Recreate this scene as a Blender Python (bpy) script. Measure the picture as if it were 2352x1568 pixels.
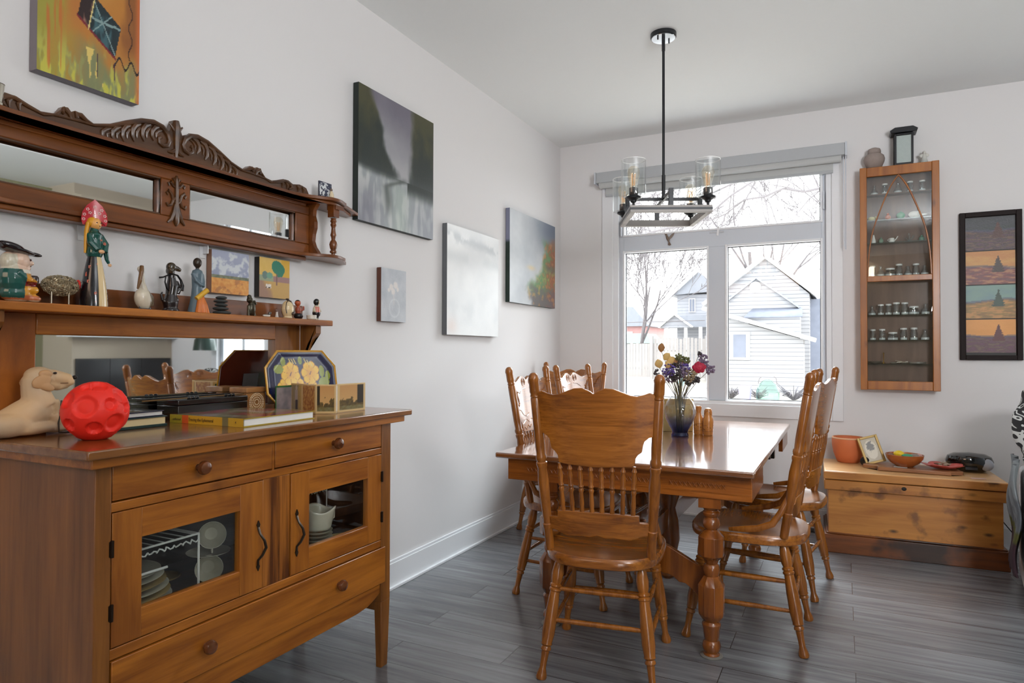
import bpy, bmesh, math, random
from math import sin, cos, pi, radians, sqrt
from mathutils import Vector, Matrix, Euler, noise

for o in list(bpy.data.objects):
    bpy.data.objects.remove(o, do_unlink=True)
SC = bpy.context.scene
COL = SC.collection
random.seed(7)

# ------------------------------------------------------------------ camera
CAMX, CAMZ = 2.05, 1.2
cam_d = bpy.data.cameras.new('camera')
cam_d.sensor_width = 36.0
cam_d.lens = 1520.13 / 2352 * 36.0
cam_d.clip_start = 0.02
cam_d.clip_end = 300
cam = bpy.data.objects.new('camera', cam_d)
COL.objects.link(cam)
yaw, pit, rol = radians(26.5163), radians(0.8503), radians(0.1583)
f_ = Vector((-sin(yaw)*cos(pit), cos(yaw)*cos(pit), sin(pit)))
r_ = Vector((cos(yaw), sin(yaw), 0))
u_ = r_.cross(f_)
r2 = cos(rol)*r_ + sin(rol)*u_
u2 = -sin(rol)*r_ + cos(rol)*u_
m3 = Matrix((r2, u2, -f_)).transposed()
cam.matrix_world = Matrix.Translation((CAMX, 0, CAMZ)) @ m3.to_4x4()
SC.camera = cam

# ------------------------------------------------------------------ light
SKY = 4.7
w = bpy.data.worlds.new('overcast_sky'); SC.world = w; w.use_nodes = True
bg = w.node_tree.nodes['Background']
bg.inputs[0].default_value = (0.965, 0.98, 1.0, 1)
bg.inputs[1].default_value = SKY

def area_light(name, loc, target, sx, sy, power, color, portal=False):
    d = bpy.data.lights.new(name, 'AREA')
    d.shape = 'RECTANGLE'; d.size = sx; d.size_y = sy
    d.energy = power; d.color = color
    o = bpy.data.objects.new(name, d); COL.objects.link(o)
    o.location = loc
    dr = (Vector(target) - Vector(loc)).normalized()
    o.rotation_euler = dr.to_track_quat('-Z', 'Y').to_euler()
    if portal: d.cycles.is_portal = True
    return o
# daylight portals in the two windows of the far wall
area_light('window_daylight_portal', (1.22, 5.13, 1.66), (1.22, 0, 1.66), 1.6, 1.75, 1, (1, 1, 1), True)
area_light('side_window_daylight_portal', (4.1, 5.13, 1.6), (4.1, 0, 1.6), 1.2, 1.5, 1, (1, 1, 1), True)
# lamp added outside, out of view, to strengthen sky light through the window
area_light('sky_fill_light', (1.9, 8.6, 5.2), (1.2, 3.2, 0.7), 4.0, 2.5, 1250, (0.88, 0.96, 1.0))
# daylight-coloured fill added behind the camera on the right
area_light('rear_fill_light', (4.3, -3.1, 1.15), (2.9, 3.0, 1.2), 1.1, 2.0, 11, (0.94, 0.97, 1.0))
# warm fill added behind the camera, and an added upward fill for the ceiling
area_light('warm_fill_light', (0.8, -1.6, 2.75), (0.3, 1.2, 1.6), 1.2, 1.2, 15, (1.0, 0.68, 0.48))
area_light('ceiling_fill_light', (3.4, 0.4, 1.95), (3.1, 1.4, 2.9), 0.7, 0.7, 66, (0.98, 0.98, 1.0))

SC.view_settings.view_transform = 'Standard'
SC.view_settings.look = 'None'
SC.view_settings.gamma = 1.0
SC.view_settings.exposure = 0.28
SC.view_settings.use_curve_mapping = False

# ------------------------------------------------------------------ helpers
def lin(c):
    def g(v):
        v = v/255.0
        return v/12.92 if v <= 0.04045 else ((v+0.055)/1.055)**2.4
    return (g(c[0]), g(c[1]), g(c[2]))
def L4(c): return (*lin(c), 1.0)
def mixc(a, b, t):
    t = max(0.0, min(1.0, t)); return tuple(a[i]*(1-t)+b[i]*t for i in range(3))
def sstep(a, b, x):
    if a == b: return 1.0 if x > a else 0.0
    t = max(0.0, min(1.0, (x-a)/(b-a))); return t*t*(3-2*t)
def fbm(x, y, o=4, s=0.0):
    v = 0; a = 0.5; f = 1
    for i in range(o):
        v += a*noise.noise(Vector((x*f+s, y*f-s*0.7, s*1.3+i*3.1))); a *= 0.5; f *= 2.03
    return v          # about -0.5..0.5

class MB:
    """collects shapes in one bmesh and links them as one mesh object"""
    def __init__(s): s.bm = bmesh.new()
    def box(s, c, d, rot=None, taper=None):
        v = []
        for z in (-1, 1):
            for (x, y) in ((-1, -1), (1, -1), (1, 1), (-1, 1)):
                k = 1.0 if (taper is None or z == 1) else taper
                p = Vector((x*d[0]/2*k, y*d[1]/2*k, z*d[2]/2))
                if rot is not None: p = rot @ p
                v.append(s.bm.verts.new(p + Vector(c)))
        for q in ((3, 2, 1, 0), (4, 5, 6, 7), (0, 1, 5, 4), (1, 2, 6, 5), (2, 3, 7, 6), (3, 0, 4, 7)):
            s.bm.faces.new([v[i] for i in q])
        return s
    def b2(s, x0, x1, y0, y1, z0, z1):
        return s.box(((x0+x1)/2, (y0+y1)/2, (z0+z1)/2), (abs(x1-x0), abs(y1-y0), abs(z1-z0)))
    def lathe(s, prof, seg=24, c=(0, 0, 0), M=None, sx=1, sy=1, a0=0.0, caps=True):
        rings = []
        for (r, z) in prof:
            ring = []
            for i in range(seg):
                a = 2*pi*i/seg + a0
                p = Vector((max(r, 1e-5)*cos(a)*sx, max(r, 1e-5)*sin(a)*sy, z))
                if M is not None: p = M @ p
                ring.append(s.bm.verts.new(p + Vector(c)))
            rings.append(ring)
        for a, b in zip(rings, rings[1:]):
            for i in range(seg):
                j = (i+1) % seg
                s.bm.faces.new((a[i], a[j], b[j], b[i]))
        if caps:
            s.bm.faces.new(list(reversed(rings[0]))); s.bm.faces.new(rings[-1])
        return s
    def tube(s, pts, rad, seg=10, flat=1.0, up=None, closed=False):
        pts = [Vector(p) for p in pts]; n = len(pts)
        if not hasattr(rad, '__len__'): rad = [rad]*n
        rings = []; prev = None
        for i, p in enumerate(pts):
            if closed: t = pts[(i+1) % n] - pts[(i-1) % n]
            else: t = pts[min(i+1, n-1)] - pts[max(i-1, 0)]
            if t.length < 1e-9: t = Vector((0, 0, 1))
            t.normalize()
            if prev is None:
                ref = Vector(up) if up is not None else (Vector((0, 0, 1)) if abs(t.z) < 0.9 else Vector((1, 0, 0)))
                a = ref - t*ref.dot(t)
            else: a = prev - t*prev.dot(t)
            if a.length < 1e-6: a = Vector((1, 0, 0)) - t*t.x
            a.normalize(); prev = a; b = t.cross(a)
            rings.append([s.bm.verts.new(p + a*(rad[i]*flat*cos(2*pi*k/seg)) + b*(rad[i]*sin(2*pi*k/seg))) for k in range(seg)])
        m = n if closed else n-1
        for i in range(m):
            A = rings[i]; B = rings[(i+1) % n]
            for k in range(seg):
                j = (k+1) % seg
                s.bm.faces.new((A[k], A[j], B[j], B[k]))
        if not closed:
            s.bm.faces.new(list(reversed(rings[0]))); s.bm.faces.new(rings[-1])
        return s
    def turned(s, p0, p1, prof, seg=14):
        """turned profile [(t 0..1, radius)] along the line p0->p1"""
        p0 = Vector(p0); p1 = Vector(p1)
        return s.tube([p0.lerp(p1, t) for t, r in prof], [r for t, r in prof], seg)
    def prism(s, poly, t0, t1, plane='XY', bow=None):
        """extrude a 2-D outline; plane XY: up z, YZ: along x, XZ: along y"""
        def P(a, b, t):
            q = {'XY': (a, b, t), 'YZ': (t, a, b), 'XZ': (a, t, b)}[plane]
            q = Vector(q)
            if bow: q = bow(q)
            return q
        A = [s.bm.verts.new(P(a, b, t0)) for a, b in poly]
        B = [s.bm.verts.new(P(a, b, t1)) for a, b in poly]
        n = len(poly)
        f1 = s.bm.faces.new(A); f2 = s.bm.faces.new(list(reversed(B)))
        for i in range(n):
            j = (i+1) % n
            s.bm.faces.new((A[j], A[i], B[i], B[j]))
        bmesh.ops.triangulate(s.bm, faces=[f1, f2])
        return s
    def strip(s, lo, hi, t0, t1, plane='XZ', bow=None):
        """panel between two polylines of equal length (keeps its grid, good for bending)"""
        def P(a, b, t):
            q = Vector({'XY': (a, b, t), 'YZ': (t, a, b), 'XZ': (a, t, b)}[plane])
            return bow(q) if bow else q
        n = len(lo)
        g = [[s.bm.verts.new(P(*q, t)) for q in row] for row, t in ((lo, t0), (hi, t0), (lo, t1), (hi, t1))]
        for i in range(n-1):
            s.bm.faces.new((g[0][i], g[0][i+1], g[1][i+1], g[1][i]))
            s.bm.faces.new((g[2][i+1], g[2][i], g[3][i], g[3][i+1]))
            s.bm.faces.new((g[1][i], g[1][i+1], g[3][i+1], g[3][i]))
            s.bm.faces.new((g[0][i+1], g[0][i], g[2][i], g[2][i+1]))
        for i in (0, n-1):
            s.bm.faces.new((g[0][i], g[1][i], g[3][i], g[2][i]))
        return s
    def ell(s, c, r, seg=16, rot=None):
        prof = [(sin(pi*i/10), -cos(pi*i/10)) for i in range(11)]
        M = Matrix.Diagonal((r[0], r[1], r[2]))
        if rot is not None: M = rot @ M
        return s.lathe(prof, seg, c, M)
    def sheet(s, fn, nu, nv, closed_u=False):
        g = [[s.bm.verts.new(Vector(fn(i/(nu if closed_u else nu-1), j/(nv-1)))) for i in range(nu)] for j in range(nv)]
        for j in range(nv-1):
            for i in range(nu if closed_u else nu-1):
                k = (i+1) % nu
                s.bm.faces.new((g[j][i], g[j][k], g[j+1][k], g[j+1][i]))
        return s
    def mesh(s, name, smooth=True, ang=38):
        bmesh.ops.recalc_face_normals(s.bm, faces=s.bm.faces)
        if smooth:
            for f in s.bm.faces: f.smooth = True
            for e in s.bm.edges:
                if len(e.link_faces) == 2:
                    e.smooth = e.calc_face_angle(0) < radians(ang)
        me = bpy.data.meshes.new(name); s.bm.to_mesh(me); s.bm.free()
        return me

def obj(name, mb, mat, parent=None, loc=None, bev=0.0, smooth=True, solid=0.0, sub=0, ang=38, label=None):
    me = mb.mesh(name, smooth, ang) if isinstance(mb, MB) else mb
    o = bpy.data.objects.new(name, me); COL.objects.link(o)
    if mat is not None:
        me.materials.clear(); me.materials.append(mat)
    if parent is not None: o.parent = parent
    if loc is not None: o.location = loc
    if solid:
        q = o.modifiers.new('solid', 'SOLIDIFY'); q.thickness = solid; q.offset = 0
    if bev:
        q = o.modifiers.new('bevel', 'BEVEL'); q.width = bev; q.segments = 2; q.limit_method = 'ANGLE'; q.angle_limit = radians(40)
    if sub:
        q = o.modifiers.new('sub', 'SUBSURF'); q.levels = sub; q.render_levels = sub
    if label: o['label'] = label
    return o
def thing(name, label, cat, loc=(0, 0, 0), rotz=0.0, group=None):
    o = bpy.data.objects.new(name, None); COL.objects.link(o)
    o.empty_display_size = 0.05
    o.location = loc; o.rotation_euler = (0, 0, rotz)
    o['label'] = label; o['category'] = cat
    if group: o['group'] = group
    return o
def tag(o, label, cat, group=None, kind=None):
    o['label'] = label; o['category'] = cat
    if group: o['group'] = group
    if kind: o['kind'] = kind
    return o
def struct(name, mb, mat, parent=None, **k):
    o = obj(name, mb, mat, parent, **k)
    if parent is None: o['kind'] = 'structure'
    return o
def dup_tree(o, parent=None):
    c = o.copy(); COL.objects.link(c)
    if parent is not None: c.parent = parent
    for ch in list(o.children): dup_tree(ch, c)
    return c
def fuse(mb, voxel=0.003, smooth=4):
    """melt overlapping shapes into one continuous surface"""
    me = mb.mesh('tmp', True, 180)
    o = bpy.data.objects.new('tmp', me); COL.objects.link(o)
    q = o.modifiers.new('r', 'REMESH'); q.mode = 'VOXEL'; q.voxel_size = voxel; q.use_smooth_shade = True
    q = o.modifiers.new('s', 'SMOOTH'); q.iterations = smooth; q.factor = 0.5
    dg = bpy.context.evaluated_depsgraph_get(); dg.update()
    m2 = bpy.data.meshes.new_from_object(o.evaluated_get(dg))
    bpy.data.objects.remove(o, do_unlink=True)
    for p in m2.polygons: p.use_smooth = True
    return m2
def vcol(me, fn):
    """paint: fn(vertex position)->linear rgb"""
    if 'Col' in me.color_attributes: me.color_attributes.remove(me.color_attributes['Col'])
    a = me.color_attributes.new('Col', 'FLOAT_COLOR', 'POINT')
    buf = []
    for v in me.vertices: buf.extend((*fn(v.co), 1.0))
    a.data.foreach_set('color', buf)
    return me

# ------------------------------------------------------------------ materials
def nm(name):
    m = bpy.data.materials.new(name); m.use_nodes = True
    nt = m.node_tree; b = nt.nodes['Principled BSDF']
    return m, nt, b
def plain(name, rgb, rough=0.5, metal=0.0, spec=0.5, bump=0.0, bscale=60, var=0.06, coat=0.0, emit=None, sheen=0.0):
    m, nt, b = nm(name)
    c = L4(rgb)
    n = nt.nodes.new('ShaderNodeTexNoise'); n.inputs['Scale'].default_value = bscale; n.inputs['Detail'].default_value = 3
    tc = nt.nodes.new('ShaderNodeTexCoord'); nt.links.new(tc.outputs['Object'], n.inputs['Vector'])
    cr = nt.nodes.new('ShaderNodeMixRGB')
    cr.inputs[1].default_value = (c[0]*(1-var), c[1]*(1-var), c[2]*(1-var), 1)
    cr.inputs[2].default_value = (min(1, c[0]*(1+var)), min(1, c[1]*(1+var)), min(1, c[2]*(1+var)), 1)
    nt.links.new(n.outputs['Fac'], cr.inputs[0]); nt.links.new(cr.outputs[0], b.inputs['Base Color'])
    b.inputs['Roughness'].default_value = rough; b.inputs['Metallic'].default_value = metal
    b.inputs['Specular IOR Level'].default_value = spec
    b.inputs['Coat Weight'].default_value = coat
    b.inputs['Sheen Weight'].default_value = sheen
    if bump:
        bp = nt.nodes.new('ShaderNodeBump'); bp.inputs['Strength'].default_value = bump; bp.inputs['Distance'].default_value = 0.002
        nt.links.new(n.outputs['Fac'], bp.inputs['Height']); nt.links.new(bp.outputs[0], b.inputs['Normal'])
    if emit:
        b.inputs['Emission Color'].default_value = L4(emit[0]); b.inputs['Emission Strength'].default_value = emit[1]
    return m
def wood(name, light, dark, axis='X', rough=0.35, grain=26.0, contrast=0.5, bump=0.15, knots=0.0, coat=0.15, wear=None, stretch=14.0, cior=1.5, crough=0.2):
    m, nt, b = nm(name); N = nt.nodes; K = nt.links
    tc = N.new('ShaderNodeTexCoord'); mp = N.new('ShaderNodeMapping')
    sc = [grain]*3; sc['XYZ'.index(axis)] = grain/stretch
    mp.inputs['Scale'].default_value = sc
    K.new(tc.outputs['Object'], mp.inputs['Vector'])
    n1 = N.new('ShaderNodeTexNoise'); n1.inputs['Scale'].default_value = 1.0; n1.inputs['Detail'].default_value = 6; n1.inputs['Roughness'].default_value = 0.65
    n1.inputs['Distortion'].default_value = 0.6
    K.new(mp.outputs[0], n1.inputs['Vector'])
    mp2 = N.new('ShaderNodeMapping'); sc2 = [3.2]*3; sc2['XYZ'.index(axis)] = 0.5
    mp2.inputs['Scale'].default_value = sc2; K.new(tc.outputs['Object'], mp2.inputs['Vector'])
    n2 = N.new('ShaderNodeTexNoise'); n2.inputs['Scale'].default_value = 1.5; n2.inputs['Detail'].default_value = 3
    K.new(mp2.outputs[0], n2.inputs['Vector'])
    # growth rings: bands bent by noise
    wv = N.new('ShaderNodeMath'); wv.operation = 'SINE'
    mu = N.new('ShaderNodeMath'); mu.operation = 'MULTIPLY'; mu.inputs[1].default_value = 38.0
    K.new(n2.outputs['Fac'], mu.inputs[0]); K.new(mu.outputs[0], wv.inputs[0])
    ma = N.new('ShaderNodeMath'); ma.operation = 'MULTIPLY_ADD'; ma.inputs[1].default_value = 0.10; ma.inputs[2].default_value = 0.0
    K.new(wv.outputs[0], ma.inputs[0])
    ad = N.new('ShaderNodeMath'); ad.operation = 'ADD'
    K.new(n1.outputs['Fac'], ad.inputs[0]); K.new(ma.outputs[0], ad.inputs[1])
    r = N.new('ShaderNodeValToRGB'); r.color_ramp.elements[0].position = 0.5-contrast*0.35; r.color_ramp.elements[1].position = 0.5+contrast*0.35
    r.color_ramp.elements[0].color = L4(dark); r.color_ramp.elements[1].color = L4(light)
    K.new(ad.outputs[0], r.inputs[0])
    out = r.outputs[0]
    if knots:
        v = N.new('ShaderNodeTexVoronoi'); v.inputs['Scale'].default_value = 7.0
        mp3 = N.new('ShaderNodeMapping'); s3 = [1.6]*3; s3['XYZ'.index(axis)] = 0.7; mp3.inputs['Scale'].default_value = s3
        K.new(tc.outputs['Object'], mp3.inputs['Vector']); K.new(mp3.outputs[0], v.inputs['Vector'])
        kr = N.new('ShaderNodeValToRGB'); kr.color_ramp.elements[0].position = 0.04; kr.color_ramp.elements[1].position = 0.16
        kr.color_ramp.elements[0].color = (knots, knots, knots, 1); kr.color_ramp.elements[1].color = (0, 0, 0, 1)
        K.new(v.outputs['Distance'], kr.inputs[0])
        mx = N.new('ShaderNodeMixRGB'); mx.inputs[2].default_value = L4(tuple(x*0.35 for x in dark))
        K.new(kr.outputs[0], mx.inputs[0]); K.new(out, mx.inputs[1]); out = mx.outputs[0]
    if wear:
        n3 = N.new('ShaderNodeTexNoise'); n3.inputs['Scale'].default_value = wear[1]; n3.inputs['Detail'].default_value = 5
        K.new(tc.outputs['Object'], n3.inputs['Vector'])
        wr = N.new('ShaderNodeValToRGB'); wr.color_ramp.elements[0].position = wear[2]; wr.color_ramp.elements[1].position = wear[2]+0.09
        K.new(n3.outputs['Fac'], wr.inputs[0])
        mx = N.new('ShaderNodeMixRGB'); mx.inputs[2].default_value = L4(wear[0])
        m5 = N.new('ShaderNodeMath'); m5.operation = 'MULTIPLY'; m5.inputs[1].default_value = wear[3]
        K.new(wr.outputs[0], m5.inputs[0]); K.new(m5.outputs[0], mx.inputs[0])
        K.new(out, mx.inputs[1]); out = mx.outputs[0]
    K.new(out, b.inputs['Base Color'])
    b.inputs['Roughness'].default_value = rough; b.inputs['Coat Weight'].default_value = coat; b.inputs['Coat Roughness'].default_value = crough; b.inputs['Coat IOR'].default_value = cior
    if bump:
        bp = N.new('ShaderNodeBump'); bp.inputs['Strength'].default_value = bump; bp.inputs['Distance'].default_value = 0.001
        K.new(ad.outputs[0], bp.inputs['Height']); K.new(bp.outputs[0], b.inputs['Normal'])
    return m
def vmat(name, rough=0.5, coat=0.0, bump=0.0, bscale=200):
    m, nt, b = nm(name)
    a = nt.nodes.new('ShaderNodeAttribute'); a.attribute_name = 'Col'
    nt.links.new(a.outputs['Color'], b.inputs['Base Color'])
    b.inputs['Roughness'].default_value = rough; b.inputs['Coat Weight'].default_value = coat; b.inputs['Coat Roughness'].default_value = 0.08
    if bump:
        tc = nt.nodes.new('ShaderNodeTexCoord'); n = nt.nodes.new('ShaderNodeTexNoise'); n.inputs['Scale'].default_value = bscale
        nt.links.new(tc.outputs['Object'], n.inputs['Vector'])
        bp = nt.nodes.new('ShaderNodeBump'); bp.inputs['Strength'].default_value = bump; bp.inputs['Distance'].default_value = 0.002
        nt.links.new(n.outputs['Fac'], bp.inputs['Height']); nt.links.new(bp.outputs[0], b.inputs['Normal'])
    return m
def facing_refl(nt, refl, edge):
    N = nt.nodes; K = nt.links
    lw_ = N.new('ShaderNodeLayerWeight'); lw_.inputs[0].default_value = 0.5
    pw = N.new('ShaderNodeMath'); pw.operation = 'POWER'; pw.inputs[1].default_value = 4.0; K.new(lw_.outputs['Facing'], pw.inputs[0])
    mu = N.new('ShaderNodeMath'); mu.operation = 'MULTIPLY_ADD'; mu.inputs[1].default_value = 0.8*refl; mu.inputs[2].default_value = 0.04*refl+edge
    mu.use_clamp = True; K.new(pw.outputs[0], mu.inputs[0])
    return mu
def clear_glass(name, tint=(1, 1, 1), refl=1.0, edge=0.0, rough=0.0):
    """thin pane: see-through with a fresnel reflection"""
    m, nt, b = nm(name); N = nt.nodes; K = nt.links
    N.remove(b); out = N['Material Output']
    t = N.new('ShaderNodeBsdfTransparent'); t.inputs[0].default_value = (*tint, 1)
    g = N.new('ShaderNodeBsdfGlossy'); g.inputs['Roughness'].default_value = rough
    mu = facing_refl(nt, refl, edge)
    mx = N.new('ShaderNodeMixShader'); K.new(mu.outputs[0], mx.inputs[0]); K.new(t.outputs[0], mx.inputs[1]); K.new(g.outputs[0], mx.inputs[2])
    K.new(mx.outputs[0], out.inputs[0])
    return m

M_WALL = plain('wall_paint', (226, 225, 226), 0.75, var=0.01, bump=0.03, bscale=180)
M_CEIL = plain('ceiling_paint', (236, 239, 239), 0.8, var=0.01)
M_TRIM = plain('white_trim_paint', (232, 234, 238), 0.35, var=0.01)
M_VINYL = plain('window_vinyl', (205, 211, 220), 0.3, var=0.01)
M_OLIVE = plain('olive_wall_paint', (150, 148, 118), 0.8, var=0.02)
M_BEIGE = plain('beige_wall_paint', (190, 178, 160), 0.8, var=0.02)
M_TILE = plain('dark_stone_tile', (38, 38, 40), 0.25, var=0.2, bscale=8)
M_MIRROR = plain('mirror_silver', (235, 238, 238), 0.02, metal=1.0, var=0.0)
M_PANE = clear_glass('window_glass', (0.99, 1.0, 1.0), 0.6)
M_GLASS = clear_glass('clear_glass', (0.97, 0.99, 0.99), 0.9, 0.02)
M_JAR = clear_glass('jar_glass', (0.86, 0.90, 0.92), 0.9, 0.10)
M_BLACK = plain('black_metal', (34, 36, 40), 0.35, metal=0.3)
M_SIDE = wood('honey_maple_side', (156, 98, 42), (104, 60, 22), 'Z', 0.38, 36, 0.8, 0.06, wear=((70, 40, 18), 3.0, 0.62, 0.45))
M_SIDEX = wood('honey_maple_front', (184, 112, 36), (128, 68, 18), 'Y', 0.34, 44, 0.7, 0.08, wear=((82, 42, 14), 3.5, 0.62, 0.5))
M_SIDETOP = wood('sideboard_top_wood', (150, 98, 52), (108, 64, 30), 'Y', 0.15, 36, 0.8, 0.05, coat=0.5, wear=((84, 48, 24), 3.0, 0.6, 0.5))
M_SIDESTR = wood('striped_panel_wood', (172, 104, 38), (86, 42, 12), 'Z', 0.36, 34, 0.3, 0.1, stretch=30)
M_SIDEV = wood('honey_maple_stile', (180, 110, 38), (132, 72, 20), 'Z', 0.34, 40, 0.7, 0.08)
M_KNOB = wood('walnut_knob', (120, 66, 34), (72, 36, 16), 'Y', 0.22, 40, 0.7, 0.05, coat=0.6)
M_DKWOOD = wood('dark_walnut', (136, 76, 28), (84, 42, 13), 'Y', 0.32, 24, 0.8, 0.12, coat=0.3)
M_CARVE = wood('carved_walnut', (100, 62, 30), (54, 31, 13), 'Y', 0.34, 30, 0.8, 0.12, coat=0.3)
M_OAKX = wood('golden_oak_x', (174, 106, 34), (118, 64, 15), 'X', 0.26, 90, 0.6, 0.25, coat=0.7, stretch=22, crough=0.14)
M_OAKZ = wood('golden_oak_z', (168, 102, 36), (116, 64, 18), 'Z', 0.26, 60, 0.7, 0.15, coat=0.35)
M_TABTOP = wood('table_top_oak', (150, 90, 40), (96, 52, 20), 'X', 0.2, 26, 0.8, 0.03, coat=1.0, cior=2.3, crough=0.08)
M_TAB = wood('table_oak', (172, 100, 36), (108, 56, 16), 'X', 0.26, 40, 0.6, 0.15, coat=0.35)
M_TABLEG = wood('table_leg_oak', (156, 88, 30), (92, 46, 13), 'Z', 0.22, 30, 0.8, 0.1, coat=0.45)
M_PINE = wood('antique_pine', (210, 144, 68), (166, 100, 40), 'X', 0.4, 24, 0.8, 0.15, knots=0.9, wear=((84, 44, 16), 7.0, 0.575, 0.7))
M_PINETOP = wood('antique_pine_lid', (228, 184, 130), (196, 146, 92), 'X', 0.32, 20, 0.9, 0.1, wear=((120, 74, 36), 5.0, 0.64, 0.5))
M_PINEDK = wood('antique_pine_plinth', (150, 84, 34), (84, 42, 16), 'X', 0.4, 20, 0.9, 0.15, wear=((30, 18, 10), 3.0, 0.5, 0.85))
M_CAB = wood('cabinet_pine', (176, 108, 38), (134, 74, 20), 'Z', 0.35, 24, 0.8, 0.12, knots=0.5)
M_CABBACK = wood('cabinet_back_boards', (120, 90, 72), (94, 68, 54), 'Z', 0.6, 18, 0.8, 0.05)
SC.cycles.transparent_max_bounces = 40
SC.cycles.max_bounces = 14
SC.cycles.glossy_bounces = 6
# ================================================================== room shell
RX, RY0, WY, CH, WT = 5.3, -3.2, 4.983, 2.858, 0.16
# floor: grey vinyl planks running along x
m, nt, b = nm('grey_vinyl_planks'); N = nt.nodes; K = nt.links
tc = N.new('ShaderNodeTexCoord'); mp = N.new('ShaderNodeMapping'); mp.inputs['Location'].default_value = (0.35, 0.07, 0)
K.new(tc.outputs['Object'], mp.inputs['Vector'])
br = N.new('ShaderNodeTexBrick'); br.offset = 0.37; br.inputs['Scale'].default_value = 1.0
br.inputs['Brick Width'].default_value = 1.22; br.inputs['Row Height'].default_value = 0.18; br.inputs['Mortar Size'].default_value = 0.0016
br.inputs['Mortar Smooth'].default_value = 0.1; br.inputs['Bias'].default_value = 0.0
br.inputs['Color1'].default_value = (0, 0, 0, 1); br.inputs['Color2'].default_value = (1, 1, 1, 1); br.inputs['Mortar'].default_value = (0.5, 0.5, 0.5, 1)
K.new(mp.outputs[0], br.inputs['Vector'])
m2_ = N.new('ShaderNodeMapping'); m2_.inputs['Scale'].default_value = (1.6, 26, 1); K.new(tc.outputs['Object'], m2_.inputs['Vector'])
va = N.new('ShaderNodeVectorMath'); va.operation = 'ADD'; K.new(m2_.outputs[0], va.inputs[0])
sp = N.new('ShaderNodeVectorMath'); sp.operation = 'SCALE'; sp.inputs['Scale'].default_value = 9.0; K.new(br.outputs['Color'], sp.inputs[0]); K.new(sp.outputs[0], va.inputs[1])
n1 = N.new('ShaderNodeTexNoise'); n1.inputs['Scale'].default_value = 1.0; n1.inputs['Detail'].default_value = 7; n1.inputs['Roughness'].default_value = 0.62; n1.inputs['Distortion'].default_value = 0.8
K.new(va.outputs[0], n1.inputs['Vector'])
r = N.new('ShaderNodeValToRGB'); r.color_ramp.elements[0].position = 0.3; r.color_ramp.elements[1].position = 0.72
r.color_ramp.elements[0].color = L4((88, 89, 93)); r.color_ramp.elements[1].color = L4((136, 138, 142)); K.new(n1.outputs['Fac'], r.inputs[0])
hs = N.new('ShaderNodeHueSaturation'); K.new(r.outputs[0], hs.inputs['Color'])
mv = N.new('ShaderNodeMath'); mv.operation = 'MULTIPLY_ADD'; mv.inputs[1].default_value = 0.24; mv.inputs[2].default_value = 0.88
K.new(br.outputs['Color'], mv.inputs[0]); K.new(mv.outputs[0], hs.inputs['Value'])
mx = N.new('ShaderNodeMixRGB'); mx.inputs[2].default_value = L4((52, 52, 54)); K.new(br.outputs['Fac'], mx.inputs[0]); K.new(hs.outputs[0], mx.inputs[1])
K.new(mx.outputs[0], b.inputs['Base Color'])
b.inputs['Roughness'].default_value = 0.24; b.inputs['Specular IOR Level'].default_value = 0.75
bp = N.new('ShaderNodeBump'); bp.inputs['Strength'].default_value = 0.35; bp.inputs['Distance'].default_value = 0.001
K.new(n1.outputs['Fac'], bp.inputs['Height']); K.new(bp.outputs[0], b.inputs['Normal'])
M_FLOOR = m
struct('floor', MB().b2(-0.16, RX+.16, RY0-.16, WY+.16, -0.05, 0), M_FLOOR)
struct('ceiling', MB().b2(-0.16, RX+.16, RY0-.16, WY+.16, CH, CH+.08), M_CEIL)
struct('wall_left', MB().b2(-0.16, 0, RY0-.16, WY+.16, 0, CH), M_WALL)
def wall_open(name, x0, x1, y0, y1, holes, mat):
    """wall along x with rectangular openings (hx0,hx1,z0,z1)"""
    mb = MB(); x = x0
    for (a, c, z0, z1) in holes:
        mb.b2(x, a, y0, y1, 0, CH); (mb.b2(a, c, y0, y1, 0, z0) if z0 > 0 else None); mb.b2(a, c, y0, y1, z1, CH); x = c
    mb.b2(x, x1, y0, y1, 0, CH)
    return struct(name, mb, mat, smooth=False)
OX0, OX1, OZ0, OZ1 = 0.45, 1.99, 0.825, 2.50
wall_open('wall_back', 0, RX+.16, WY, WY+WT, [(OX0, OX1, OZ0, OZ1), (3.35, 4.05, 0.9, 2.3)], M_WALL)
wall_open('wall_front', 0, RX+.16, RY0-WT, RY0, [(3.7, 4.9, 0.0, 2.2)], M_BEIGE)
struct('wall_right', MB().b2(RX, RX+.16, RY0, WY, 0, CH), M_OLIVE)
# baseboards with a stepped top
def baseb(name, x0, y0, x1, y1, nx, ny):
    mb = MB(); t = 0.014
    for (h0, h1, tt) in ((0, 0.128, t), (0.128, 0.142, t*.65), (0.0, 0.014, t*1.9)):
        mb.b2(min(x0, x1+nx*tt) if nx else x0, max(x0, x1+nx*tt) if nx else x1, min(y0, y1+ny*tt) if ny else y0, max(y0, y1+ny*tt) if ny else y1, h0, h1)
    return struct(name, mb, M_TRIM, bev=0.002)
baseb('baseboard_left', 0, RY0, 0, WY, 1, 0)
baseb('baseboard_back', 0.014, WY, RX, WY, 0, -1)
# main window casing on the room side
mb = MB(); tx0, tx1, tz0, tz1, tt = 0.362, 2.057, 0.735, 2.585, 0.016
mb.b2(tx0, OX0, WY-tt, WY, tz0, tz1); mb.b2(OX1, tx1, WY-tt, WY, tz0, tz1)
mb.b2(OX0, OX1, WY-tt, WY, tz0, OZ0); mb.b2(OX0, OX1, WY-tt, WY, OZ1, tz1)
struct('trim_1', mb, M_TRIM, bev=0.003)
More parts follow.
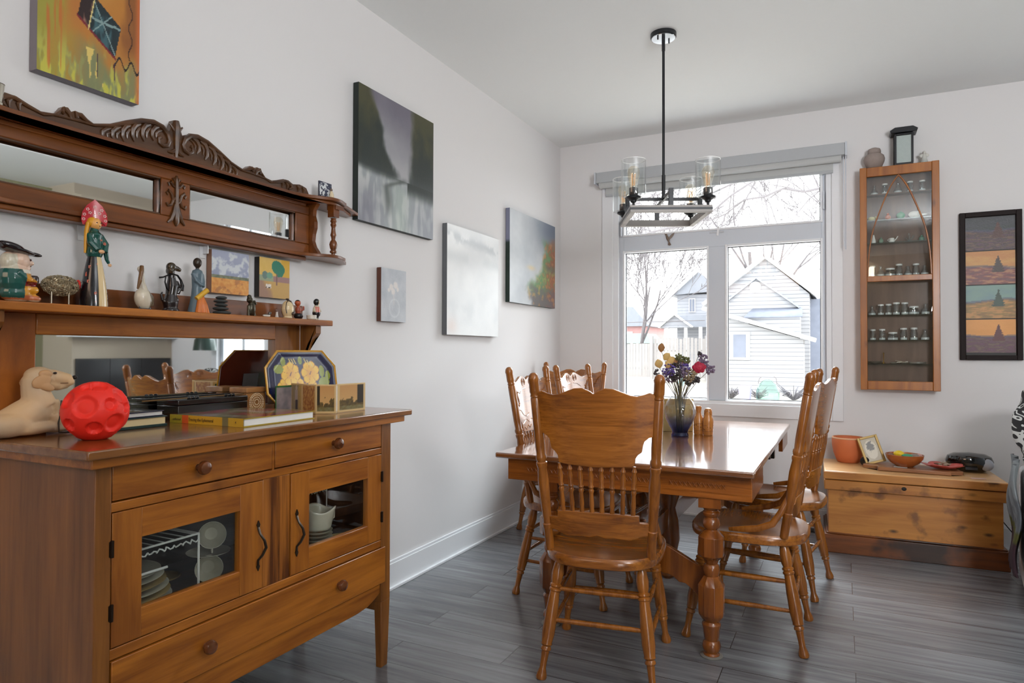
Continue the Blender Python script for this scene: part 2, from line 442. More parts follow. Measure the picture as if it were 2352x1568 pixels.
# vinyl window unit
win = bpy.data.objects.new('window_1', MB().b2(OX0, OX0+.04, WY, WY+.12, OZ0, OZ1).b2(OX1-.035, OX1, WY, WY+.12, OZ0, OZ1)
      .b2(OX0, OX1, WY, WY+.12, OZ0, OZ0+.02).b2(OX0, OX1, WY, WY+.12, OZ1-.02, OZ1).mesh('window_jamb')); COL.objects.link(win)
win.data.materials.append(M_TRIM); win['kind'] = 'structure'
fy0, fy1 = WY+.035, WY+.10
fr = MB()
fr.b2(OX0+.035, .525, fy0, fy1, OZ0+.02, OZ1-.02); fr.b2(1.925, OX1-.03, fy0, fy1, OZ0+.02, OZ1-.02)
fr.b2(.525, 1.925, fy0, fy1, 1.975, 2.10); fr.b2(.525, 1.925, fy0, fy1, 2.46, OZ1-.02)
fr.b2(1.165, 1.30, fy0, fy1, OZ0+.02, 1.975); fr.b2(.525, 1.925, fy0, fy1, OZ0+.02, .85)
obj('window_frame', fr, M_VINYL, win, bev=0.004)
def sash(nm_, x0, x1, z0, z1, t=0.016):
    s = MB(); y0, y1 = WY+.045, WY+.075
    s.b2(x0, x0+t, y0-.018, y1, z0, z1); s.b2(x1-t, x1, y0-.018, y1, z0, z1); s.b2(x0+t, x1-t, y0-.018, y1, z0, z0+t); s.b2(x0+t, x1-t, y0-.018, y1, z1-t, z1)
    o = obj(nm_, s, M_TRIM, win, bev=0.003)
    g = obj('spacer', MB().b2(x0+t, x0+t+.005, y0+.02, y0+.03, z0+t, z1-t).b2(x1-t-.005, x1-t, y0+.02, y0+.03, z0+t, z1-t).b2(x0+t, x1-t, y0+.02, y0+.03, z1-t-.005, z1-t).b2(x0+t, x1-t, y0+.02, y0+.03, z0+t, z0+t+.005), M_BLACK, o)
    obj('glass_pane', MB().b2(x0+t, x1-t, y0+.022, y0+.026, z0+t, z1-t), M_PANE, o, smooth=False)
sash('casement_sash', .515, 1.172, .838, 1.985); sash('casement_sash', 1.285, 1.935, .838, 1.985); sash('transom_sash', .515, 1.935, 2.095, 2.47)
ck = MB(); ck.b2(1.935, 1.947, WY+.005, WY+.03, 2.18, 2.30); ck.b2(.503, .513, WY+.005, WY+.03, 2.10, 2.22)
obj('sash_lock', ck, M_VINYL, win, bev=0.002)
# second window, right of the armchair (seen in the mirror)
w2 = bpy.data.objects.new('window_2', MB().b2(3.27, 3.35, WY-.016, WY, .82, 2.38).b2(4.05, 4.13, WY-.016, WY, .82, 2.38).b2(3.35, 4.05, WY-.016, WY, .82, .9).b2(3.35, 4.05, WY-.016, WY, 2.3, 2.38).mesh('window_casing')); COL.objects.link(w2)
w2.data.materials.append(M_TRIM); w2['kind'] = 'structure'
obj('window_frame', MB().b2(3.35, 3.40, WY+.03, WY+.1, .9, 2.3).b2(4.0, 4.05, WY+.03, WY+.1, .9, 2.3).b2(3.4, 4.0, WY+.03, WY+.1, .9, .95).b2(3.4, 4.0, WY+.03, WY+.1, 2.25, 2.3).b2(3.68, 3.72, WY+.03, WY+.1, .95, 2.25), M_VINYL, w2, bev=.003)
obj('glass_pane', MB().b2(3.4, 3.68, WY+.06, WY+.064, .95, 2.25).b2(3.72, 4.0, WY+.06, WY+.064, .95, 2.25), M_PANE, w2, smooth=False)
# unseen patio door behind the camera, added to go with the rear fill
d1 = bpy.data.objects.new('door_1', MB().b2(3.7, 3.78, RY0-.12, RY0-.02, 0, 2.2).b2(4.82, 4.9, RY0-.12, RY0-.02, 0, 2.2).b2(4.26, 4.34, RY0-.12, RY0-.02, 0, 2.2).b2(3.78, 4.82, RY0-.12, RY0-.02, 2.1, 2.2).b2(3.78, 4.82, RY0-.12, RY0-.02, 0, .1).mesh('door_frame')); COL.objects.link(d1)
d1.data.materials.append(M_TRIM); d1['kind'] = 'structure'
obj('glass_pane', MB().b2(3.78, 4.26, RY0-.07, RY0-.065, .1, 2.1).b2(4.34, 4.82, RY0-.07, RY0-.065, .1, 2.1), M_PANE, d1, smooth=False)
# fireplace breast in the right corner (seen in the mirror)
fp = obj('trim_2', MB().b2(4.8, RX, 3.9, WY, 0, CH), M_BEIGE, smooth=False); fp['kind'] = 'structure'
tl = MB()
for i in range(3):
    for j in range(2):
        tl.b2(4.785, 4.8, 3.93+i*.345, 3.93+i*.345+.34, .02+j*.55, .02+j*.55+.545)
obj('fireplace_tile', tl, M_TILE, fp, bev=.002)
obj('mantel_ledge', MB().b2(4.70, 4.8, 3.75, WY, 1.33, 1.37), M_TRIM, fp, bev=.003)

# roller blind
M_CASS = plain('blind_cassette', (176, 180, 184), 0.5, var=0.01); M_FAB = plain('blind_fabric', (190, 193, 193), 0.8, var=0.02)
t = thing('roller_blind', 'raised grey roller blind in a long cassette above the bare window', 'blind', (1.2, 4.93, 2.5))
obj('cassette', MB().b2(-.86, .872, -.055, .025, .008, .088), M_CASS, t, bev=.004)
obj('end_cap', MB().b2(-.872, -.86, -.06, .03, .0, .092), M_VINYL, t, bev=.002); obj('end_cap', MB().b2(.872, .884, -.06, .03, .0, .092), M_VINYL, t, bev=.002)
fb = MB(); fb.tube([(-.84, -.01, .0), (.85, -.01, .0)], .03, 18); fb.b2(-.80, .80, .014, .018, -.075, .0)
obj('blind_fabric', fb, M_FAB, t)
obj('bottom_rail', MB().b2(-.80, .80, .006, .026, -.09, -.072), M_CASS, t, bev=.003)
obj('pull_wand', MB().tube([(.876, -.035, .0), (.874, -.035, -.62)], .0035, 8).tube([(.862, -.035, .0), (.866, -.035, -.60)], .0025, 8), M_VINYL, t)

# floor register at the back wall
t = thing('floor_register', 'dark metal floor vent at the back wall behind the chairs', 'vent', (1.78, 4.90, 0))
obj('frame', MB().b2(-.16, .16, -.05, .05, 0, .006), M_BLACK, t, bev=.001)
sl = MB()
for i in range(14): sl.b2(-.14+i*.02, -.13+i*.02, -.035, .035, .006, .009)
obj('slats', sl, M_BLACK, t)

# ================================================================== outside
def siding_mat(name, a, bcol, pitch, axis=2):
    m, nt, b = nm(name); N = nt.nodes; K = nt.links
    tc = N.new('ShaderNodeTexCoord'); s = N.new('ShaderNodeSeparateXYZ'); K.new(tc.outputs['Object'], s.inputs[0])
    d = N.new('ShaderNodeMath'); d.operation = 'DIVIDE'; d.inputs[1].default_value = pitch; K.new(s.outputs[axis], d.inputs[0])
    f = N.new('ShaderNodeMath'); f.operation = 'FRACT'; K.new(d.outputs[0], f.inputs[0])
    r = N.new('ShaderNodeValToRGB'); r.color_ramp.elements[0].position = 0.04; r.color_ramp.elements[1].position = 0.2
    r.color_ramp.elements[0].color = L4(bcol); r.color_ramp.elements[1].color = L4(a); K.new(f.outputs[0], r.inputs[0])
    K.new(r.outputs[0], b.inputs['Base Color']); b.inputs['Roughness'].default_value = 0.8
    bp = N.new('ShaderNodeBump'); bp.inputs['Strength'].default_value = 0.4; bp.inputs['Distance'].default_value = 0.02
    K.new(f.outputs[0], bp.inputs['Height']); K.new(bp.outputs[0], b.inputs['Normal'])
    return m
M_SIDING = siding_mat('white_clapboard', (158, 159, 162), (98, 100, 106), 0.17)
M_SIDING2 = siding_mat('grey_clapboard', (154, 156, 162), (118, 122, 130), 0.2)
M_SHINGLE = plain('grey_shingles', (136, 140, 148), 0.9, var=0.12, bscale=5)
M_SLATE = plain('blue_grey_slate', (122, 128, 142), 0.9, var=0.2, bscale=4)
M_FASCIA = plain('white_fascia', (214, 214, 214), 0.6)
M_EXGLASS = plain('outside_window_glass', (110, 116, 130), 0.3, var=0.3, bscale=1.5)
M_BRICK = plain('red_brick', (176, 136, 134), 0.9, var=0.15, bscale=9)
M_FENCE = plain('weathered_fence_boards', (156, 152, 150), 0.9, var=0.15, bscale=3)
M_LAWN = plain('pale_winter_lawn', (176, 172, 164), 1.0, var=0.12, bscale=0.7)
M_BARK = plain('grey_bark', (112, 108, 110), 0.95, var=0.15, bscale=6)
def ex(x, z, k=2.5): return (CAMX+(x-CAMX)*k, 1.2+(z-1.2)*k)
# ground
def gz(x, y): return -0.45 + 0.85*sstep(26, 50, y)*sstep(6, -6, x) + 0.05*fbm(x*.2, y*.2)
g = MB(); g.sheet(lambda u, v: (-45+75*u, 5.2+75*v, gz(-45+75*u, 5.2+75*v)), 40, 60)
lw = obj('lawn', g, M_LAWN); lw['kind'] = 'structure'

def P3(pts, Y, k=2.5): return [ex(x, z, k) for x, z in pts]
house = thing('neighbour_house', 'white clapboard house with two gables and a lean-to beyond the right window pane', 'house', (0, 0, 0))
Y = 30.0
x0 = ex(-.2, 0)[0]; x1 = ex(1.54, 0)[0]
obj('main_wall', MB().prism([(x0, -.6), (x1, -.6), (x1, ex(0, 2.22)[1]), (ex(.82, 0)[0], ex(0, 2.87)[1]), (x0, ex(0, 2.08)[1])], Y+1.6, Y+8, 'XZ'), M_SIDING, house, smooth=False)
def roofbar(parent, a, c, y0, y1, t, mat, name='roof'):
    a = Vector((a[0], 0, a[1])); c = Vector((c[0], 0, c[1])); d = (c-a).normalized(); n = Vector((-d.z, 0, d.x))*t
    return obj(name, MB().prism([(a.x, a.z), (c.x, c.z), (c.x+n.x, c.z+n.z), (a.x+n.x, a.z+n.z)], y0, y1, 'XZ'), mat, parent, smooth=False)
roofbar(house, ex(-.24, 2.05), ex(.82, 2.87), Y+1.3, Y+8.3, .16, M_FASCIA, 'main_roof'); roofbar(house, ex(.82, 2.87), ex(1.64, 2.17), Y+1.3, Y+8.3, .16, M_FASCIA, 'main_roof')
obj('front_wall', MB().prism([(ex(.0, 0)[0], -.6), (ex(1.37, 0)[0], -.6), (ex(1.37, 0)[0], ex(0, 1.96)[1]), (ex(.72, 0)[0], ex(0, 2.47)[1]), (ex(0, 0)[0], ex(0, 1.90)[1])], Y+.5, Y+1.7, 'XZ'), M_SIDING, house, smooth=False)
roofbar(house, ex(-.05, 1.86), ex(.72, 2.47), Y+.3, Y+1.7, .07, M_SHINGLE, 'gable_trim'); roofbar(house, ex(.72, 2.47), ex(1.40, 1.94), Y+.3, Y+1.7, .07, M_SHINGLE, 'gable_trim')
obj('gable_vent', MB().lathe([(.0, 0), (.24, 0), (.24, .05), (0, .05)], 24, (ex(.70, 0)[0], Y+.5, ex(0, 2.33)[1]), Matrix.Rotation(pi/2, 3, 'X'), caps=False), M_FASCIA, house)
a = ex(.56, 1.785); c = ex(1.47, 1.785); a2 = ex(.66, 1.95); c2 = ex(1.45, 1.95)
bm_ = MB(); vs = [bm_.bm.verts.new(p) for p in ((a[0], Y-.5, a[1]), (c[0], Y-.5, c[1]), (c2[0], Y+.5, c2[1]), (a2[0], Y+.5, a2[1]))]; bm_.bm.faces.new(vs)
obj('porch_roof', bm_, M_SLATE, house, solid=.05)
obj('bay_wall', MB().b2(a[0]+.15, c[0]-.1, Y-.3, Y+.5, -.6, a[1]), M_SIDING, house, smooth=False)
lt = MB().prism([(ex(0, 0)[0], -.6), (ex(1.50, 0)[0], -.6), (ex(1.50, 0)[0], ex(0, 1.40)[1]), (ex(0, 0)[0], ex(0, 1.87)[1])], Y-1.4, Y-.3, 'XZ')
obj('lean_to_wall', lt, M_SIDING, house, smooth=False)
roofbar(house, ex(-.05, 1.90), ex(1.66, 1.36), Y-1.8, Y-.2, .16, M_FASCIA, 'lean_to_roof')
hw = obj('window', MB().b2(ex(.16, 0)[0], ex(.70, 0)[0], Y-1.48, Y-1.4, ex(0, 1.07)[1], ex(0, 1.53)[1]), M_FASCIA, house)
for (p, q) in ((.20, .38), (.44, .64)): obj('pane', MB().b2(ex(p, 0)[0], ex(q, 0)[0], Y-1.5, Y-1.46, ex(0, 1.11)[1], ex(0, 1.49)[1]), M_EXGLASS, hw, smooth=False)
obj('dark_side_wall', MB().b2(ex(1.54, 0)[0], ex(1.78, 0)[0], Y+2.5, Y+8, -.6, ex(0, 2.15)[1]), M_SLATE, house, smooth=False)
# left house
h2 = thing('far_house', 'pale two storey house with a small porch gable beyond the left window pane', 'house', (0, 0, 0))
k = 2.5; Y2 = 42.5
def e2(x, z): return ex(x, z, 2.5)
obj('wall', MB().b2(e2(-1.72, 0)[0], e2(-.6, 0)[0], Y2, Y2+8, -.6, e2(0, 2.65)[1]), M_SIDING2, h2, smooth=False)
obj('roof', MB().prism([e2(-1.80, 2.64), e2(-.5, 2.72), e2(-.5, 2.95), e2(-.96, 3.03), e2(-1.17, 3.2)], Y2-.4, Y2+8, 'XZ'), M_SHINGLE, h2, smooth=False)
roofbar(h2, e2(-1.82, 2.60), e2(-1.17, 3.18), Y2-.6, Y2+8, .12, M_FASCIA, 'eave')
hw = obj('window', MB().b2(e2(-1.42, 0)[0], e2(-1.26, 0)[0], Y2-.06, Y2, e2(0, 2.2)[1], e2(0, 2.55)[1]), M_FASCIA, h2)
obj('pane', MB().b2(e2(-1.40, 0)[0], e2(-1.35, 0)[0], Y2-.1, Y2-.04, e2(0, 2.22)[1], e2(0, 2.53)[1]).b2(e2(-1.33, 0)[0], e2(-1.28, 0)[0], Y2-.1, Y2-.04, e2(0, 2.22)[1], e2(0, 2.53)[1]), M_EXGLASS, hw, smooth=False)
obj('porch_roof', MB().prism([e2(-1.93, 1.80), e2(-.6, 1.80), e2(-.6, 2.09), e2(-1.55, 2.09)], Y2-1.6, Y2, 'XZ'), M_SHINGLE, h2, smooth=False)
obj('porch_gable', MB().prism([e2(-1.95, 1.79), e2(-1.22, 1.79), e2(-1.60, 2.09)], Y2-2.0, Y2-1.6, 'XZ'), M_SIDING2, h2, smooth=False)
roofbar(h2, e2(-1.98, 1.78), e2(-1.60, 2.09), Y2-2.2, Y2-1.6, .08, M_FASCIA, 'porch_fascia'); roofbar(h2, e2(-1.60, 2.09), e2(-1.20, 1.79), Y2-2.2, Y2-1.6, .08, M_FASCIA, 'porch_fascia')
pp = MB()
for q in (-1.8, -1.35, -1.0): pp.b2(e2(q, 0)[0]-.09, e2(q, 0)[0]+.09, Y2-1.9, Y2-1.72, -.4, e2(0, 1.80)[1])
obj('porch_post', pp, M_FASCIA, h2)
# brick house + shed
h3 = thing('brick_house', 'red brick house far behind the fence at the left window edge', 'house', (0, 0, 0))
obj('wall', MB().b2(-17, -12.9, 55, 62, -.4, 3.4), M_BRICK, h3, smooth=False)
obj('roof', MB().prism([(-17.5, 3.35), (-12.4, 3.35), (-13.8, 5.0), (-16.5, 5.0)], 54.6, 62, 'XZ'), M_SHINGLE, h3, smooth=False)
obj('window', MB().b2(-15.6, -14.9, 54.9, 55, 1.4, 2.9).b2(-14.5, -13.9, 54.9, 55, 1.4, 2.9), M_FASCIA, h3)
sh = thing('garden_shed', 'small garden shed with a green roof in front of the brick house', 'shed', (0, 0, 0))
obj('wall', MB().b2(-13.4, -11.0, 50, 52.5, -.4, 1.9), M_FENCE, sh, smooth=False)
obj('roof', MB().prism([(-13.7, 1.85), (-10.7, 1.85), (-11.4, 2.6), (-13.2, 2.6)], 49.6, 53, 'XZ'), plain('green_roof_felt', (150, 176, 170), .9), sh, smooth=False)
# fence: one thing, pickets are its pattern
fn = MB(); xx = -14.0; rr = random.Random(3)
while xx < -4.1:
    hgt = 1.62 + rr.uniform(-.04, .04) + (0.25 if xx > -6.6 else 0)
    fn.b2(xx, xx+.14, 33.5, 33.53, -.1, hgt); xx += .155 + (0.03 if xx > -6.6 else 0)
f = thing('picket_fence', 'weathered grey board fence along the far side of the lawn', 'fence', (0, 0, 0))
obj('boards', fn, M_FENCE, f, smooth=False)
obj('rails', MB().b2(-14, -4.0, 33.53, 33.58, .3, .4).b2(-14, -4.0, 33.53, 33.58, 1.2, 1.3), M_FENCE, f, smooth=False)
obj('fence_post', MB().b2(-6.75, -6.6, 33.4, 33.6, -.2, 2.0), M_FENCE, f, smooth=False); obj('fence_post', MB().b2(-4.0, -3.87, 33.4, 33.6, -.2, 2.0), M_FENCE, f, smooth=False)
# bare trees
def tree(name, label, base, h, seed, lean=(0, 0), depth=6, r0=.16, spread=.55, group=None):
    rr = random.Random(seed); mb = MB()
    def branch(p, d, L, r, lev):
        pts = [Vector(p)]; rad = [r]; n = 5
        for i in range(n):
            d = (d + Vector((rr.uniform(-.16, .16), rr.uniform(-.16, .16), rr.uniform(-.05, .10)))).normalized()
            pts.append(pts[-1] + d*L/n); rad.append(r*(1-.5*(i+1)/n))
        mb.tube(pts, rad, 6 if lev < 2 else 4)
        if lev >= depth: return
        for k_ in range(rr.choice((2, 3, 3)) if lev else 5):
            i = rr.randint(2, n); a = rr.uniform(0, 2*pi); s = rr.uniform(.35, 1.0)*spread*1.5
            nd = (d + Vector((cos(a)*s, sin(a)*s*.7, rr.uniform(-.25, .45)))).normalized()
            branch(pts[i], nd, L*rr.uniform(.55, .82), max(rad[i]*.62, .014), lev+1)
    branch(base, Vector((lean[0], lean[1], 1)).normalized(), h*.34, r0, 0)
    o = obj(name, mb, M_BARK, smooth=False); tag(o, label, 'tree', group); return o
tree('bare_tree', 'tall bare tree left of the far house', (-8.0, 36.5, -.4), 15, 8, (.02, 0), 7, .14)
tree('bare_tree', 'bare tree rising at the left edge of the window view', (-14.5, 47, -.4), 20, 12, (.05, 0), 7, .13)
tree('bare_tree', 'slim twiggy tree with dense fine branches at the left window edge', (-6.8, 28.5, -.4), 10, 17, (-.15, 0), 7, .09, .7)
tree('bare_tree', 'bare tree behind the gabled house at the upper right of the view', (3.6, 39, -.4), 22, 23, (-.14, 0), 6, .2)
tree('bare_tree', 'leafless tree seen through the transom above the two gables', (-2.6, 46, -.4), 24, 31, (.05, 0), 6, .2)
# long twigs hanging in from a near tree
tw = MB(); rr = random.Random(9)
for (x0_, z0_, x1_, z1_, y_) in ((2.3, 4.5, -.6, 2.9, 11), (2.4, 3.6, .1, 3.35, 11), (-.4, 3.4, -2.6, 2.6, 11.5), (1.9, 4.3, -1.2, 3.5, 12), (-1.3, 4.0, -3.2, 3.1, 12), (1.4, 3.1, 2.2, 2.4, 11), (0.6, 4.1, -.5, 3.0, 11), (-2.2, 2.7, -3.1, 2.2, 11.2)):
    pts = []; n = 9
    for i in range(n):
        t_ = i/(n-1); pts.append((x0_+(x1_-x0_)*t_, y_+rr.uniform(-.1, .1), z0_+(z1_-z0_)*t_ + .35*sin(pi*t_)*.6 + rr.uniform(-.05, .05)))
    tw.tube(pts, [.026*(1-.7*i/n) for i in range(n)], 5)
    for i in range(2, n):
        for s in (0, 1):
            p = Vector(pts[i]); q = p+Vector((rr.uniform(-.5, .2), rr.uniform(-.2, .2), rr.uniform(-.5, .35)))
            tw.tube([p, p.lerp(q, .5)+Vector((0, 0, rr.uniform(-.05, .08))), q], [.010, .008, .005], 4)
tw.tube([(3.4, 11, -.45), (3.3, 11, 2.0), (3.0, 11, 3.6), (2.4, 11, 4.5)], [.12, .09, .05, .02], 8)
tw.tube([(3.0, 11, 3.6), (2.4, 11, 3.6)], [.03, .016], 6); tw.tube([(2.4, 11, 4.5), (.6, 11.5, 4.3), (-1.3, 12, 4.0)], [.02, .016, .012], 5)
tw.tube([(.1, 11, 3.35), (-.4, 11.5, 3.4)], [.008, .012], 5)
tag(obj('overhanging_branches', tw, M_BARK, smooth=False), 'long bare branches of a near tree arching across the top of the window view', 'tree')
# utility line
tag(obj('utility_line', MB().tube([(-14, 34.5, 2.9), (-9, 34.5, 2.75), (-4.2, 34.5, 2.8)], .02, 5), M_BARK), 'thin cable crossing before the far house', 'cable')
# garden things at the house foot
def gp(x, z): return (CAMX+(x-CAMX)*2.67, 1.2+(z-1.2)*2.67)
M_LILAC = plain('lilac_plastic', (150, 142, 190), .7); M_SEA = clear_glass('sea_green_glass', (.62, .80, .74), .6, .04)
bx = gp(.86, .70); t = thing('lilac_planter', 'pale lilac square planter against the white clapboard house', 'planter', (-.95, 24, -.43))
obj('tub', MB().box((0, 0, .24), (.40, .40, .48), taper=.85), M_LILAC, t, bev=.01); obj('soil', MB().b2(-.17, .17, -.17, .17, .47, .485), M_BARK, t)
t = thing('glass_cloche', 'pale sea green glass garden cloche in front of the white house', 'cloche', (-.22, 24, -.43))
obj('dome', MB().lathe([(.36, 0), (.38, .1), (.37, .3), (.30, .5), (.18, .64), (.05, .70), (.0, .705)], 24, caps=False), M_SEA, t)
obj('handle', MB().tube([(-.30, 0, .55), (-.27, 0, .72), (-.2, 0, .78)], .012).tube([(.30, 0, .52), (.27, 0, .74), (.2, 0, .80)], .012), M_BARK, t)
def shrub(x, y, r_, n, seed, label):
    rr = random.Random(seed); mb = MB()
    for i in range(n):
        a = rr.uniform(0, 2*pi); l = rr.uniform(.5, 1)*r_
        mb.tube([(0, 0, 0), (cos(a)*l*.5, sin(a)*l*.5, l*.5+rr.uniform(-.1, .1)), (cos(a)*l, sin(a)*l, l*rr.uniform(.3, 1.1))], [.02, .014, .008], 4)
    o = obj('leafless_shrub', mb, plain('shrub_twig', (104, 102, 108), .9, var=.3), loc=(x, y, -.45)); tag(o, label, 'shrub')
shrub(-1.5, 24.6, .5, 60, 1, 'low leafless shrub left of the lilac planter'); shrub(.55, 24.6, .55, 70, 2, 'low leafless shrub right of the glass cloche'); shrub(-.62, 24.9, .42, 50, 4, 'small leafless shrub between planter and cloche')

sc3 = thing('wall_sconce', 'small lit wall lamp behind the camera, seen as a reflection in the cabinet glass', 'lamp', (2.50, RY0+.06, 2.56))
obj('back_plate', MB().b2(-.05, .05, -.06, -.04, -.10, .10), M_BLACK, sc3); obj('lamp_shade', MB().lathe([(.045, -.10), (.05, .10), (.001, .102)], 24), plain('lit_lamp_shade', (255, 236, 210), .6, emit=((255, 232, 200), 14.0)), sc3)
# ================================================================== sideboard
SX, ST = 0.487, 0.972        # front plane, top height
sb = thing('sideboard', 'honey brown sideboard with glazed doors and mirrored back against the left wall', 'sideboard', (0, 0, 0))
obj('side_panel', MB().b2(.03, SX-.03, .953, .975, .20, .925), M_SIDE, sb, bev=.002)
obj('side_panel', MB().b2(.03, SX-.03, 2.063, 2.085, .20, .925), M_SIDE, sb, bev=.002)
def sleg(x, y, w=.034, d=.040):
    mb = MB(); mb.b2(x-w/2, x+w/2, y-d/2, y+d/2, .25, .925)
    mb.box((x, y, .125), (w, d, .25), taper=.72); return mb
obj('leg', sleg(SX-.017, .973), M_SIDE, sb, bev=.002); obj('leg', sleg(SX-.017, 2.058, .034, .054), M_SIDE, sb, bev=.002)
obj('leg', sleg(.05, .973), M_SIDE, sb, bev=.002); obj('leg', sleg(.05, 2.058, .034, .054), M_SIDE, sb, bev=.002)
obj('top', MB().b2(.012, .538, .905, 2.155, ST-.022, ST), M_SIDETOP, sb, bev=.004)
obj('top_moulding', MB().b2(.02, .520, .925, 2.130, ST-.046, ST-.022), M_SIDEX, sb, bev=.003)
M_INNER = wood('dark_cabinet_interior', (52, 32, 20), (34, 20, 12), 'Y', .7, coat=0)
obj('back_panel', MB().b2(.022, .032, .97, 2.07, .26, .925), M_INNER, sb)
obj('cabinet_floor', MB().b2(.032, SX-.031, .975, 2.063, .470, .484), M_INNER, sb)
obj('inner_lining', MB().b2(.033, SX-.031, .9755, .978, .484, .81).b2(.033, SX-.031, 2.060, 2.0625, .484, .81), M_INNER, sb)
obj('front_rail', MB().b2(SX-.03, SX-.002, .993, 2.031, .811, .834), M_SIDEX, sb, bev=.002)
obj('front_rail', MB().b2(SX-.03, SX-.002, .993, 2.031, .459, .485), M_SIDEX, sb, bev=.002)
obj('drawer_divider', MB().b2(SX-.03, SX-.004, 1.494, 1.503, .834, .926), M_SIDEX, sb)
obj('centre_panel', MB().b2(SX-.03, SX-.004, 1.459, 1.568, .485, .811), M_SIDESTR, sb, bev=.002)
def knob(par, y, z, r=.017):
    mb = MB(); Mx = Matrix.Rotation(pi/2, 3, 'Y')
    mb.lathe([(r*.55, -.004), (r*.5, .006), (r*.7, .010), (r*1.12, .018), (r*1.15, .024), (r*.95, .031), (r*.4, .035), (.0005, .0355)], 20, (SX, y, z), Mx)
    return obj('knob', mb, M_KNOB, par)
for (y0, y1, z0, z1, ky) in ((.996, 1.492, .838, .923, (1.232,)), (1.505, 2.029, .838, .923, (1.765,)), (.996, 2.052, .322, .456, (1.257, 1.79))):
    px = SX+.003 if z0 < .4 else SX-.002
    d = obj('drawer', MB().b2(SX-.025, px, y0, y1, z0, z1).b2(SX-.40, SX-.025, y0+.03, y1-.03, z0+.01, z1-.02), M_SIDEX, sb, bev=.002)
    for y in ky: knob(d, y, (z0+z1)/2+.003 if z0 > .4 else .393)
ap = [(.996, .25), (1.10, .25), (1.9, .25), (1.96, .256), (2.0, .27), (2.031, .285), (2.031, .318), (.996, .318)]
obj('apron', MB().prism(ap, SX-.028, SX-.006, 'YZ'), M_SIDEX, sb, bev=.002)
def door(y0, y1, gy0, gy1, gz0, gz1, hy, hingey):
    d = obj('door', MB().b2(SX-.024, SX-.0016, gy0, gy1, gz1, .809), M_SIDEX, sb, bev=.0012); obj('door_rail', MB().b2(SX-.024, SX-.0016, gy0, gy1, .488, gz0), M_SIDEX, d, bev=.0012)
    obj('door_stile', MB().b2(SX-.024, SX-.001, y0, gy0, .488, .809), M_SIDEV, d, bev=.0012); obj('door_stile', MB().b2(SX-.024, SX-.001, gy1, y1, .488, .809), M_SIDEV, d, bev=.0012)
    obj('glass_pane', MB().b2(SX-.016, SX-.013, gy0-.003, gy1+.003, gz0-.003, gz1+.003), M_GLASS, d, smooth=False)
    pts = [(SX+.001, hy, .672), (SX+.012, hy-.003, .655), (SX+.020, hy+.006, .635), (SX+.020, hy+.013, .612), (SX+.014, hy+.004, .590), (SX+.006, hy-.004, .577), (SX+.001, hy, .562)]
    hd = MB().tube(pts, [.004, .0035, .0042, .0045, .004, .0035, .004], 8)
    for zz in (.680, .556): hd.prism([(hy-.006, zz), (hy, zz+.013), (hy+.006, zz), (hy, zz-.013)], SX-.001, SX+.003, 'YZ')
    obj('handle', hd, plain('antique_iron', (70, 62, 54), .35, metal=.8), d)
    for zz in (.725, .573): obj('hinge', MB().tube([(SX+.002, hingey, zz-.020), (SX+.002, hingey, zz+.020)], .0045, 8).b2(SX-.003, SX+.001, hingey-.006, hingey+.006, zz-.018, zz+.018), plain('dark_hinge', (40, 28, 20), .4, metal=.6), d)
door(.996, 1.456, 1.072, 1.373, .560, .735, 1.438, .994)
door(1.571, 2.029, 1.651, 1.951, .556, .731, 1.594, 2.031)
# mirrored back
obj('back_stile', MB().b2(.012, .05, .930, 1.052, ST, 1.302), wood('flame_figured_wood', (172, 98, 34), (122, 62, 18), 'Z', .34, 14, .8, .08, stretch=2.5), sb, bev=.002)
obj('back_stile', MB().b2(.012, .05, 1.918, 2.05, ST, 1.302), M_SIDE, sb, bev=.002)
obj('back_rail', MB().b2(.012, .052, 1.052, 1.918, 1.243, 1.302), M_SIDEX, sb, bev=.003)
obj('back_rail', MB().b2(.012, .048, 1.052, 1.918, ST, .99), M_SIDEX, sb)
obj('mirror', MB().b2(.02, .030, 1.04, 1.93, .985, 1.255), M_MIRROR, sb, smooth=False)
obj('back_shelf', MB().b2(.005, .162, .86, 2.122, 1.302, 1.325), M_SIDEX, sb, bev=.003)
obj('gallery_rail', MB().b2(.008, .026, .89, 2.09, 1.325, 1.388), M_DKWOOD, sb, bev=.002)
for y in (.905, 2.052):
    pf = [(.05, 1.302), (.135, 1.302), (.135, 1.272), (.127, 1.262), (.108, 1.250), (.092, 1.232), (.080, 1.205), (.072, 1.17), (.066, 1.14), (.058, 1.12), (.05, 1.12)]
    mb = MB(); mb.prism([(a, c) for a, c in pf], y, y+.028, 'XZ'); obj('shelf_bracket', mb, M_SIDE, sb, bev=.002)

# ------------------------------------------------------------------ overmantel on the wall
om = thing('overmantel_mirror', 'long wall mirror in dark carved wood hung above the sideboard shelf', 'mirror', (0, 0, 0))
YC = 1.478
def ymir(pts): return [(2*YC-y, z) for y, z in reversed(pts)]
half = [(1.487, 1.972), (1.502, 1.930), (1.516, 1.936), (1.532, 1.943), (1.561, 1.948), (1.596, 1.940), (1.631, 1.927), (1.667, 1.909), (1.703, 1.891), (1.741, 1.877),
        (1.765, 1.876), (1.773, 1.886), (1.787, 1.898), (1.804, 1.900), (1.815, 1.893), (1.824, 1.903), (1.838, 1.901), (1.846, 1.888), (1.852, 1.876), (1.886, 1.865), (1.928, 1.878),
        (1.958, 1.889), (1.985, 1.890), (2.010, 1.880), (2.046, 1.887), (2.065, 1.885), (2.085, 1.880), (2.10, 1.858), (2.10, 1.838)]
out = ymir(half) + half
lo = [(y, 1.836) for y, z in out]
obj('crest', MB().strip(lo, out, .022, .046, 'YZ'), M_CARVE, om, bev=.002)
